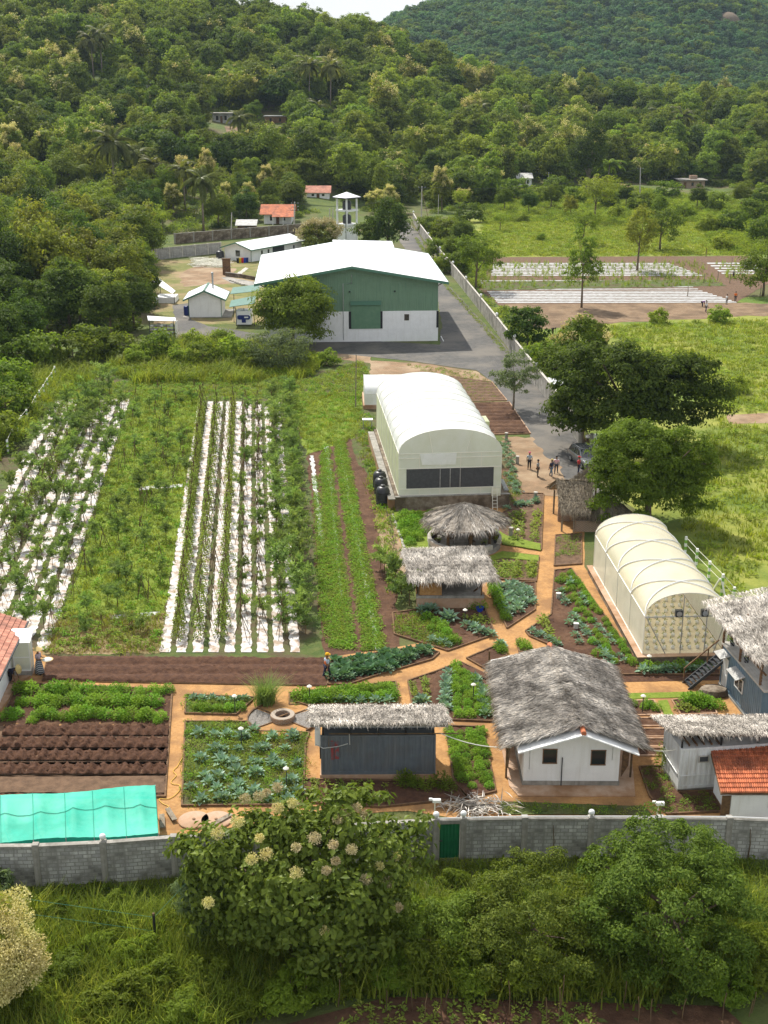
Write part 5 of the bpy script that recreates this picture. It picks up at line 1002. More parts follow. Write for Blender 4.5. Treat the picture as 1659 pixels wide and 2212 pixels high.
B().add([(hw * .8, -.5, z0 - .1), (hw * .98, -.5, z0 - .1), (hw * .98, -.1, z0 + .5), (hw * .82, -.1, z0 + .6), (hw * .8, -.45, z0 + .1), (hw * .98, -.45, z0 + .1)], [(0, 1, 5, 4), (4, 5, 2, 3)]).mk('bundled_film', 'poly_cream', t)
B().box(hw - .02, hw + 1.3, d_ * .62, d_ * .72, z0, he - 1.).mk('side_porch', 'poly_side', t)
wm = t.matrix_basis
def onw(x, y, z=0): return Matrix.Translation(t.location) @ Matrix.Rotation(rz, 4, 'Z') @ Vector((x, y, z))
p = onw(hw * .86, -1.0); l_ = thing('ladder', 'pale aluminium ladder leaning on the stone plinth of the large greenhouse', 'ladder', p, rz); b = B(); [b.beam((s * .2, 0, 0), (s * .2, .55, 2.), .04, .07) for s in (-1, 1)]; b.mk('rail', 'frame_white', l_); b = B(); [b.beam((-.2, .55 * i / 7, 2. * i / 7), (.2, .55 * i / 7, 2. * i / 7), .035, .035) for i in range(1, 7)]; b.mk('rung', 'frame_white', l_)
for (px, py), d in zip(((827, 1090), (823, 1071), (820, 1056)), ('nearest', 'middle', 'farthest')): tank(G(px, py), .62, 1.75, d + ' of three black water tanks beside the large greenhouse', g='black tanks beside the greenhouse')
p = onw(hw + .45, .5, z0); b = B(); [b.tube([(i * .07, 0, .03 + .04 * (i % 2)), (i * .05 - .1, 3., .1)], .03, 5) for i in range(6)]; tag(b.mk('pipe_bundle', 'steel'), 'bundle of grey pipes lying along the right side of the large greenhouse', 'pipes').location = p
t = thing('table', 'small white table standing left of the large greenhouse', 'table', G(794, 925)); B().box(-.55, .55, -.35, .35, .95, 1.02).mk('top', 'white_trim', t); [B().box(x - .04, x + .04, y - .04, y + .04, 0, .95).mk('leg', 'steel', t) for x in (-.45, .45) for y in (-.28, .28)]
t = thing('white_tunnel', 'low white film tunnel lying crosswise behind the large greenhouse', 'greenhouse', G(884, 884), rz - math.pi / 2); tunnel(t, 6., 9., 1.7, 3.1, .45, 'poly_white', 'poly_white', 'poly_white', 4, fr=.02, seed=3); t.location = (-2.3, 138.6, 0); t.rotation_euler = (0, 0, R(-88)); B().box(-3.2, 3.2, -.15, 9.1, -.1, .45).mk('plinth', 'slab', t)
# --- cream tunnel at right
z0 = .55; a = G(1388, 1414, z0); c = G(1566, 1410, z0); bl = G(1254.5, 1227, z0); rz = heading(a, bl) - math.pi / 2; w_ = (c - a).length; d_ = (bl - a).length; Y0 = a.y
t = thing('greenhouse', 'cream film greenhouse with white bracing straps and two fans in its end', 'greenhouse', ((a.x + c.x) / 2, (a.y + c.y) / 2, 0), heading(a, c)); he = zat(1333, Y0); ha = zat(1280, Y0 + .2); hw = w_ / 2
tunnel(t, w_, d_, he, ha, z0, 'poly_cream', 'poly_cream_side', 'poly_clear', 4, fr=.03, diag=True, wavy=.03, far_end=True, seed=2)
B().box(-hw - .35, hw + .35, -.35, d_ + .3, -.2, z0 - .012).mk('plinth', 'stone', t); b = B().box(-hw - .45, -hw + .0, -.45, d_ + .4, z0 - .01, z0 + .04).box(hw, hw + .45, -.45, d_ + .4, z0 - .01, z0 + .04).box(-hw + .002, hw - .002, -.448, 0, z0 - .01, z0 + .04); b.mk('coping', 'slab', t); B().box(-hw + .05, hw - .05, .05, d_ - .05, z0 - .005, z0 + .02).mk('floor', 'cream_floor', t)
b = B()
for x in (-hw * .1, hw * .48): b.tube([(x, -.03, z0), (x, -.03, he + (ha - he) * .9)], .035, 5)
b.tube([(-hw, -.03, he), (hw, -.03, he)], .035, 5).tube([(-hw + .05, -.03, he), (-hw * .45, -.03, z0)], .03, 5).tube([(hw - .05, -.03, he), (hw * .7, -.03, z0)], .03, 5); b.mk('end_frame', 'steel', t)
for x in (-hw * .2, hw * .42):
    o = B().box(x - .22, x + .22, -.1, .2, he - .02, he + .42).mk('fan', 'dark_steel', t); B().lathe([(.17, 0), (.17, .03)], 16).mk('fan_ring', 'steel', o).matrix_basis = Matrix.Translation((x, -.1, he + .2)) @ Matrix.Rotation(R(90), 4, 'X')
B().add([(hw * .05, d_ * .62, ha + .03), (hw * .1, d_, ha + .03)] + [(hw * math.sin(k * .3), d_ * (.62 if e == 0 else 1), he + (ha - he) * math.cos(k * .3) + .04) for k in (1, 2, 3, 4) for e in (0, 1)], [(0, 1, 3, 2), (2, 3, 5, 4), (4, 5, 7, 6), (6, 7, 9, 8)]).mk('clear_sheet', 'poly_clear', t)
gloc = t.location.copy(); grz = t.rotation_euler.z
pot = None
for j in range(11):
    for i in range(9):
        p = Matrix.Translation(gloc) @ Matrix.Rotation(grz, 4, 'Z') @ Vector((lerp(-hw + .5, hw - .5, i / 8) + .15 * (j % 2), .7 + j * .95, z0 + .03))
        if pot is None:
            pot = thing('grow_bag', 'white grow bag with a small seedling in rows inside the cream greenhouse', 'grow bag', p, 0, 'grow bags inside the cream greenhouse'); B().lathe([(.1, 0), (.13, .1), (.12, .2), (.07, .19)], 10).mk('bag', 'white_trim', pot, True); obj('seedling', weed_mesh('grow_seedling', 'leaf_light', 14, .14, .2, .12, .5, 4), pot).location = (0, 0, .18)
        else: dup(pot, p, random.uniform(0, 6))
# --- teal shade net
def net_pt(px, py, z): return G(px, py, z)
q = [net_pt(-60, 1724, 1.9), net_pt(335, 1697, 1.9), net_pt(342, 1800, 1.75), net_pt(-60, 1822, 1.75)]; t = thing('shade_net', 'bright teal shade net stretched over a low frame behind the wall', 'shade net', (q[3].x, q[3].y, 0)); q = loc(t, q); v = []; f = []; nx, ny = 46, 14; r = random.Random(2)
for j in range(ny + 1):
    for i in range(nx + 1):
        u, s = i / nx, j / ny; p = q[0].lerp(q[1], u).lerp(q[3].lerp(q[2], u), s); bay = abs(math.sin(u * math.pi * 5.5)) ** .6; p.z += .16 * math.sin(s * math.pi) - .26 * bay * math.sin(s * math.pi) + .06 * math.sin(u * 9 + s * 4) + r.uniform(-.015, .015); v.append(p)
for j in range(ny):
    for i in range(nx): f.append((j * (nx + 1) + i, j * (nx + 1) + i + 1, (j + 1) * (nx + 1) + i + 1, (j + 1) * (nx + 1) + i))
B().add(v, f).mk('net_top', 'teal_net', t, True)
def drop(ids, nm, m):
    vs = [v[i] for i in ids] + [Vector((v[i].x + .02, v[i].y - .05, .25)) for i in ids]; n = len(ids); B().add(vs, [(i, i + 1, n + i + 1, n + i) for i in range(n - 1)]).mk(nm, m, t)
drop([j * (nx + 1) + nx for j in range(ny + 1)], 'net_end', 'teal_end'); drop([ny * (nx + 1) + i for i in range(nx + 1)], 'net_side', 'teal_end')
for k in range(7):
    i = int(nx * k / 6); B().tube([v[j * (nx + 1) + i] + Vector((0, 0, .03)) for j in range(ny + 1)], .011, 5).mk('seam', 'teal_end', t)
    for j in (0, ny): p = v[j * (nx + 1) + i]; B().tube([(p.x, p.y, 0), (p.x, p.y, p.z - .02)], .03, 5).mk('post', 'steel', t)
B().tube([v[6 * (nx + 1) + i] + Vector((0, 0, .03)) for i in range(nx + 1)], .014, 5).mk('seam', 'teal_end', t)
# --- white house under thatch
t = thing('white_house', 'white gabled house under a long grey palm thatch roof', 'house', (9.8, 56.85, 0), R(-.5)); gd = 13.5
A_ = [P(1098, 1618, 56.), P(1260, 1577, 56.), P(1393, 1621, 56.)]
apz = zat(1563, 56.85); evz = zat(1617, 56.85) - .1
Yb = G(1190, 1402, apz).y; bA = P(1190, 1402, Yb); bL = P(1061, 1429, Yb); bR = P(1318, 1434, Yb)
w_ = 5.0; v = [(-2.5, 0, 0), (2.5, 0, 0), (2.5, Yb - 58, 0), (-2.5, Yb - 58, 0)]
rl = loc(t, [P(1190, 1402, Yb)])[0]; dx = rl.x / rl.y
dd = Yb - 58.2; v = [(-2.5, 0, .32), (2.5, 0, .32), (2.5 + dx * dd, dd, .32), (-2.5 + dx * dd, dd, .32), (-2.5, 0, evz + .45), (2.5, 0, evz + .45), (2.5 + dx * dd, dd, evz + .45), (-2.5 + dx * dd, dd, evz + .45), (0, 0, apz - .1), (dx * dd, dd, apz - .1)]
B().add(v, [(0, 1, 5, 8, 4), (2, 3, 7, 9, 6), (1, 2, 6, 5), (3, 0, 4, 7)]).mk('wall', 'white_wall', t); B().add([(x, y, z) for z in (0, .33) for x, y in ((-2.55, -.05), (2.55, -.05), (2.55 + dx * dd, dd), (-2.55 + dx * dd, dd))], [(0, 1, 5, 4), (1, 2, 6, 5), (3, 0, 4, 7), (4, 5, 6, 7)]).mk('plinth', 'concrete', t)
sc_ = 5.0 / (1335 - 1128)
for px0, px1, y0, y1 in ((1170, 1198, 1619, 1647), (1274, 1303, 1621, 1650)):
    x0 = (px0 - 1231.5) * sc_; x1 = (px1 - 1231.5) * sc_; o = B().box(x0, x1, -.02, .0, zat(y1, 56.85), zat(y0, 56.85)).mk('window', 'glass', t); b = B(); zz0, zz1 = zat(y1, 56.85), zat(y0, 56.85)
    b.box(x0 - .05, x1 + .05, -.06, 0, zz0 - .06, zz0).box(x0 - .05, x1 + .05, -.04, 0, zz1, zz1 + .04).box(x0 - .04, x0, -.04, 0, zz0, zz1).box(x1, x1 + .04, -.04, 0, zz0, zz1).mk('window_frame', 'rust', o)
B().tube([(-.5, -.06, -.1), (-.5, -.06, 1.75)], .03, 6).mk('vent_pipe', 'dark_steel', t); B().tube([(2.1, -.03, evz + .6), (2.1, -.03, 1.6)], .015, 4).tube([(-2.2, -.03, evz), (-2.2, -.03, 1.)], .015, 4).mk('conduit', 'gi_grey', t); B().box(-2.28, -2.16, -.05, 0, .9, 1.02).mk('switch_box', 'white_trim', t)
up = Vector((0, 0, .06)); fA = loc(t, [A_[1] - Vector((0, .0, .12)), A_[2] - Vector((.3, 0, .1)), A_[0] + Vector((.5, 0, -.06))]); kb = loc(t, [bA, bR, bL])
for fa, fb, ga, gb in ((fA[0], fA[1], kb[0], kb[1]), (fA[0], fA[2], kb[0], kb[2])): B().slab([fa - Vector((0, .25, .03)), fb - Vector((0, .25, .03)), gb + Vector((0, .4, -.1)), ga + Vector((0, .4, -.1))], .06).mk('roof_sheet', 'white_trim', t)
B().lathe([(.14, 0), (.14, .6)], 10).mk('ridge_tile', 'tile_red', t).matrix_basis = Matrix.Translation(fA[0] + Vector((0, .35, .05))) @ Matrix.Rotation(R(90), 4, 'X'); B().lathe([(.16, 0), (.16, 1.0)], 10).mk('ridge_tile', 'tile_red', t).matrix_basis = Matrix.Translation(kb[0] + Vector((0, .6, .0))) @ Matrix.Rotation(R(90), 4, 'X')
fY = Vector((0, .3, .06)); g = Vector((0, 0, .1))
thatch(t, [(bA + g, A_[1] + fY + g, A_[0] + fY, bL)[::1] if False else (A_[1] + fY + g, bA + g, bL + Vector((0, -.2, .04)), A_[0] + fY), (bA + g, A_[1] + fY + g, A_[2] + fY, bR + Vector((0, -.2, .04)))], dens=150, L=.6, W=.045, seed=4)
for s in (-1, 1):
    for i in range(4): y = .8 + i * 3.6; x = s * 3.3 + dx * y; B().tube([(x, y, 0), (x, y, evz + .1)], .06, 6).mk('veranda_post', 'bamboo', t)
B().slab([(2.75, .6, evz), (3.1, .6, evz), (3.1, .65, .9), (2.75, .65, .2)], .05).mk('hanging_mat', 'timber', t)
for i in range(3): B().slab([(-3.2 + .02 * i, .5 + i * 2.2, evz), (-3.2, 2.2 + i * 2.2, evz), (-3.25, 2. + i * 2.2, .4), (-3.25, .8 + i * 2.2, .6)], .04).mk('hanging_mat', 'bamboo', t)
sheet('house_slab', [(1100, 1700), (1088, 1640), (1062, 1535), (1078, 1525), (1325, 1530), (1365, 1640), (1372, 1722), (1120, 1722)], .09, 'slab', thick=.09)
# --- thatch sheds, round pavilion, raised hut
fl = G(1003, 1165, .5); t = thing('pavilion', 'round open pavilion with a conical palm thatch roof and low stone wall', 'pavilion', (fl.x, fl.y, 0)); B().lathe([(2.9, -.1), (2.85, .42), (0.05, .45)], 40).mk('floor', 'concrete', t)
b = B(); n = 40
for i in range(n):
    a0 = 2 * math.pi * i / n; a1 = 2 * math.pi * (i + 1) / n
    if abs(((a0 + .1) % 6.283) - 5.7) < .25: continue
    q = [(2.95 * math.cos(a0), 2.95 * math.sin(a0)), (2.95 * math.cos(a1), 2.95 * math.sin(a1)), (2.6 * math.cos(a1), 2.6 * math.sin(a1)), (2.6 * math.cos(a0), 2.6 * math.sin(a0))]; b.prism(q, .4, .78)
b.mk('parapet', 'concrete_pale', t)
for i in range(8): a_ = i * math.pi / 4 + .15; B().tube([(2.35 * math.cos(a_), 2.35 * math.sin(a_), .4), (2.3 * math.cos(a_), 2.3 * math.sin(a_), 2.5)], .12, 8).mk('post', 'bamboo', t)
ez = zat(1150, fl.y - 3.2); az = zat(1088, fl.y); N_ = 14; qs = []
for i in range(N_):
    a0 = 2 * math.pi * i / N_; a1 = 2 * math.pi * (i + 1) / N_; rr_ = 3.2 * (1 + .03 * math.sin(i * 5)); cc = fl.xy.to_3d(); e0 = cc + Vector((rr_ * math.cos(a0), rr_ * math.sin(a0), ez)); e1 = cc + Vector((rr_ * math.cos(a1), rr_ * math.sin(a1), ez)); tp = cc + Vector((0, 0, az)); qs.append((tp + Vector((math.cos(a0), math.sin(a0), 0)) * .12, tp + Vector((math.cos(a1), math.sin(a1), 0)) * .12, e1, e0))
thatch(t, qs, dens=130, L=.6, W=.05, seed=6, thick=.1)
for i in range(4):
    a_ = i * 1.5 + .6; c_ = thing('chair', 'pale wooden chair inside the round thatched pavilion', 'chair', (fl.x + 1.3 * math.cos(a_), fl.y + 1.3 * math.sin(a_) - .2, .45), a_ + 1.57, 'chairs inside the round pavilion') if i == 0 else dup(c_, (fl.x + 1.3 * math.cos(a_), fl.y + 1.3 * math.sin(a_) - .2, .45), a_ + 1.57)
    if i == 0:
        B().box(-.22, .22, -.22, .22, .42, .46).mk('seat', 'bamboo', c_); B().box(-.22, .22, .19, .23, .5, .95).mk('backrest', 'bamboo', c_); [B().beam((x, y, 0), (x, y, .42), .04, .04).mk('leg', 'bamboo', c_) for x in (-.19, .19) for y in (-.19, .19)]
for i, (px, py) in enumerate(((935, 1162), (948, 1172), (1045, 1178), (1070, 1172), (1074, 1163))):
    p = G(px, py, .8); pt = thing('plant_pot', 'dark potted plant on the low wall of the round pavilion', 'plant pot', p, 0, 'pots on the pavilion wall') if i == 0 else dup(pt, p, i)
    if i == 0: B().lathe([(.11, 0), (.16, .25), (.13, .24)], 10).mk('pot', 'dark', pt); obj('leaves', weed_mesh('pot_leaves', 'leaf_light', 30, .2, .25, .16, .4, 5), pt).location = (0, 0, .25)
ring = [(fl.x + 3.6 * math.cos(i * .2), fl.y + 3.6 * math.sin(i * .2)) for i in range(31)]
Yh = G(972, 1317).y; t = thing('raised_hut', 'open hut on a raised plinth with a wide rectangular thatch roof', 'hut', (P(972, 1317, Yh).x, Yh, 0)); x0 = P(900, 1317, Yh).x - t.location.x; x1 = P(1044, 1317, Yh).x - t.location.x; pz = zat(1292, Yh); q = [P(870, 1189, Yh + 4.), P(1043, 1186, Yh + 4.), P(1073, 1253, Yh - .5), P(886, 1254, Yh - .5)]
B().box(x0, x1, 0, 3.6, 0, pz).mk('plinth', 'slab', t); B().box(x0 - .05, x1 + .05, -.05, .3, pz, pz + .16).mk('kerb', 'concrete', t); B().box(x0 + .02, x1 - .02, .3, 3.6, pz, pz + .02).mk('floor', 'concrete', t)
for x in (x0 + .15, x1 - .15):
    for y, z in ((.15, zat(1256, Yh)), (3.4, zat(1195, Yh + 3.6))): B().beam((x, y, pz), (x, y, z - .12), .1, .1).mk('post', 'timber', t)
B().box(x0 + .2, x0 + 1.75, .12, .16, pz + .17, zat(1258, Yh)).mk('board_wall', 'mulch', t); B().box(x0 - .02, x0 + .03, .4, 3.4, pz, pz + 1.3).mk('side_wall', 'mulch', t); B().box(x0 + .2, x1 - .2, 3.45, 3.5, pz, pz + 1.4).mk('rear_wall', 'bamboo', t); B().beam((x1 - .6, 1.2, pz), (x1 - .2, .3, pz + .8), .1, .1).mk('brace', 'timber', t)
thatch(t, [tuple(q), (P(868, 1186, Yh + 4.1), P(1044, 1178, Yh + 4.1), P(1046, 1200, Yh + 3.), P(872, 1203, Yh + 3.1))], dens=170, L=.6, W=.045, seed=8)
tb = thing('blue_basin', 'blue plastic basin lying under the right corner of the raised hut', 'basin', (P(1036, 1312, Yh).x, Yh - .35, .05)); B().lathe([(.2, 0), (.28, .3), (.26, .3), (.18, .04)], 14).mk('shell', 'bin_b', tb)
Ys = G(1240, 1150).y; t = thing('thatched_shed', 'thatched shed with brick half wall at the head of the orange path', 'shed', (P(1240, 1150, Ys).x, Ys, 0)); rz_ = zat(1040, Ys + 2.6); ez_ = zat(1104, Ys - .6)
rA, rB_ = P(1203, 1038, Ys + 2.6), P(1282, 1041, Ys + 2.6); eA, eB = P(1212, 1105, Ys - .6), P(1272, 1106, Ys - .6); kA = Vector((rA.x - .2, Ys + 5.6, eA.z)); kB = Vector((rB_.x + .2, Ys + 5.6, eA.z))
thatch(t, [(rA, rB_, eB, eA), (rB_, rA, kA, kB)], dens=170, L=.6, W=.05, seed=9, m='thatch_brown'); o = B().box(.1, 2.4, .1, .3, 0, .95).box(-1., .0, 2.6, 2.8, 0, 1.9).box(.2, 2.4, 2.6, 2.8, 0, 1.6).mk('brick_wall', 'brickwork', t)
for x, y in ((-.05, 0), (2.3, 0), (-1.1, 4.6), (2.4, 4.6), (-1., .2)): B().tube([(x, y, 0), (x, y, eA.z + .1)], .08, 7).mk('post', 'bark_pale', t)
c_ = P(1306, 1062, Ys + 1.8); t = thing('thatched_shed', 'second thatched shed with a rounded roof under the round green tree', 'shed', (c_.x, c_.y, 0)); qs = []
for i in range(12):
    a0 = 2 * math.pi * i / 12; a1 = 2 * math.pi * (i + 1) / 12; f = lambda a: Vector((c_.x + 2.1 * math.cos(a), c_.y + 1.9 * math.sin(a), 1.3)); qs.append((c_ + Vector((.1 * math.cos(a0), .1 * math.sin(a0), 0)), c_ + Vector((.1 * math.cos(a1), .1 * math.sin(a1), 0)), f(a1), f(a0)))
thatch(t, qs, dens=170, L=.6, W=.05, seed=10, m='thatch_brown'); [B().tube([(1.6 * math.cos(a_), 1.4 * math.sin(a_), 0), (1.6 * math.cos(a_), 1.4 * math.sin(a_), 1.6)], .07, 6).mk('post', 'bark_pale', t) for a_ in (.5, 2., 3.6, 5.2)]
Yc = Ys + 9; t = thing('thatched_canopy', 'small thatched canopy between the shed and the parked car', 'shelter', (P(1262, 1045, Yc).x, Yc, 0)); thatch(t, [(P(1278, 1006, Yc + .6), P(1300, 1006, Yc + .6), P(1290, 1036, Yc - 1.), P(1237, 1036, Yc - 1.))], dens=170, seed=12, m='thatch_brown', fringe=.2); [B().tube([(x, y, 0), (x, y, 1.9)], .06, 6).mk('post', 'bark_pale', t) for x, y in ((-.6, -.8), (.9, -.8), (.6, .4))]
# --- containers
t = thing('grey_container', 'dark grey shipping container under a strip of thatch', 'container', (-.3, 57.65, 0), R(.6)); b = B(); corrug(b, (-2.95, 0), (2.95, 0), .42, 2.5, .035, .27, (0, -1, 0)); b.mk('side_panel', 'grey_container', t)
b = B().box(-3.03, 3.03, -.05, .06, .26, .42).box(-3.03, 3.03, -.05, .06, 2.5, 2.6).box(-3.03, -2.93, -.06, .07, .42, 2.5).box(2.93, 3.03, -.06, .07, .42, 2.5); b.mk('frame', 'grey_container', t); B().box(-2.98, 2.98, .07, 2.44, .3, 2.58).mk('body', 'grey_container', t)
B().box(-2.5, -2.36, -.052, -.04, 1.15, 2.3).box(-2.3, -2.08, -.052, -.04, 1.2, 2.25).mk('red_mark', 'red_paint', t); B().box(-3.1, 3.1, -.1, 2.5, 0, .26).mk('footing', 'slab', t)
q = [P(672, 1526, 60.6), P(955, 1524, 60.6), P(968, 1562, 57.1), P(670, 1562, 57.1)]
for i, x in enumerate((-2.9, -1.5, 0, 1.45, 2.9)): B().beam((x, .05, 2.6), (x, .05, 3.38), .09, .09).mk('roof_post', 'dark', t); B().beam((x, 2.4, 2.6), (x, 2.4, 2.68), .09, .09).mk('roof_post', 'dark', t)
ql = loc(t, q); B().slab([p - Vector((0, 0, .2)) for p in ql], .03).mk('roof_sheet', 'gi_grey', t); b = B(); corrug(b, (-2.9, .75), (2.9, .75), 2.6, 3.15, .03, .2, (0, -1, 0)); b.mk('gable_sheet', 'gi_grey', t)
thatch(t, [tuple(q)], dens=200, L=.5, W=.04, seed=13, fringe=.25); B().tube([(-2.6, -.12, 2.0), (-2.6, -.12, 2.75), (4.2, -.1, 2.72)], .03, 6).mk('pipe', 'bamboo', t); B().tube([(-1.5, -.12, 2.1), (-1.52, -.12, 2.75)], .03, 6).tube([(-3.3, -.05, 2.1), (-2.9, -.14, 1.9), (-2.1, -.12, 2.0), (-1.6, -.1, 2.15)], .025, 6).mk('pipe', 'gi_grey', t)
B().box(-3.35, -3.06, .3, .6, 1.8, 2.75).mk('white_box', 'white_trim', t); B().box(-3.12, -3.03, .5, 1.3, .9, 1.8).mk('vent', 'dark', t)
b = B(); p0 = Vector((2.9, 57.6, 2.75)); p1 = Vector((6.6, 56.6, 2.45)); b.tube([p0.lerp(p1, i / 10) - Vector((0, 0, .25 * math.sin(math.pi * i / 10))) for i in range(11)], .025, 5); tag(b.mk('hanging_pipe', 'frame_white'), 'pale pipe sagging between the grey container and the white house', 'pipe')
b = B(); p0 = P(1393, 1617, 56.5); p1 = P(1470, 1617, 57.); b.tube([p0.lerp(p1, i / 10) - Vector((0, 0, .15 * math.sin(math.pi * i / 10))) for i in range(11)], .02, 5); tag(b.mk('hanging_pipe', 'frame_white'), 'pale cable pipe between the white house and the white container', 'pipe')
a = G(1462, 1713); c = G(1545, 1707); bl = G(1441, 1668); t = thing('white_container', 'white shipping container with air conditioner under a thatch strip', 'container', a, heading(a, c)); dpt = max(2.44, (bl - a).length); b = B(); corrug(b, (.08, 0), (6.0, 0), .42, 2.5, .035, .27, (0, -1, 0)); b.mk('side_panel', 'white_container', t)
B().box(0, .1, -.05, .06, .25, 2.62).box(0.1, 6, -.05, .05, .25, .42).box(0.1, 6, -.05, .05, 2.5, 2.62).box(0.002, .1, dpt - .1, dpt, .25, 2.62).mk('frame', 'white_container', t); B().box(.03, 6, .06, dpt, .28, 2.6).mk('body', 'white_container', t); B().box(.02, 6.1, .05, dpt, 0, .25).mk('footing', 'concrete', t)
window(t, 1.0, 1.55, 1.75, 2.15, -.05, 'concrete_pale', fw=.05)
o = B().box(1.95, 2.75, -.42, -.08, 1.55, 2.15).mk('air_conditioner', 'white_trim', t, bevel=.03); B().lathe([(.23, 0), (.23, .02), (.06, .05)], 20).mk('fan_grille', 'steel', o).matrix_basis = Matrix.Translation((2.42, -.42, 1.85)) @ Matrix.Rotation(R(90), 4, 'X'); B().tube([(2.1, -.1, 1.55), (2.1, -.08, .6)], .025, 5).mk('pipe', 'white_trim', o)
B().tube([(-.03, .1, 1.1), (-.03, dpt, 1.15)], .03, 5).tube([(.1, -.07, 1.05), (1.9, -.07, 1.05)], .02, 5).mk('pipe', 'white_trim', t)
Yt = a.y + .2; q = [P(1412, 1548, Yt + 3.4), P(1720, 1546, Yt + 3.4), P(1720, 1586, Yt - .2), P(1456, 1582, Yt - .2)]; [B().beam((x, y, 2.6), (x, y, z), .08, .08).mk('roof_post', 'dark', t) for x in (.1, 2.2, 4.2) for y, z in ((.1, 3.05), (2.3, 2.75))]
b = B(); ql = loc(t, q); [b.beam((x, .1, 2.72), (x, 2.3, 2.66), .07, .1) for x in (.5, .9, 1.3, 1.7, 2.1)]; b.mk('rafter', 'timber', t); thatch(t, [tuple(q)], dens=200, L=.55, W=.045, seed=14, fringe=.3)
obj('creeper', weed_mesh('creeper', 'leaf_mid', 160, .3, 1.6, .16, .5, 6), t).location = (-.15, dpt - .3, .3)
# --- red tile house at lower right
a = G(1574, 1772); t = thing('tile_house', 'white house with a bright red clay tile roof at lower right', 'house', a); Yf = a.y; q = [P(1526, 1588, Yf + 4.1), P(1760, 1588, Yf + 4.1), P(1760, 1711, Yf - .4), P(1557, 1712, Yf - .4)]; wz = zat(1718, Yf)
B().box(.02, 7, 0, .2, 0, wz).mk('wall', 'white_wall', t); wl = G(1540, 1716) - a; B().add([(0, 0, 0), (wl.x, wl.y, 0), (wl.x, wl.y, wz + .9), (0, 0, wz)], [(0, 1, 2, 3)]).mk('side_wall', 'white_wall', t); B().box(-.45, -.02, -.04, .02, 0, wz - .02).mk('door', 'timber', t); o = B().box(1.9, 3.2, -.05, .0, .75, 1.9).mk('window_frame', 'timber', t); B().box(2.02, 3.1, -.07, -.05, .87, 1.8).mk('pane', 'glass', o)
ql = loc(t, q); nrow, ncol = 13, 44; b = B()
for j in range(nrow):
    for i in range(ncol):
        u0, u1 = i / ncol, (i + .97) / ncol; v0, v1 = j / nrow, (j + 1.12) / nrow; f = lambda u, v_: ql[0].lerp(ql[1], u).lerp(ql[3].lerp(ql[2], u), v_); z1 = Vector((0, 0, .07)); z0_ = Vector((0, 0, .005)); um = (u0 + u1) / 2
        b.add([f(u0, v0) + z0_, f(um, v0) + z0_ + Vector((0, 0, .05)), f(u1, v0) + z0_, f(u0, v1) + z1, f(um, v1) + z1 + Vector((0, 0, .05)), f(u1, v1) + z1, f(u0, v1) + z0_ * 0, f(u1, v1) + z0_ * 0], [(0, 3, 4, 1), (1, 4, 5, 2), (3, 6, 7, 5, 4)])
b.mk('roof', 'tile_red', t); B().slab([p - Vector((0, 0, .06)) for p in ql], .08).mk('roof_deck', 'timber', t)
# woven mat hanging over the tiles
b = B(); r = random.Random(4); p0, p1 = P(1546, 1584, Yf + 4.2), P(1608, 1584, Yf + 4.2)
for i in range(34): p = p0.lerp(p1, i / 33); b.beam(p, p + Vector((r.choice((-1, 1)) * .35, -.5, -.42)) * r.uniform(.7, 1.1), .03, .02)
tag(b.mk('palm_mat', 'thatch'), 'torn woven palm mat hanging from the thatch over the red tiles', 'mat')
# --- blue container house with roof deck
a = G(1555, 1479); c = G(1607, 1544); rz = heading(a, c); L_ = 6.06; t = thing('blue_container', 'blue grey container house with door, window and railed roof deck', 'container', a, rz)  # local x runs along the long face, -y looks outward
h = 2.75; b = B(); corrug(b, (.1, 0), (L_ - .1, 0), .3, h - .1, .035, .25, (0, -1, 0)); b.mk('side_panel', 'blue_container', t); B().box(0, L_, .02, 2.44, .2, h - .02).mk('body', 'blue_container', t); B().box(0, .1, -.06, .03, .2, h).box(L_ - .1, L_, -.06, .03, .2, h).box(.1, L_ - .1, -.05, .03, .15, .3).box(.1, L_ - .1, -.05, .03, h - .1, h).mk('frame', 'blue_container', t); B().box(-.1, L_ + .1, -.1, 2.6, 0, .15).mk('footing', 'concrete', t); B().box(-.15, L_ + .3, -.12, 5.0, h, h + .1).mk('deck', 'concrete_pale', t); B().box(.1, L_, 2.6, 4.9, 0, h).mk('rear_room', 'blue_container', t)
o = B().box(.25, 1.05, -.07, -.03, .25, 2.15).mk('door', 'white_trim', t); B().box(.33, .97, -.09, -.07, 1.2, 2.05).mk('pane', 'white_container', o); B().box(.33, .97, -.09, -.07, .35, 1.1).mk('pane', 'white_container', o); B().slab([(.1, -.02, 2.5), (1.2, -.02, 2.5), (1.2, -.65, 2.35), (.1, -.65, 2.35)], .04).mk('door_hood', 'gi_grey', t)
window(t, 2.2, 3.4, 1.1, 1.95, -.05, bars=2); B().slab([(2.05, -.02, 2.3), (3.55, -.02, 2.3), (3.55, -.6, 2.12), (2.05, -.6, 2.12)], .04).mk('window_hood', 'gi_grey', t)
for x, hh in ((0., 1.35), (2.6, 1.), (5.6, 1.6)): B().box(x - .06, x + .06, -.1, .02, h + .1, h + hh).mk('rail_post', 'timber', t)
B().beam((-.05, -.04, h + 1.0), (6.2, -.04, h + 1.), .08, .09).mk('hand_rail', 'timber', t); b = B(); [b.tube([(0, -.04, h + z), (6.2, -.04, h + z)], .01, 4) for z in (.3, .5, .7)]; b.mk('rail_wire', 'steel', t); B().box(-.06, .06, -.1, .02, h - 1.0, h + .1).mk('corner_post', 'timber', t)
for x in (1.2, 5.9):
    for y in (.8, 4.6): B().beam((x, y, h + .1), (x, y, 5.2), .1, .1).mk('roof_post', 'timber', t)
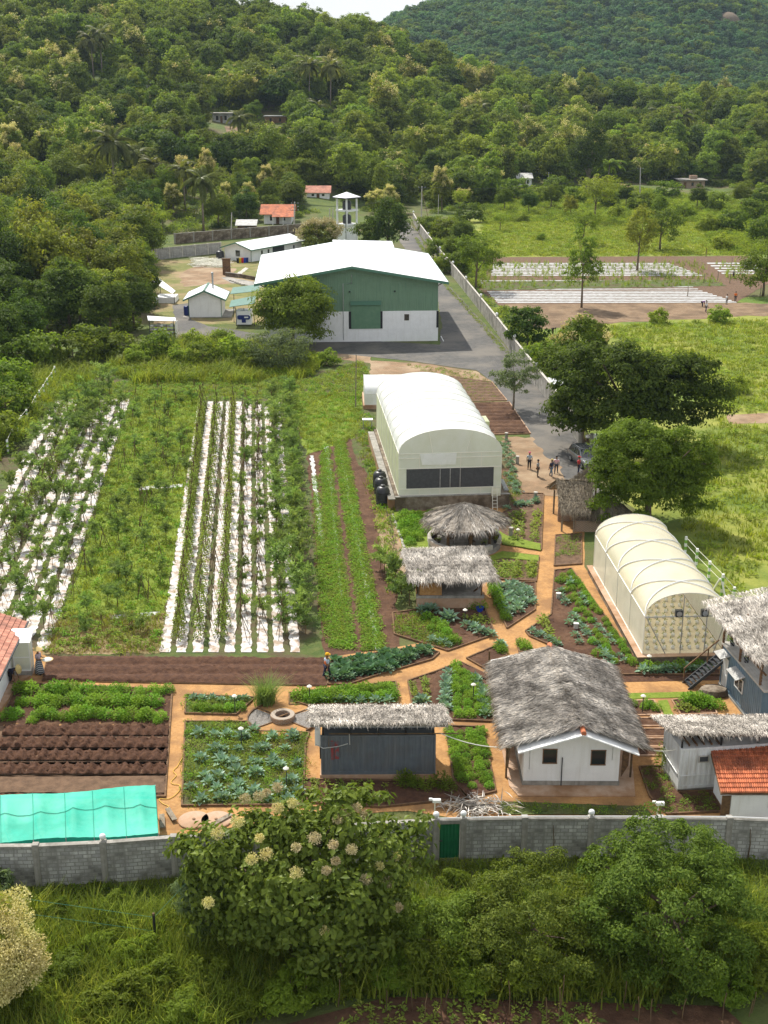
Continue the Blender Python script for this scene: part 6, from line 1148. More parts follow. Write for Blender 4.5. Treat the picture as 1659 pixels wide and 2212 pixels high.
thatch(t, [(G(1527, 1309, 5.0), G(1740, 1262, 5.6), G(1760, 1420, 5.2), G(1634, 1428, 4.8))], dens=150, L=.6, W=.05, seed=15)
for i, (x, y) in enumerate(((.45, .35), (2.75, .3))): p = Matrix.Translation(a) @ Matrix.Rotation(rz, 4, 'Z') @ Vector((x, y, h + .1)); dup(pt, p, i, 1.1, ('potted plant at the stair end of the roof deck', 'potted plant at the middle post of the roof deck')[i], 'pots on the roof deck')
p0 = G(1481, 1483); t2 = thing('metal_stairs', 'dark steel stairs with timber handrail up to the roof deck', 'stairs', p0, 0); top = P(1557, 1421, a.y + .1) - p0; dr = top.normalized(); sd = Vector((dr.y, -dr.x, 0)).normalized() * .45
for s in (-1, 1): B().beam(sd * s, top + sd * s, .06, .18).mk('stringer', 'dark_steel', t2)
for i in range(1, 10): m_ = top * (i / 10.); B().beam(m_ - sd, m_ + sd, .24, .04).mk('tread', 'dark_steel', t2)
b = B().beam(sd * -1 + Vector((0, 0, 1.)), top - sd + Vector((0, 0, 1.)), .07, .07); b.mk('hand_rail', 'timber', t2); [B().beam(top * f - sd, top * f - sd + Vector((0, 0, 1.)), .07, .07).mk('rail_post', 'timber', t2) for f in (.02, .7)]
tag(B().lathe([(.75, -.1), (.85, .15), (.7, .42), (.3, .5), (.05, .5)], 9).mk('step_rock', 'stone', None), 'brown boulder used as a step at the blue container door', 'boulder').location = G(1541, 1500); bpy.data.objects['step_rock'].scale = (1.1, .8, 1)
# --- left building
t = thing('tiled_building', 'building with a faded red tile roof at the left edge', 'building', G(-6, 1494)); e0 = G(58, 1343, 2.5); e1 = G(-2, 1467, 2.5); q = [e0, e0, e1, e1]; dE = (e0 - e1); q[0] = e0 + Vector((-5, .2, 1.7)); q[3] = e1 + Vector((-5, .2, 1.7)); ql = loc(t, [q[0], q[3], q[2], q[1]]); b = B(); nrow, ncol = 15, 60
for j in range(nrow):
    for i in range(ncol):
        f = lambda u, v_: ql[0].lerp(ql[1], u).lerp(ql[3].lerp(ql[2], u), v_); u0, u1, v0, v1 = i / ncol, (i + .97) / ncol, j / nrow, (j + 1.1) / nrow; z1 = Vector((0, 0, .06)); b.add([f(u0, v0), f(u1, v0), f(u1, v1) + z1, f(u0, v1) + z1, f(u1, v1), f(u0, v1)], [(0, 1, 2, 3), (3, 2, 4, 5)])
b.mk('roof', 'tile_pink', t); B().slab([p - Vector((0, 0, .05)) for p in ql], .08).mk('roof_deck', 'timber', t); w0, w1 = ql[3] + Vector((-.6, -.4, -.1)), ql[2] + Vector((-.6, .3, -.1)); B().add([(w0.x, w0.y, 0), (w1.x, w1.y, 0), (w1.x, w1.y, w1.z), (w0.x, w0.y, w0.z)], [(0, 1, 2, 3)]).mk('wall', 'white_wall', t); B().add([(w1.x, w1.y, 0), (w1.x - 5, w1.y, 0), (w1.x - 5, w1.y, w1.z + 1.5), (w1.x, w1.y, w1.z)], [(0, 1, 2, 3)]).mk('end_wall', 'white_wall', t); B().tube([ql[3] + Vector((.05, .1, -.05)), ql[2] + Vector((.05, -.1, -.05))], .07, 6).mk('gutter', 'dark_steel', t)
sheet('building_apron', [(-60, 1500), (20, 1440), (75, 1455), (40, 1478), (5, 1530), (-60, 1620)], .06, 'slab', .03, .8)
a = G(32, 1461); t = thing('drying_cabinet', 'white framed glazed cabinet beside the left building', 'cabinet', a, R(4)); B().box(0, 1.05, 0, .9, .0, .35).mk('base', 'concrete', t); B().box(0.03, 1.02, .03, .87, .35, 2.3).mk('glazing', 'poly_end', t); b = B()
for x in (0, 1.0): b.box(x, x + .05, -.02, .03, .35, 2.35).box(x, x + .05, .85, .9, .35, 2.35)
b.box(.05, 1., -.018, .03, .35, .41).box(.05, 1., -.018, .03, 1.25, 1.3).box(.05, 1., -.018, .03, 2.28, 2.34); b.mk('frame', 'white_trim', t); B().slab([(-.15, -.3, 2.42), (1.2, -.3, 2.42), (1.2, 1.1, 2.75), (-.15, 1.1, 2.75)], .05).mk('roof', 'white_trim', t)
# ------------------------------------------------------------------ crops
def crop_proto(key, name, lab, cat, parts):
    t = thing(name, lab, cat); [obj(n, me, t) for n, me in parts]; TREE[key] = t; t['_new'] = 1; return t
def sapling_geo(seed, h, ns, sl=.9):
    r = np.random.default_rng(seed); P = []; A = []; Nn = []; b = B().tube([(0, 0, 0), (.03, .02, h * .5), (0, .04, h)], [.03, .024, .012], 5)
    for i in range(ns):
        z0 = h * (.35 + .65 * (i + .5) / ns); az = i * 2.4 + r.random(); d = np.array([math.cos(az), math.sin(az), 0.]); p = np.array([0, 0, z0]); e = R(75 - 25 * r.random()); L_ = sl * (.6 + .6 * r.random()); st = 9; pts = [p.copy()]
        for j in range(st):
            dv = d * math.cos(e) + np.array([0, 0, math.sin(e)]); p = p + dv * L_ / st; pts.append(p.copy()); e -= .14
            for q in range(7):
                a = r.random() * 6.28; x = np.cross(dv, [0, 0, 1.]); x /= np.linalg.norm(x) + 1e-6; y = np.cross(x, dv); o = x * math.cos(a) + y * math.sin(a); P.append(p); A.append(o + dv * .7 + np.array([0, 0, -.15])); Nn.append(dv + np.array([0, 0, .6]) + r.normal(size=3) * .2)
        b.tube(pts[::4] + [pts[-1]], .008, 4)
    n = len(P); v, f = leafgeo(np.array(P), np.array(A), np.array(Nn), .24 * (.6 + .8 * r.random(n)), .09, .2); return mesh_np('shoots', v, f, ['leaf_sapling']), b
for k, (sd_, h, ns) in enumerate(((1, 1.3, 7), (2, 1.8, 9), (3, .9, 6), (4, 2.3, 10))):
    me, b = sapling_geo(sd_, h, ns, .95); t = crop_proto('sap%d' % k, 'young_tree_crop', 'feathery green crop plant', 'crop plant', [('shoots', me)]); b.mk('stem', 'bamboo', t)
def stake_mesh(seed, n=3, h=2.1, sp=.55):
    r = random.Random(seed); b = B(); top = Vector((0, 0, h * .8))
    for i in range(n): a = 6.28 * i / n + r.uniform(-.3, .3); f = Vector((math.cos(a) * sp, math.sin(a) * sp, 0)); b.tube([f, f + (top - f) * r.uniform(1.1, 1.3)], .021, 4)
    return b
for k in range(3): t = stake_mesh(k, 2 + k % 2 + 1, 2.2 - .2 * k).mk('stake_frame', 'bamboo'); tag(t, 'frame of leaning bamboo stakes', 'stakes'); TREE['stk%d' % k] = t; t['_new'] = 1
for k in range(2):
    r = np.random.default_rng(k + 5); n = 170; z = r.random(n) * 1.7 + .1; rad = .34 * (1.1 - z / 2.2); e = rdir(n, r); pv = e * rad[:, None]; pv[:, 2] = z; v, f = leafgeo(pv, e + [0, 0, -.3], e + [0, 0, .5] + r.normal(size=(n, 3)) * .3, .15 * (.6 + .8 * r.random(n)), .1)
    t = crop_proto('vine%d' % k, 'climbing_bean', 'climbing bean on stakes', 'crop plant', [('foliage', mesh_np('bean_leaves', v, f, ['leaf_vine']))]); stake_mesh(k + 8, 3, 2.3, .4).mk('stakes', 'bamboo', t)
def rowpts(p0, p1, step, jx=.15, jy=.3, seed=1):
    r = random.Random(seed); a, c = G(*p0), G(*p1); L_ = (c - a).length; n = int(L_ / step); d = (c - a) / L_; s = Vector((-d.y, d.x, 0))
    return [a + d * ((i + .5) * step + r.uniform(-jy, jy)) + s * r.uniform(-jx, jx) for i in range(n)]
rnd = random.Random(21); NS = [0]
def sap(p, g, lo=.7, hi=1.15, ks=(0, 1, 2)):
    NS[0] += 1; plant('sap%d' % rnd.choice(ks), p.x, p.y, rnd.uniform(lo, hi), label=g[0], group=g[1], z=0)
gl = ('feathery green crop plant on the white sheets at the left of the field', 'leafy plants on the left white sheets'); gm = ('feathery green crop plant in the grassy middle plot', 'leafy plants of the grassy plot'); gr = ('tall feathery crop plant in the dense row right of the white sheets', 'tall leafy plants of the right row'); gs = ('feathery crop plant between the white sheets of the middle rows', 'leafy plants between the middle sheets')
for k in range(6):
    f = (k + .4) / 6
    for p in rowpts((lerp(-150, 122, f), 1385), (lerp(128, 285, f), 872), 3.6, .5, 1.1, k + 30):
        if proj(p.x, p.y, 0)[0] > -30: sap(p, gl, ks=(0, 1, 1, 2), lo=.8, hi=1.3)
for p in [Vector(q) for q in pts_in([(140, 1400), (345, 1390), (430, 860), (300, 850)], 2.75, .5, 14)]: sap(p, gm, .65, 1.15)
for x0, x1, st in ((655, 620, 1.5), (612, 590, 2.5)):
    for p in rowpts((x0, 1385), (x1, 850), st, .3, .4, int(x0)): sap(p, gr, .9, 1.4, (1, 3, 0))
for x0, x1 in ((520, 532), (560, 556)):
    for p in rowpts((x0, 1385), (x1, 870), 5.5, .25, 2.2, int(x0)): sap(p, gs, .7, 1.2)
for p in rowpts((880, 1320), (835, 1210), 1.3, .8, .5, 77): sap(p, ('feathery shrub left of the raised hut', 'feathery shrubs left of the raised hut'), .9, 1.3, (0, 1))
for p in rowpts((250, 840), (120, 1000), 3.5, 1.2, .8, 78): sap(p, gl, 1.0, 1.5, (1, 3))
for (x0, x1, st) in ((385, 438, 1.2), (428, 470, 2.2), (478, 505, 2.2)):
    for p in rowpts((x0, 1392), (x1, 868), st, .12, .3, x0): plant('vine%d' % rnd.randint(0, 1), p.x, p.y, (rnd.uniform(.9, 1.35),) * 2 + (rnd.uniform(.75, 1.1),), label='climbing bean plant on stakes along the row beside the white sheets', group='climbing beans of the middle field', z=0)
for (x0, x1, st) in ((519, 530, 2.0), (560, 557, 2.0), (612, 588, 2.6), (456, 488, 3.)):
    for p in rowpts((x0, 1395), (x1, 870), st, .15, .3, x0 + 1): plant('stk%d' % rnd.randint(0, 2), p.x, p.y, rnd.uniform(.85, 1.1), label='bare frame of leaning bamboo stakes between the white sheets', group='stake frames of the middle rows', z=0)
for p in [Vector(q) for q in pts_in([(100, 1400), (345, 1395), (435, 855), (290, 850)], 3.6, .45, 15)]: plant('stk%d' % rnd.randint(0, 2), p.x, p.y, rnd.uniform(.8, 1.1), label='bare frame of leaning bamboo stakes in the grassy plot', group='stake frames of the grassy plot', z=0)
for k in range(4):
    f = (k + .7) / 4
    for p in rowpts((lerp(-150, 122, f), 1385), (lerp(128, 285, f), 872), 3.6, .3, 1., k + 60):
        if proj(p.x, p.y, 0)[0] > -20: plant('stk%d' % rnd.randint(0, 2), p.x, p.y, rnd.uniform(.8, 1.1), label='bare frame of leaning bamboo stakes on the left white sheets', group='stake frames on the left sheets', z=0)
for p in rowpts((-40, 1280), (215, 840), 1.5, .4, .3, 88): plant('vine0', p.x, p.y, (1.5, 1.5, .8), label='dark bushy climber along the left edge of the crop field', group='climbers at the left field edge', z=0)
print('saplings', NS[0])
# low vegetables
def rosette(seed, n, L, W, up, m, fold=.3):
    r = np.random.default_rng(seed); az = np.arange(n) * 2.4; el = np.linspace(R(75), R(up), n); d = np.stack([np.cos(az) * np.cos(el), np.sin(az) * np.cos(el), np.sin(el)], 1); nn = np.stack([-np.cos(az) * np.sin(el), -np.sin(az) * np.sin(el), np.cos(el)], 1); ll = L * (.75 + .4 * r.random(n)); P = d * .05; v1, f1 = leafgeo(P + d * (ll * .25)[:, None], d - [0, 0, .15], nn, ll * .8, W * (.8 + .4 * r.random(n)), .3)
    return mesh_np('leaves', v1, f1, [m])
crop_proto('kale', 'kale_plant', 'blue green kale plant', 'vegetable', [('leaves', rosette(1, 18, .44, .2, 12, 'leaf_kale'))]); crop_proto('cabbage', 'cabbage_plant', 'dark green cabbage plant', 'vegetable', [('leaves', rosette(2, 14, .42, .27, 8, 'leaf_cabbage'))])
crop_proto('bush', 'leafy_bush', 'bright green leafy bush', 'vegetable', [('leaves', weed_mesh('bush_leaves', 'leaf_bush', 300, .4, .5, .12, .5, 11))]); crop_proto('small', 'seedling', 'small green seedling', 'seedling', [('leaves', weed_mesh('seedling_leaves', 'leaf_vine', 26, .17, .18, .13, .5, 12))])
crop_proto('toms', 'vegetable_shrub', 'dark leafy vegetable shrub', 'vegetable', [('leaves', weed_mesh('shrub_leaves', 'leaf_mid', 220, .5, .75, .16, .45, 13))])
def row(key, p0, p1, n, lab, grp, sc=1., j=.08, seed=0, z=.08, skip=.0):
    r = random.Random(hash_(grp) + n + int(p0[0])); a, c = G(*p0), G(*p1)
    for i in range(n):
        if r.random() < skip: continue
        p = a.lerp(c, (i + .5) / n); plant(key, p.x + r.uniform(-j, j), p.y + r.uniform(-j, j), sc * r.uniform(.75, 1.2), label=lab, group=grp, z=z)
lb, gb = 'bright green leafy bush in three rows of the bed above the mud ridges', 'bushes of the left bed'
for yy, n in ((1495, 19), (1520, 20), (1549, 18)): row('bush', (38 - (yy - 1495) * .5, yy), (366 - (yy - 1495) * .2, yy + 4), n, lb, gb, 1.2, .22, skip=.1); row('bush', (40 - (yy - 1495) * .5, yy + 8), (364, yy + 11), 9, lb, gb, .8, .25, skip=.3)
lb, gb = 'round bright bush in the rows right of the grey container', 'bushes right of the grey container'
for x0, x1, n in ((972, 1000, 11), (991, 1022, 9), (1018, 1045, 12), (1036, 1062, 12)): row('bush', (x0, 1580), (x1, 1708), n, lb, gb, .78, .12, skip=.06)
lb, gb = 'bright bush in the bed between the path fork and the white house', 'bushes of the fork bed'
for x0, x1, y0, n in ((985, 990, 1440, 12), (1003, 1012, 1452, 12), (1024, 1040, 1470, 9), (1048, 1056, 1490, 7)): row('bush', (x0, y0), (x1, 1552), n, lb, gb, .82, .12, skip=.05)
row('kale', (966, 1458), (958, 1550), 14, 'blue green kale in the left column of the fork bed', 'kale of the fork bed', 1., .15); row('kale', (1030, 1465), (1048, 1550), 10, 'blue green kale in the right column of the fork bed', 'kale of the fork bed, right column', 1., .15); row('small', (890, 1478), (900, 1520), 8, 'small seedling at the left edge of the fork bed', 'seedlings of the fork bed', 1.2); row('small', (918, 1468), (922, 1520), 9, 'small seedling at the left edge of the fork bed', 'seedlings of the fork bed', 1.2); row('kale', (900, 1520), (915, 1520), 2, 'kale at the lower left corner of the fork bed', 'kale at the fork bed corner', 1.1)
lb, gb = 'bright bush in the bed left of the cream greenhouse', 'bushes left of the cream greenhouse'
for a, c, n in (((1230, 1238), (1372, 1440), 22), ((1215, 1242), (1330, 1440), 17), ((1205, 1250), (1300, 1430), 8)): row('bush', a, c, n, lb, gb, .78, .1, skip=.12)
for a, c, n in (((1222, 1250), (1350, 1440), 16), ((1205, 1275), (1250, 1400), 9), ((1232, 1330), (1330, 1445), 13), ((1150, 1366), (1215, 1400), 7)): row('kale', a, c, n, 'blue green kale in the bed left of the cream greenhouse', 'kale left of the cream greenhouse', .85, .15, skip=.15)
row('small', (1170, 1335), (1200, 1395), 9, 'small herb in the bed left of the cream greenhouse', 'herbs left of the cream greenhouse', 1.8, .1)
row('bush', (1385, 1448), (1520, 1444), 6, 'bush at the front plinth of the cream greenhouse', 'bushes in front of the cream greenhouse', 1.15, .1); row('kale', (1380, 1453), (1540, 1451), 13, 'kale at the front plinth of the cream greenhouse', 'kale in front of the cream greenhouse', 1., .12)
for k in range(5): row('kale', (1075 + k * 14, 1262 + k), (1100 + k * 12, 1338 - k * 7), 8, 'pale blue green kale in the triangular bed beside the path bend', 'kale of the triangular bed', 1.05, .2)
row('bush', (1060, 1262), (1097, 1345), 9, 'bright bush along the left side of the triangular bed', 'bushes of the triangular bed', 1.1, .12)
for k in range(3): row('cabbage', (722 - k * 2, 1436 + k * 15), (930 - k * 40, 1410 + k * 17), 20 - k * 2, 'dark cabbage in the curved strip along the orange path', 'cabbages of the curved strip', 1.25, .2)
for k in range(3): row('kale', (722 - k * 2, 1444 + k * 14), (925 - k * 40, 1416 + k * 17), 14 - k * 2, 'bluish cabbage leaf plant in the curved strip along the orange path', 'bluish plants of the curved strip', .9, .25)
for k, yy in enumerate((1590, 1622, 1650, 1680, 1705, 1728)): row('kale', (430 - k * 3, yy), (650 - k, yy + 3), 11, 'kale scattered in the weedy bed left of the grey container', 'kale of the weedy bed', 1.05, .5, skip=.25)
for a, c, n, k_ in (((640, 1508), (850, 1492), 12, 'bush'), ((660, 1516), (855, 1510), 12, 'bush'), ((690, 1518), (850, 1519), 6, 'kale')): row(k_, a, c, n, ('bright bush' if k_ == 'bush' else 'kale') + ' in the bed behind the grey container', k_ + ' plants behind the grey container', 1.1, .15, skip=.1)
row('bush', (410, 1535), (520, 1537), 9, 'low bush in the small bed left of the fire pit', 'bushes of the small bed by the fire pit', .8, .2); row('kale', (415, 1512), (545, 1515), 7, 'kale in the small bed left of the fire pit', 'kale of the small bed by the fire pit', .9, .2)
row('toms', (838, 1693), (975, 1706), 7, 'dark leafy shrub in the soil before the grey container', 'leafy shrubs before the grey container', .9, .2, skip=.15)
for yy in (1695, 1712, 1728): row('small', (668, yy), (830, yy + 6), 12, 'small seedling in the dark soil before the grey container', 'seedlings before the grey container', 1.2, .25, skip=.25)
for k in range(3): row('bush', (870 + k * 12, 1112 + k * 3), (885 + k * 14, 1180 - k * 12), 9 - k * 2, 'bright round bush in the bed left of the round pavilion', 'bushes left of the pavilion', 1.4, .25)
row('bush', (925, 1118), (955, 1112), 3, 'bush at the foot of the greenhouse plinth', 'bushes at the greenhouse plinth', 1.2)
row('kale', (1086, 950), (1110, 1070), 18, 'kale along the right side of the large greenhouse', 'kale beside the large greenhouse', .8, .4); row('kale', (1096, 960), (1120, 1070), 13, 'kale along the right side of the large greenhouse', 'kale beside the large greenhouse', .8, .4); row('kale', (1100, 1100), (1165, 1085), 8, 'kale at the head of the orange path', 'kale at the path head', 1.1, .4)
for x0, x1, n in ((1125, 1120, 9), (1160, 1152, 11), (1108, 1106, 6)): row('small', (x0, 1110), (x1, 1172), n, 'low green vegetable in the beds right of the pavilion', 'vegetables right of the pavilion', 2., .1)
for x0, n in ((1070, 7), (1090, 7), (1115, 8), (1150, 8)): row('small', (x0, 1218), (x0 - 2, 1250), n, 'low green vegetable in the bed below the bright lawn strip', 'vegetables below the lawn strip', 1.9, .12)
row('kale', (905, 1326), (940, 1324), 3, 'large kale at the left corner below the raised hut', 'kale below the raised hut', 1.5, .1); row('kale', (958, 1345), (970, 1340), 2, 'tall pale kale below the raised hut', 'tall kale below the raised hut', 1.8, .1)
row('bush', (1010, 1312), (1040, 1315), 3, 'bush at the right foot of the raised hut', 'bushes at the raised hut foot', 1.2, .1); row('bush', (915, 1340), (990, 1400), 9, 'bush in the weedy bed below the raised hut', 'bushes below the raised hut', 1.0, .5)
row('kale', (1000, 1355), (1066, 1378), 6, 'kale at the right of the bed below the raised hut', 'kale right below the raised hut', 1.1, .2); row('small', (1000, 1340), (1060, 1350), 7, 'small plant below the raised hut', 'small plants below the raised hut', 1.8, .3); row('kale', (930, 1385), (980, 1400), 5, 'kale at the lower tip of the bed below the raised hut', 'kale at the bed tip', 1., .3)
row('bush', (1124, 1392), (1140, 1406), 2, 'bush in the tiny wedge bed beside the thatch gable', 'bushes of the wedge bed', 1.2, .1); row('bush', (1070, 1400), (1090, 1410), 4, 'bush in the small bed above the ditch', 'bushes above the ditch', .9, .3); row('kale', (1080, 1396), (1090, 1404), 2, 'kale in the small bed above the ditch', 'kale above the ditch', 1.)
row('bush', (1495, 1512), (1540, 1532), 7, 'bush in the corner bed before the blue container', 'bushes before the blue container', 1.25, .5); row('bush', (1370, 1525), (1415, 1535), 5, 'small bush in the bed beside the lawn strip', 'bushes beside the lawn strip', .7, .3); row('small', (1460, 1530), (1500, 1540), 5, 'seedling in the corner bed before the blue container', 'seedlings before the blue container', 1.5, .2)
# grass tuft by the fire pit
p = G(574, 1521); t = thing('grass_clump', 'large fountain grass clump beside the fire pit', 'grass clump', p); obj('blades', tuft_mesh('clump_blades', 'leaf_sapling', 700, 1.7, .05, .22, .75, 4, 3), t)
# stick plot
for k, q in enumerate(pts_in([(560, 2120), (1000, 2150), (1640, 2110), (1700, 2212), (600, 2215)], 1.25, .5, 40)):
    px, py = proj(q[0], q[1], 0); h_ = rnd.uniform(.8, 1.8)
    if k == 0: st = tag(B().tube([(0, 0, 0), (.05, .02, .6), (.02, .05, 1.)], .022, 5).mk('plant_stick', 'bamboo'), 'thin bare stick upright in the soil plot at the bottom', 'stick', 'sticks of the bottom plot'); s_ = st
    else: s_ = st.copy(); COL.objects.link(s_)
    s_.location = q; s_.scale = (1, 1, h_); s_.rotation_euler = (rnd.uniform(-.12, .12), rnd.uniform(-.12, .12), rnd.uniform(0, 6))
for q in pts_in([(800, 2165), (1250, 2160), (1300, 2230), (700, 2230)], .62, .3, 41): plant('small', q[0], q[1], rnd.uniform(.9, 1.6), label='pale green seedling in the soil plot at the bottom', group='seedlings of the bottom plot', z=.06)
# ------------------------------------------------------------------ grass and weeds (uncountable)
def spread(name, metas, polys, step, lab, cat, s0=.7, s1=1.2, seed=1, z=.02, terr=False):
    pp = np.concatenate([pts_in(p, step, .5, seed + i, terr, z) for i, p in enumerate(polys)]); qx, qy = proj(pp[:, 0], pp[:, 1], pp[:, 2]); pp = pp[~inpoly(qx, qy, [(1568, 893), (1760, 887), (1760, 918), (1572, 919)])]; n = len(pp); r = np.random.default_rng(seed); print(name, n)
    return scatter(name, metas, pp, s0 + (s1 - s0) * r.random(n), r.random(n) * 6.28, r.integers(0, len(metas), n), lab, cat)
TG = [tuft_mesh('tall_a', 'grass_blade', 22, .95, .06, .2, .7, 3, 1), tuft_mesh('tall_b', 'grass_lush', 20, .8, .065, .22, .8, 3, 2), tuft_mesh('tall_c', 'grass_dark', 22, 1.2, .055, .2, .6, 3, 3), weed_mesh('tall_w', 'leaf_mid', 70, .4, .5, .16, .5, 4)]
spread('tall_grass', TG, [[(-120, 1960), (380, 1980), (600, 2080), (900, 1960), (1100, 1960), (1700, 1960), (1780, 2110), (1400, 2160), (860, 2150), (560, 2180), (400, 2290), (-160, 2290)]], .3, 'tall tangled grass on the slope before the block wall', 'grass', .55, 1.6, 3)
SG = [tuft_mesh('short_a', 'grass_dark', 26, .3, .04, .22, .7, 2, 5), tuft_mesh('short_b', 'grass_lush', 24, .25, .04, .22, .8, 2, 6), weed_mesh('short_w', 'leaf_mid', 40, .25, .2, .12, .5, 7)]
spread('verge_grass', SG, [[(-120, 1912), (86, 1918), (380, 1898), (945, 1860), (1700, 1858), (1720, 1970), (900, 1970), (380, 1985), (-130, 1970)]], .34, 'short rough grass at the foot of the block wall', 'grass', .7, 1.5, 4)
WD = [weed_mesh('weed_a', 'leaf_bush', 30, .22, .16, .11, .45, 21), weed_mesh('weed_b', 'leaf_mid', 30, .22, .2, .11, .45, 22), weed_mesh('weed_c', 'leaf_vine', 26, .2, .14, .1, .45, 23), tuft_mesh('weed_d', 'grass_lush', 16, .25, .03, .15, .7, 2, 24)]
spread('bed_weeds', WD, [[(400, 1563), (530, 1563), (560, 1582), (664, 1588), (655, 1738), (395, 1740)], [(402, 1505), (550, 1511), (510, 1544), (402, 1541)], [(628, 1500), (852, 1478), (858, 1520), (628, 1523)], [(850, 1330), (905, 1325), (960, 1360), (1000, 1390), (965, 1404), (852, 1370)]], .3, 'low weeds carpeting the beds', 'weeds', .7, 1.4, 5, .08)
spread('bed_sprouts', WD[:3], [[(1383, 1662), (1438, 1660), (1464, 1715), (1400, 1716)], [(1470, 1718), (1530, 1715), (1555, 1752), (1440, 1758), (1410, 1722)], [(1085, 1736), (1390, 1746), (1408, 1761), (1080, 1760)], [(1202, 1160), (1254, 1157), (1254, 1200), (1200, 1205)], [(1087, 1020), (1105, 1020), (1128, 1070), (1100, 1100)], [(1062, 1216), (1158, 1216), (1155, 1255), (1080, 1250)]], .42, 'low ground cover sprouting in the garden soil', 'weeds', .6, 1.2, 6, .08)
spread('groundnut_rows', WD[:3:2], [[(716, 1402), (766, 1402), (710, 968), (692, 985)], [(786, 1405), (832, 1402), (744, 950), (723, 956)], [(690, 1300), (712, 1404), (700, 1180), (678, 1000)], [(645, 1700), (646, 1700), (647, 1701)]], .26, 'dense low green crop standing in long rows', 'crop', 1.1, 1.6, 7, .03)
FGm = [tuft_mesh('field_a', 'grass_lush', 22, .35, .05, .25, .8, 2, 31), tuft_mesh('field_b', 'grass_blade', 22, .4, .05, .25, .8, 2, 32), weed_mesh('field_c', 'leaf_vine', 40, .35, .3, .18, .5, 33), weed_mesh('field_d', 'leaf_bush', 40, .3, .25, .16, .5, 34)]
spread('field_grass', FGm, [[(295, 840), (440, 852), (348, 1335), (125, 1335)], [(625, 850), (780, 850), (770, 945), (665, 985)], [(760, 880), (800, 900), (850, 1100), (860, 1320), (835, 1240), (810, 1110)], [(95, 1412), (345, 1412), (350, 1330), (120, 1330)], [(130, 828), (660, 822), (780, 780), (800, 800), (790, 860), (640, 862), (290, 866), (120, 905)]], .6, 'rough green grass between the crop plants', 'grass', .7, 1.4, 8)
TH = [weed_mesh('thicket_a', 'leaf_mid', 110, .9, .9, .34, .4, 41), weed_mesh('thicket_b', 'leaf_light', 110, .9, .8, .34, .35, 42), tuft_mesh('thicket_c', 'grass_lush', 36, 1.5, .09, .4, .8, 3, 43), tuft_mesh('thicket_d', 'grass_blade', 36, 1.3, .09, .4, .8, 3, 44)]
spread('thicket', TH, [[(230, 800), (330, 740), (470, 735), (560, 745), (660, 762), (700, 790), (660, 820), (540, 828), (300, 830)], [(-60, 840), (120, 790), (240, 800), (140, 850), (30, 960), (-60, 1040)]], 1.0, 'thick green grass and scrub behind the crop field', 'undergrowth', .7, 1.4, 9)
MG = [tuft_mesh('meadow_a', 'grass_lush', 26, .5, .1, .4, .8, 2, 51), tuft_mesh('meadow_b', 'grass_blade', 26, .45, .1, .4, .8, 2, 52), weed_mesh('meadow_c', 'leaf_light', 40, .6, .35, .26, .5, 53)]
spread('meadow_grass', MG, [[(1290, 705), (1659, 690), (1700, 690), (1860, 1120), (1700, 1180), (1600, 1290), (1480, 1150), (1440, 1020), (1560, 900)], [(1040, 472), (1250, 466), (1659, 472), (1690, 552), (1045, 555)]], 1.15, 'bright green meadow grass', 'grass', .7, 1.4, 10)
spread('meadow_scrub', [MG[2], TH[0], TH[1]], [[(1050, 400), (1340, 400), (1450, 420), (1700, 420), (1700, 480), (1040, 480)], [(905, 480), (1000, 470), (1060, 560), (1030, 640), (1000, 590)], [(1030, 640), (1090, 668), (1180, 740), (1300, 740), (1240, 850), (1170, 820)], [(1500, 480), (1690, 470), (1690, 550), (1560, 550)]], 1.6, 'green scrub at the edges of the meadows', 'undergrowth', .7, 1.5, 11)
spread('far_crop', [WD[1], tuft_mesh('crop_stake', 'leaf_vine', 14, .8, .06, .12, .3, 2, 61)], [[(1045, 608), (1545, 604), (1568, 618), (1040, 628)], [(1062, 568), (1520, 566), (1545, 606), (1045, 606)], [(1545, 568), (1640, 566), (1640, 600), (1575, 606)]], 1.3, 'rows of staked green crop in the far field', 'crop', .8, 1.5, 12)
spread('kerb_plants', [WD[2], WD[3]], [[(955, 612), (962, 612), (1100, 766), (1094, 768)], [(897, 515), (902, 515), (945, 590), (940, 592)]], .5, 'yellow green plants in a strip along the road wall', 'plants', 1., 1.8, 13)
spread('plot_weeds', WD, [[(870, 786), (1020, 804), (1060, 826), (960, 812), (900, 800)], [(985, 812), (1060, 828), (1090, 862), (1000, 866)], [(1035, 700), (1100, 760), (1180, 800), (1240, 860), (1200, 870)], [(840, 1100), (850, 1100), (848, 1110), (842, 1110)]], .7, 'weeds on the plots beside the road', 'weeds', .8, 1.4, 14)
spread('straw_litter', [weed_mesh('litter', 'straw', 30, .35, .04, .25, .12, 71)], [[(120, 1330), (355, 1325), (345, 1412), (92, 1415)]], .6, 'dry straw litter in the crop rows', 'straw', .7, 1.3, 15, .055)
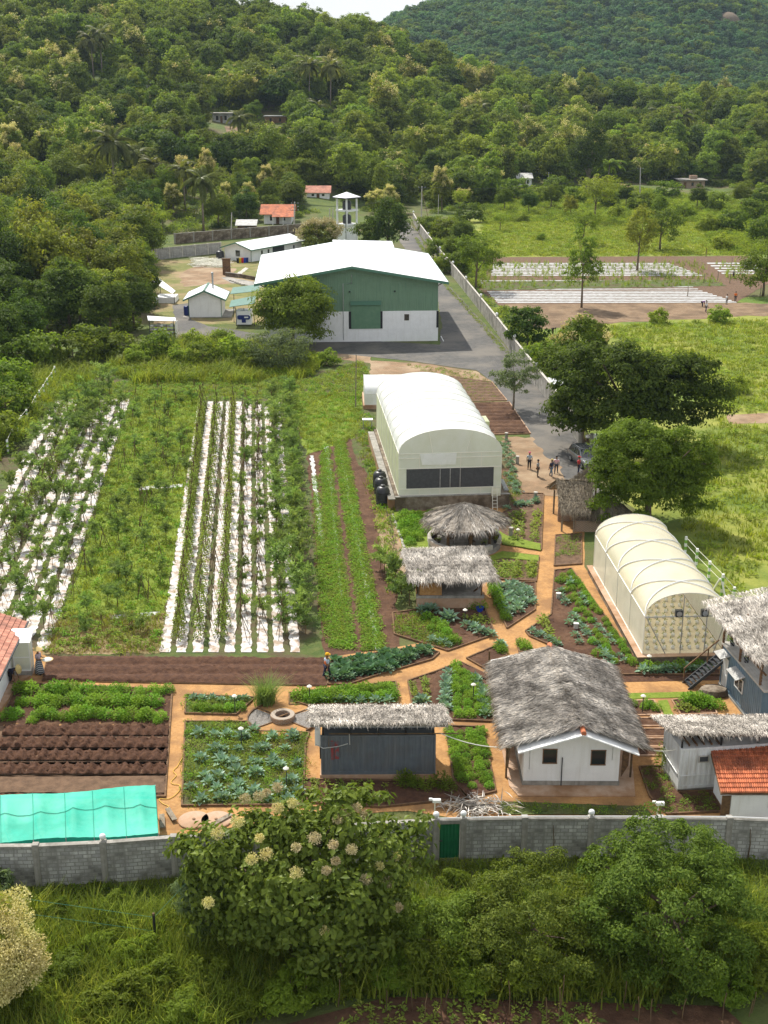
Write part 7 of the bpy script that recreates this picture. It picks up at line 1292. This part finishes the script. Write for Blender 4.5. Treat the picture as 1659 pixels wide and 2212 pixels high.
# ------------------------------------------------------------------ people
def cloth(name, c): return mat(name, c, tuple(x * .75 for x in c), 20, .9) if name not in MATS else MATS[name]
def skinned(name, chains, m, parent, sub=1):
    """chains of (point, radius); equal points join; grown into one surface with a Skin modifier"""
    vs = []; rd = []; es = []; key = {}
    for ch in chains:
        prev = None
        for p, r_ in ch:
            k = tuple(round(c, 4) for c in p)
            if k not in key: key[k] = len(vs); vs.append(p); rd.append(r_)
            i = key[k]
            if prev is not None and prev != i: es.append((prev, i))
            prev = i
    me = bpy.data.meshes.new(name); me.from_pydata(vs, es, []); o = obj(name, me, parent); me.materials.append(MATS[m]); s = o.modifiers.new('skin', 'SKIN'); s.use_smooth_shade = True; sv = me.skin_vertices[0].data if len(me.skin_vertices) else o.data.skin_vertices[0].data
    for i, r_ in enumerate(rd): sv[i].radius = (r_ if isinstance(r_, tuple) else (r_, r_))
    sv[0].use_root = True; u = o.modifiers.new('sub', 'SUBSURF'); u.levels = u.render_levels = sub; return o
def person(p, rz, lab, top, bottom, pose='stand', hat=None, hatm=None, skirt=False, vest=None, sc=1.0, z=0.):
    t = thing('person', lab, 'person', (p[0], p[1], z), rz); t.scale = (sc,) * 3
    lean = {'stand': 0, 'walk': .06, 'bend': 1.25}[pose]; hip = Vector((0, 0, .9)) if pose != 'bend' else Vector((0, .12, .78)); ax = Vector((0, -math.sin(lean), math.cos(lean))); ch = hip + ax * .42; nk = hip + ax * .54; hd = nk + (ax + Vector((0, -.1, 0))) * .14
    st = .22 if pose == 'walk' else .03; J = {}
    for s, f in ((-1, 1), (1, -1)):
        hp = hip + Vector((s * .09, 0, -.03)); kn = Vector((s * .1, -f * st * .6 - .03, .48 if pose != 'bend' else .44)); an = Vector((s * .11, f * st * -.9 + .02, .08)); toe = an + Vector((s * .02, -.15, -.045)); sh = ch + Vector((s * .19, 0, .02))
        if pose == 'bend': el = sh + Vector((s * .03, -.04, -.28)); wr = el + Vector((0, -.08, -.25))
        elif pose == 'carry': el = wr = sh
        else: el = sh + Vector((s * .06, .03 + f * st * .3, -.28)); wr = el + Vector((s * .0, -.08 + f * st * .5, -.24))
        if lab.find('basket') > 0: el = sh + Vector((s * .05, -.02, -.27)); wr = el + Vector((-s * .06, -.24, .02))
        J[s] = (hp, kn, an, toe, sh, el, wr)
    chains = [[(tuple(hip), .13), (tuple(hip + ax * .2), .115), (tuple(ch), .13), (tuple(nk), .055), (tuple(hd), .085), (tuple(hd + ax * .1), .085)]]
    for s in (-1, 1):
        hp, kn, an, toe, sh, el, wr = J[s]; d = (wr - el).normalized(); pm = wr + d * .07; q = d.cross(Vector((1, 0, 0))).normalized()
        chains += [[(tuple(hip), .13), (tuple(hp), .088), (tuple(kn), .058), (tuple(an), .04), (tuple(toe), .036)], [(tuple(ch), .13), (tuple(sh), .055), (tuple(el), .042), (tuple(wr), .028), (tuple(pm), .034)]]
        for i in range(4): b0 = pm + q * (i - 1.5) * .021; e = b0 + d * (.05, .065, .06, .045)[i]; chains.append([(tuple(pm), .034), (tuple(b0 + d * .02), .009), (tuple(e), .008)])
        chains.append([(tuple(wr), .028), (tuple(wr + d * .03 + q * .04), .01), (tuple(wr + d * .065 + q * .055), .009)])
    skinned('body', chains, 'skin', t)
    tc = [[(tuple(hip + ax * .02), .155), (tuple(hip + ax * .22), .14), (tuple(ch), .155), (tuple(ch + ax * .07), .1)]] + [[(tuple(ch), .155), (tuple(J[s][4]), .075), (tuple(J[s][4].lerp(J[s][5], .75)), .06)] for s in (-1, 1)]
    skinned('shirt', tc, top, t)
    if skirt: B().lathe([(.15, .98), (.2, .8), (.25, .45), (.3, .12), (.28, .12)], 14).mk('skirt', bottom, t, True)
    else: skinned('trousers', [[(tuple(hip + ax * .06), .15), (tuple(J[s][0]), .1), (tuple(J[s][1]), .075), (tuple(J[s][2] + Vector((0, 0, .05))), .058)] for s in (-1, 1)], bottom, t)
    [B().box(a.x - .05, a.x + .05, a.y - .12, a.y + .09, 0, .08).mk('shoe', 'dark', t, bevel=.02).__setattr__('location', (0, 0, 0)) for a in ((J[-1][3] + Vector((0, .08, 0))), (J[1][3] + Vector((0, .08, 0))))]
    c = hd + ax * .07; hm = Matrix.Translation(c) @ Matrix.Rotation(lean, 4, 'X'); B().lathe([(.104, -.02), (.108, .03), (.085, .08), (.02, .115)], 14).mk('hair', 'dark', t, True).matrix_basis = hm
    f = Matrix.Rotation(0, 4, 'X'); fc = hm @ Vector((0, -.095, -.01)); B().box(-.045, -.02, -.005, .005, 0, .012).box(.02, .045, -.005, .005, 0, .012).mk('eyes', 'dark', t).matrix_basis = Matrix.Translation(fc)
    B().box(-.02, .02, -.004, .006, 0, .01).mk('mouth', 'rust', t).matrix_basis = Matrix.Translation(hm @ Vector((0, -.09, -.065))); B().beam((0, 0, .01), (0, -.018, -.025), .02, .02).mk('nose', 'skin', t).matrix_basis = Matrix.Translation(fc)
    if hat == 'cone': B().lathe([(.3, .02), (.29, .03), (.12, .14), (.015, .2)], 20).mk('conical_hat', hatm, t).matrix_basis = hm
    elif hat == 'cap': o = B().lathe([(.112, .02), (.115, .06), (.09, .11), (.02, .135)], 14).mk('cap', hatm, t, True); o.matrix_basis = hm; B().box(-.08, .08, -.2, -.08, .03, .045).mk('peak', hatm, o)
    elif hat == 'helmet': o = B().lathe([(.15, .02), (.135, .03), (.13, .07), (.1, .13), (.02, .155)], 16).mk('helmet', hatm, t, True); o.matrix_basis = hm; B().box(-.1, .1, -.2, -.1, .02, .035).mk('peak', hatm, o)
    if vest: skinned('vest', [[(tuple(hip + ax * .06), .17), (tuple(hip + ax * .24), .158), (tuple(ch + ax * .02), .17)]], vest, t)
    return t
for n_, c_ in (('c_paleblue', (.42, .5, .58)), ('c_black', (.02, .02, .022)), ('c_grey', (.3, .31, .3)), ('c_khaki', (.12, .1, .07)), ('c_navy', (.03, .035, .07)), ('c_jeans', (.13, .19, .27)), ('c_darkjeans', (.06, .07, .1)), ('c_pink', (.6, .13, .2)), ('c_red', (.55, .05, .05)), ('c_white', (.75, .75, .73)), ('c_straw', (.62, .47, .2)), ('c_yellow', (.75, .4, .01)), ('c_orange', (.75, .17, .03)), ('c_mauve', (.45, .36, .4)), ('c_purple', (.25, .12, .3))): cloth(n_, c_)
def stripes(name, a, c, sc_, ax):
    m = bpy.data.materials.new(name); m.use_nodes = True; nt = m.node_tree; tcn = N(nt, 'TexCoord'); wv = N(nt, 'TexWave', wave_type='BANDS', bands_direction=ax, Scale=sc_); nt.links.new(tcn.outputs['Object'], wv.inputs['Vector']); nt.links.new(mix(nt, ramp(nt, wv.outputs['Fac'], .45, .55), a, c), nt.nodes['Principled BSDF'].inputs['Base Color']); nt.nodes['Principled BSDF'].inputs['Roughness'].default_value = .9; MATS[name] = m
stripes('c_stripe', (.55, .05, .09), (.75, .72, .72), 2.6, 'Z'); stripes('c_sarong', (.05, .06, .075), (.4, .42, .45), 4., 'DIAGONAL')
person(G(1143, 1014), -.2, 'man in pale blue shirt, black trousers and pink cap standing on the parking ground', 'c_paleblue', 'c_black', hat='cap', hatm='c_pink'); person(G(1161, 1031), 1.2, 'bareheaded man in grey shirt and dark trousers seen from the side', 'c_grey', 'c_khaki')
person(G(1190, 1030), .9, 'man in dark shirt, jeans and pale cap stepping near the striped shirt', 'c_navy', 'c_jeans', 'walk', 'cap', 'c_straw'); person(G(1201, 1023), 2.9, 'man in red and white striped shirt seen from behind', 'c_stripe', 'c_darkjeans', 'walk')
person(G(1249, 1024), 1., 'person with red cap and red shirt half hidden by thatch beside the car', 'c_red', 'c_navy', 'stand', 'cap', 'c_red')
pw = G(86, 1456); person(pw, 1.2, 'woman in conical straw hat and dark patterned skirt holding a white basket', 'c_mauve', 'c_sarong', 'stand', 'cone', 'c_straw', True, sc=1.02)
t = thing('basket', 'wide pale basket with white cloth held by the woman in the conical hat', 'basket', (pw.x + .62, pw.y - .2, 1.02)); B().lathe([(.2, 0), (.36, .1), (.34, .1), (.18, .03)], 18).mk('tray', 'c_straw', t); B().lathe([(.3, .09), (.2, .16), (.05, .13)], 9).mk('cloth', 'c_white', t)
person(G(24, 1475), 1.3, 'person in black clothes and straw hat bending to the ground by the left building', 'c_navy', 'c_black', 'bend', 'cone', 'c_straw'); person(G(706, 1467), 2.2, 'worker in yellow helmet and orange vest at the right end of the tilled bed', 'c_paleblue', 'c_navy', 'walk', 'helmet', 'c_yellow', vest='c_orange')
person(G(1524.5, 674.5), .5, 'field worker in pale pink top and dark trousers on the bare field', 'c_white', 'c_darkjeans', 'walk'); person(G(1517, 663), 1.5, 'field worker in purple bending at the end of the white rows', 'c_purple', 'c_navy', 'bend'); person(G(1569, 658), 2., 'field worker in white shirt at the right end of the white rows', 'c_white', 'c_grey'); person(G(1588, 652), 0., 'field worker in orange shirt farthest right by the fence', 'c_orange', 'c_black'); person(G(1584, 602), .5, 'distant person in grey in the far right plot', 'c_grey', 'c_black'); person(G(1194, 722), .5, 'dark clothed person bending at the edge of the bare field', 'c_black', 'c_black', 'bend')
# ------------------------------------------------------------------ car
mat('car_paint', (.22, .23, .235), (.19, .2, .205), 2, .22, spec=.8, metal=.5); mat('tyre', (.015, .015, .016), None, rough=.85); mat('lamp_red', (.4, .01, .01), None, rough=.2); mat('lamp_clear', (.8, .8, .8), None, rough=.1)
t = thing('parked_car', 'dark grey sport utility car parked by the thatched shed', 'car', G(1262, 1003), R(-76))   # local +x is the nose
def loft(secs, m, name, parent, smooth=True):
    v = []; f = []; n = len(secs[0])
    for s in secs: v += s
    for i in range(len(secs) - 1):
        for k in range(n): k2 = (k + 1) % n; f.append((i * n + k, i * n + k2, (i + 1) * n + k2, (i + 1) * n + k))
    f += [tuple(range(n))[::-1], tuple((len(secs) - 1) * n + k for k in range(n))]; o = B().add(v, f).mk(name, m, parent); bv = o.modifiers.new('bevel', 'BEVEL'); bv.width = .05; bv.segments = 3; bv.limit_method = 'ANGLE'; o.data.shade_smooth() if smooth else None; return o
def sec(x, hw_, z0, z1, tw): return [(x, -hw_ + .05, z0), (x, hw_ - .05, z0), (x, hw_, z0 + .3), (x, hw_, z1 - .12), (x, hw_ * tw, z1), (x, -hw_ * tw, z1), (x, -hw_, z1 - .12), (x, -hw_, z0 + .3)]
loft([sec(-2.2, .8, .42, .98, .92), sec(-2.1, .88, .3, 1.06, .94), sec(-1., .91, .26, 1.06, .95), sec(.9, .91, .26, 1.05, .94), sec(1.5, .9, .27, 1.0, .9), sec(2.1, .85, .32, .88, .86), sec(2.25, .74, .42, .78, .84)], 'car_paint', 'body', t)
def cab(x, hw_, z): return [(x, -hw_, z), (x, hw_, z)]
B().add([(-2.0, -.82, 1.05), (-2.0, .82, 1.05), (-1.65, -.66, 1.6), (-1.65, .66, 1.6), (.25, -.66, 1.64), (.25, .66, 1.64), (1.1, -.82, 1.04), (1.1, .82, 1.04)], [(0, 2, 3, 1), (2, 4, 5, 3), (4, 6, 7, 5), (0, 6, 4, 2), (1, 3, 5, 7)]).mk('windows', 'glass', t); B().slab([(-1.72, -.68, 1.64), (.3, -.68, 1.68), (.3, .68, 1.68), (-1.72, .68, 1.64)], .05).mk('roof', 'car_paint', t, bevel=.02); b = B()
for s in (-1, 1):
    for a_, c_ in (((-2.0, .83, 1.05), (-1.66, .67, 1.62)), ((-.75, .84, 1.05), (-.7, .68, 1.64)), ((.15, .84, 1.05), (.1, .68, 1.65)), ((1.12, .83, 1.03), (.27, .67, 1.66))): b.beam((a_[0], s * a_[1], a_[2]), (c_[0], s * c_[1], c_[2]), .07, .06)
b.mk('pillar', 'car_paint', t); b = B(); [b.tube([(-1.6, s * .6, 1.68), (-1.5, s * .6, 1.73), (.1, s * .6, 1.76), (.2, s * .6, 1.7)], .02, 5) for s in (-1, 1)]; b.mk('roof_rail', 'steel', t)
for x in (-1.35, 1.35):
    for s in (-1, 1): o = B().lathe([(.2, -.1), (.34, -.1), (.34, .1), (.2, .1)], 18).mk('wheel', 'tyre', t); o.matrix_basis = Matrix.Translation((x, s * .82, .34)) @ Matrix.Rotation(R(90), 4, 'X'); B().lathe([(.21, -.11), (.21, .11), (.06, .12)], 12).mk('rim', 'steel', o)
for s in (-1, 1): B().box(2.08, 2.2, s * .72 - .14, s * .72 + .14, .66, .8).mk('headlight', 'lamp_clear', t, bevel=.02); B().box(-2.22, -2.1, s * .76 - .08, s * .76 + .08, .72, 1.0).mk('tail_light', 'lamp_red', t, bevel=.02); B().box(.75, .9, s * .96 - .09, s * .96 + .09, 1.05, 1.2).mk('mirror', 'car_paint', t, bevel=.02)
B().box(2.2, 2.28, -.4, .4, .45, .62).mk('grille', 'dark', t)
# ------------------------------------------------------------------ small things
for i, (px, py, s) in enumerate(((1117.5, 1003, 'below the car, left of the man with the pink cap'), (1093.5, 951.5, 'at the lower corner of the seed plots'), (1156.5, 1082, 'at the head of the orange path'), (1103, 1160, 'in the bed right of the round pavilion'))):
    t = thing('bollard', 'short pale concrete bollard ' + s, 'bollard', G(px, py), 0, 'short concrete bollards'); B().lathe([(.17, 0), (.15, .75)], 12).mk('post', 'concrete', t); B().lathe([(.19, .75), (.19, .83), (.1, .86)], 12).mk('cap', 'concrete_pale', t)
def light(px, py, h_, lab): t = thing('garden_light', lab, 'garden light', G(px, py), 0, 'mushroom garden lights'); B().tube([(0, 0, 0), (.01, 0, h_)], .03, 6).mk('post', 'dark_steel', t); B().lathe([(.16, h_), (.15, h_ + .03), (.06, h_ + .1), (.01, h_ + .11)], 12).mk('cap', 'frame_white', t)
for px, py, s in ((669, 1519, 'in the bed behind the grey container'), (1022, 1515, 'among the bushes of the fork bed'), (619, 1700, 'at the right of the weedy bed'), (522, 1612, 'at the top of the weedy bed'), (508, 1540, 'in the small bed by the fire pit'), (1387, 1540, 'in the bed beside the lawn strip'), (1004, 1350, 'below the raised hut'), (1400, 1452, 'before the cream greenhouse corner'), (1118, 1172, 'right of the round pavilion')): light(px, py, 1.1, 'mushroom shaped garden light ' + s)
for px, py, s in ((1206, 1294, 'upper'), (1244, 1360, 'lower')): t = thing('bed_marker', s + ' small white marker block in the bed left of the cream greenhouse', 'marker', G(px, py)); B().box(-.14, .14, -.08, .08, 0, .42).mk('post', 'concrete_pale', t); B().box(-.17, .17, -.1, .1, .42, .48).mk('cap', 'white_trim', t)
for px, py, pt_, s in ((939, 1759, 1731, 'left of the green door'), (1419, 1772, 1737, 'behind the wall near the white house')):
    p = G(px, py); h_ = P(px, pt_, p.y).z; t = thing('lamp_post', 'thin lamp post with a white spot lamp ' + s, 'lamp post', p); B().tube([(0, 0, 0), (0, 0, h_)], .035, 6).mk('pole', 'frame_white', t); B().box(-.12, .3, -.1, .1, h_ - .05, h_ + .12).mk('lamp_head', 'white_trim', t, bevel=.02); B().box(-.3, -.12, -.06, .06, h_ + .05, h_ + .18).mk('lamp_head', 'white_trim', t, bevel=.02)
r = np.random.default_rng(3); n = 320; P_ = r.normal(size=(n, 3)) * [.75, .32, .12] + [0, 0, .25]; P_[:, 2] = abs(P_[:, 2]); A_ = r.normal(size=(n, 3)) * [1, .8, .25]; v, f = leafgeo(P_, A_, np.tile([0, 0, 1.], (n, 1)) + r.normal(size=(n, 3)) * .3, .4 + .6 * r.random(n), .06); tag(obj('palm_leaf_heap', mesh_np('palm_leaf_heap', v, f, ['thatch'])), 'heap of dry palm leaves lying inside the block wall', 'palm leaves').location = G(1027, 1750)
# fire pit
c_ = G(611, 1556); t = thing('fire_pit', 'round brick fire pit with a dark well in its middle', 'fire pit', c_); B().lathe([(.72, -.05), (.72, .38), (.68, .42), (.44, .42), (.42, .36), (.42, .06), (.02, .05)], 32).mk('ring', 'brickwork', t); B().lathe([(.41, .06), (.02, .065)], 24).mk('ash', 'dark', t); B().beam((-.3, -.2, .3), (.3, .2, .34), .08, .06).mk('bar', 'timber', t)
def wedge(a0, a1, r0, r1, m, z, nm):
    n = 14; v = [(c_.x + r0 * math.cos(lerp(a0, a1, i / n)), c_.y + r0 * math.sin(lerp(a0, a1, i / n)), z) for i in range(n + 1)] + [(c_.x + r1 * math.cos(lerp(a0, a1, i / n)), c_.y + r1 * math.sin(lerp(a0, a1, i / n)), z) for i in range(n + 1)]; o = B().add(v, [(i, i + 1, n + 2 + i, n + 1 + i) for i in range(n)]).mk(nm, m); struct(o)
wedge(0, 6.2832, .72, 2.05, 'mulch', .1, 'pit_circle'); wedge(R(145), R(215), .72, 2.0, 'gravel', .115, 'gravel_patch'); wedge(R(-35), R(35), .72, 2.0, 'gravel', .115, 'gravel_patch'); b = B(); n = 40
for i in range(n):
    a0, a1 = 6.2832 * i / n, 6.2832 * (i + 1) / n
    if R(225) < a0 < R(315) or R(70) < a0 < R(100): continue
    b.beam(c_ + Vector((2.05 * math.cos(a0), 2.05 * math.sin(a0), .1)), c_ + Vector((2.05 * math.cos(a1), 2.05 * math.sin(a1), .1)), .08, .2 + .002 * (i % 2))
for a0 in (40, 140, 218, 322): a_ = R(a0); b.beam(c_ + Vector((.74 * math.cos(a_), .74 * math.sin(a_), .11)), c_ + Vector((2.0 * math.cos(a_), 2. * math.sin(a_), .11)), .07, .09)
tag(b.mk('pit_edging', 'timber'), 'timber edging in a circle round the fire pit', 'edging')
for px, s in ((419, 'left'), (467, 'right')): t = thing('concrete_lid', s + ' one of two round pale concrete lids lying behind the wall', 'lid', G(px, 1774), 0, 'round concrete lids'); B().lathe([(.78, 0), (.78, .1), (.74, .12), (.02, .12)], 32).mk('slab', 'slab', t); B().lathe([(.08, .12), (.08, .16), (.02, .16)], 8).mk('handle', 'rust', t)
for (a_, c2, s) in (((362, 1752), (378, 1778), 'plank lying slantwise beside the round concrete lids'), ((455, 1790), (500, 1765), 'long grey board lying over the round concrete lids'), ((350, 1765), (352, 1795), 'short board at the right end of the teal net')): p0, p1 = G(*a_), G(*c2); b = B(); b.beam(p0 + Vector((0, 0, .17)), p1 + Vector((0, 0, .19)), .26, .04); tag(b.mk('board', 'bark_pale'), s, 'board')
hs = [(396, 1636), (389, 1647), (383, 1658), (374, 1668), (381, 1677), (370, 1690), (374, 1696), (387, 1698), (389, 1707), (378, 1720), (363, 1728), (344, 1728), (352, 1738), (364, 1744), (356, 1752)]; pts = [G(*q) + Vector((0, 0, .06)) for q in hs]; sp = []
for i in range(len(pts) - 1):
    p0, p1, p2, p3 = pts[max(0, i - 1)], pts[i], pts[i + 1], pts[min(len(pts) - 1, i + 2)]
    for k in range(5): u = k / 5; sp.append(.5 * ((2 * p1) + (p2 - p0) * u + (2 * p0 - 5 * p1 + 4 * p2 - p3) * u * u + (3 * p1 - p0 - 3 * p2 + p3) * u ** 3))
mat('hose', (.65, .4, .06), None, rough=.4); tag(B().tube(sp, .022, 6).mk('garden_hose', 'hose', None, True), 'yellow hose winding along the orange path', 'hose')
t = thing('tyre_ring', 'pale ring lying on the dark tilled bed', 'ring', G(647, 1446)); t.location.z = .12; B().lathe([(.17, 0), (.22, .03), (.17, .06), (.13, .03)], 16).mk('ring', 'concrete_pale', t)
# stones along the left side of the brown plot
rs = random.Random(9)
for i in range(26):
    p = G(lerp(848, 876, i / 25) + rs.uniform(-1, 1), lerp(1112, 1190, i / 25)); o = B().lathe([(.12, -.03), (.14, .05), (.08, .12), (.01, .13)], 6).mk('border_stone', 'concrete_pale') if i == 0 else st_.copy()
    if i == 0: st_ = tag(o, 'pale stone in the row edging the bushes left of the pavilion', 'stone', 'border stones')
    else: COL.objects.link(o)
    o.location = p; o.rotation_euler = (0, 0, rs.uniform(0, 6)); o.scale = (rs.uniform(.7, 1.3), rs.uniform(.7, 1.3), rs.uniform(.7, 1.2))
# striped fence posts and wire
mat('post_green', (.2, .42, .06), None, rough=.7)
def fpost(px, py, ty, lab, grp):
    p = G(px, py); h_ = P(px, ty, p.y).z; t = thing('fence_post', lab, 'fence post', p, 0, grp); n = 6
    for i in range(n): B().box(-.085, .085, -.085, .085, h_ * i / n + (.0 if i else -.1), h_ * (i + 1) / n).mk('band', 'white_trim' if i % 2 else 'post_green', t)
    return p + Vector((0, 0, h_))
tops = [fpost(a, b_, c, 'green and white banded fence post right of the cream greenhouse', 'banded posts at the right') for a, b_, c in ((1479, 1201, 1159), (1503, 1227, 1185), (1530, 1255, 1212), (1558, 1287, 1240), (1584, 1296, 1268))] + [P(1640, 1320, 84)]
b = B(); [b.tube([tops[i] - Vector((0, 0, z)), tops[i + 1] - Vector((0, 0, z))], .018, 4) for i in range(5) for z in (.05, .6)]; tag(b.mk('fence_wire', 'frame_white'), 'pale wires strung between the banded posts at the right', 'wire')
for a, b_ in (((1541, 1274), (1556, 1250)), ((1566, 1290), (1559, 1252))): p0 = G(*a); tag(B().beam(p0, P(b_[0], b_[1], G(1558, 1287).y), .12, .12).mk('post_strut', 'white_trim'), 'slanting white strut of a banded fence post', 'strut', 'struts of the banded fence')
tops = [fpost(a, b_, c, 'white banded fence post along the left edge of the crop field', 'banded posts at the left') for a, b_, c in ((120, 819, 791), (113, 827, 805), (104, 845, 817), (96, 861, 831), (87, 873, 843), (78, 882, 856), (69, 892, 873), (59, 907, 884), (48.6, 936, 898), (39, 950, 912), (28.7, 964, 928), (18, 980, 950))]
b = B(); [b.tube([tops[i] - Vector((0, 0, .05)), tops[i + 1] - Vector((0, 0, .05))], .02, 4) for i in range(len(tops) - 1)]; tag(b.mk('fence_wire', 'frame_white'), 'pale wire strung between the banded posts at the left', 'wire')
fpost(1281, 985, 938, 'green and white banded post at the gate', 'banded posts at the gate'); fpost(1287, 990, 942, 'green and white banded post at the gate', 'banded posts at the gate')
p = G(338, 2062); t = thing('wire_fence', 'dark post with thin green wires on the grassy slope before the wall', 'fence', p); B().tube([(0, 0, 0), (0, 0, 2.)], .06, 7).mk('post', 'dark', t); B().lathe([(.06, 2), (.06, 2.1), (.02, 2.12)], 7).mk('post_tip', 'bamboo', t); mat('wire_green', (.1, .3, .2), None); b = B(); q0 = [P(30, 1951, p.y - .2), P(30, 1913 + 80, p.y - .2)]
for z, e in ((1.9, P(-40, 1928, p.y - .3)), (1.2, P(-40, 1960, p.y - .3)), (1.9, P(400, 1910, p.y))): b.tube([(0, 0, z), e - p], .008, 4)
b.mk('wire', 'wire_green', t)
for i, (px, py) in enumerate(((1465, 640), (1500, 612), (1530, 606), (1556, 612), (1600, 625), (1622, 640), (1640, 645), (1580, 590), (1560, 575))):
    t = tag(B().tube([(0, 0, 0), (.04, 0, .9), (0, .03, 1.7)], [.09, .07, .06], 6).mk('fence_stake', 'bark_pale'), 'rough wooden stake of the fence right of the far field', 'fence post', 'rough stakes by the far field'); t.location = G(px + 20, py)
for k in range(14):
    p = G(lerp(838, 858, k / 13) + rs.uniform(-4, 4), lerp(1115, 1230, k / 13)); t = tag(B().tube([(0, 0, 0), (rs.uniform(-.2, .2), rs.uniform(-.2, .2), rs.uniform(.7, 1.3))], .025, 5).mk('dry_stick', 'bark_pale'), 'dry crop stick in the brown row left of the pavilion', 'stick', 'dry sticks of the brown row'); t.location = p
# power lines
b = B()
for a_, c2 in ((pw1, pw2), (pw2, pw3)):
    for dx in (-.6, .6): b.tube([a_.lerp(c2, i / 16) + Vector((dx, 0, -.3 - 2.5 * math.sin(math.pi * i / 16))) for i in range(17)], .03, 4)
tag(b.mk('power_line', 'dark'), 'thin dark power lines between the utility poles', 'cable')
# ------------------------------------------------------------------ the air
zmin = float(Z_GROUND.min()) - 1; m = bpy.data.materials.new('haze'); m.use_nodes = True; nt = m.node_tree; nt.nodes.remove(nt.nodes['Principled BSDF']); pv = N(nt, 'VolumePrincipled'); pv.inputs['Color'].default_value = (.62, .8, 1, 1); pv.inputs['Density'].default_value = HAZE; pv.inputs['Anisotropy'].default_value = .2
nt.links.new(pv.outputs[0], nt.nodes['Material Output'].inputs['Volume']); MATS['haze'] = m; o = B().box(-1700, 1700, -60, 2500, zmin, 230).mk('haze', 'haze'); o['kind'] = 'stuff'
for k_, t_ in TREE.items():
    if t_.get('_new'): [bpy.data.objects.remove(c_) for c_ in list(t_.children)]; bpy.data.objects.remove(t_)
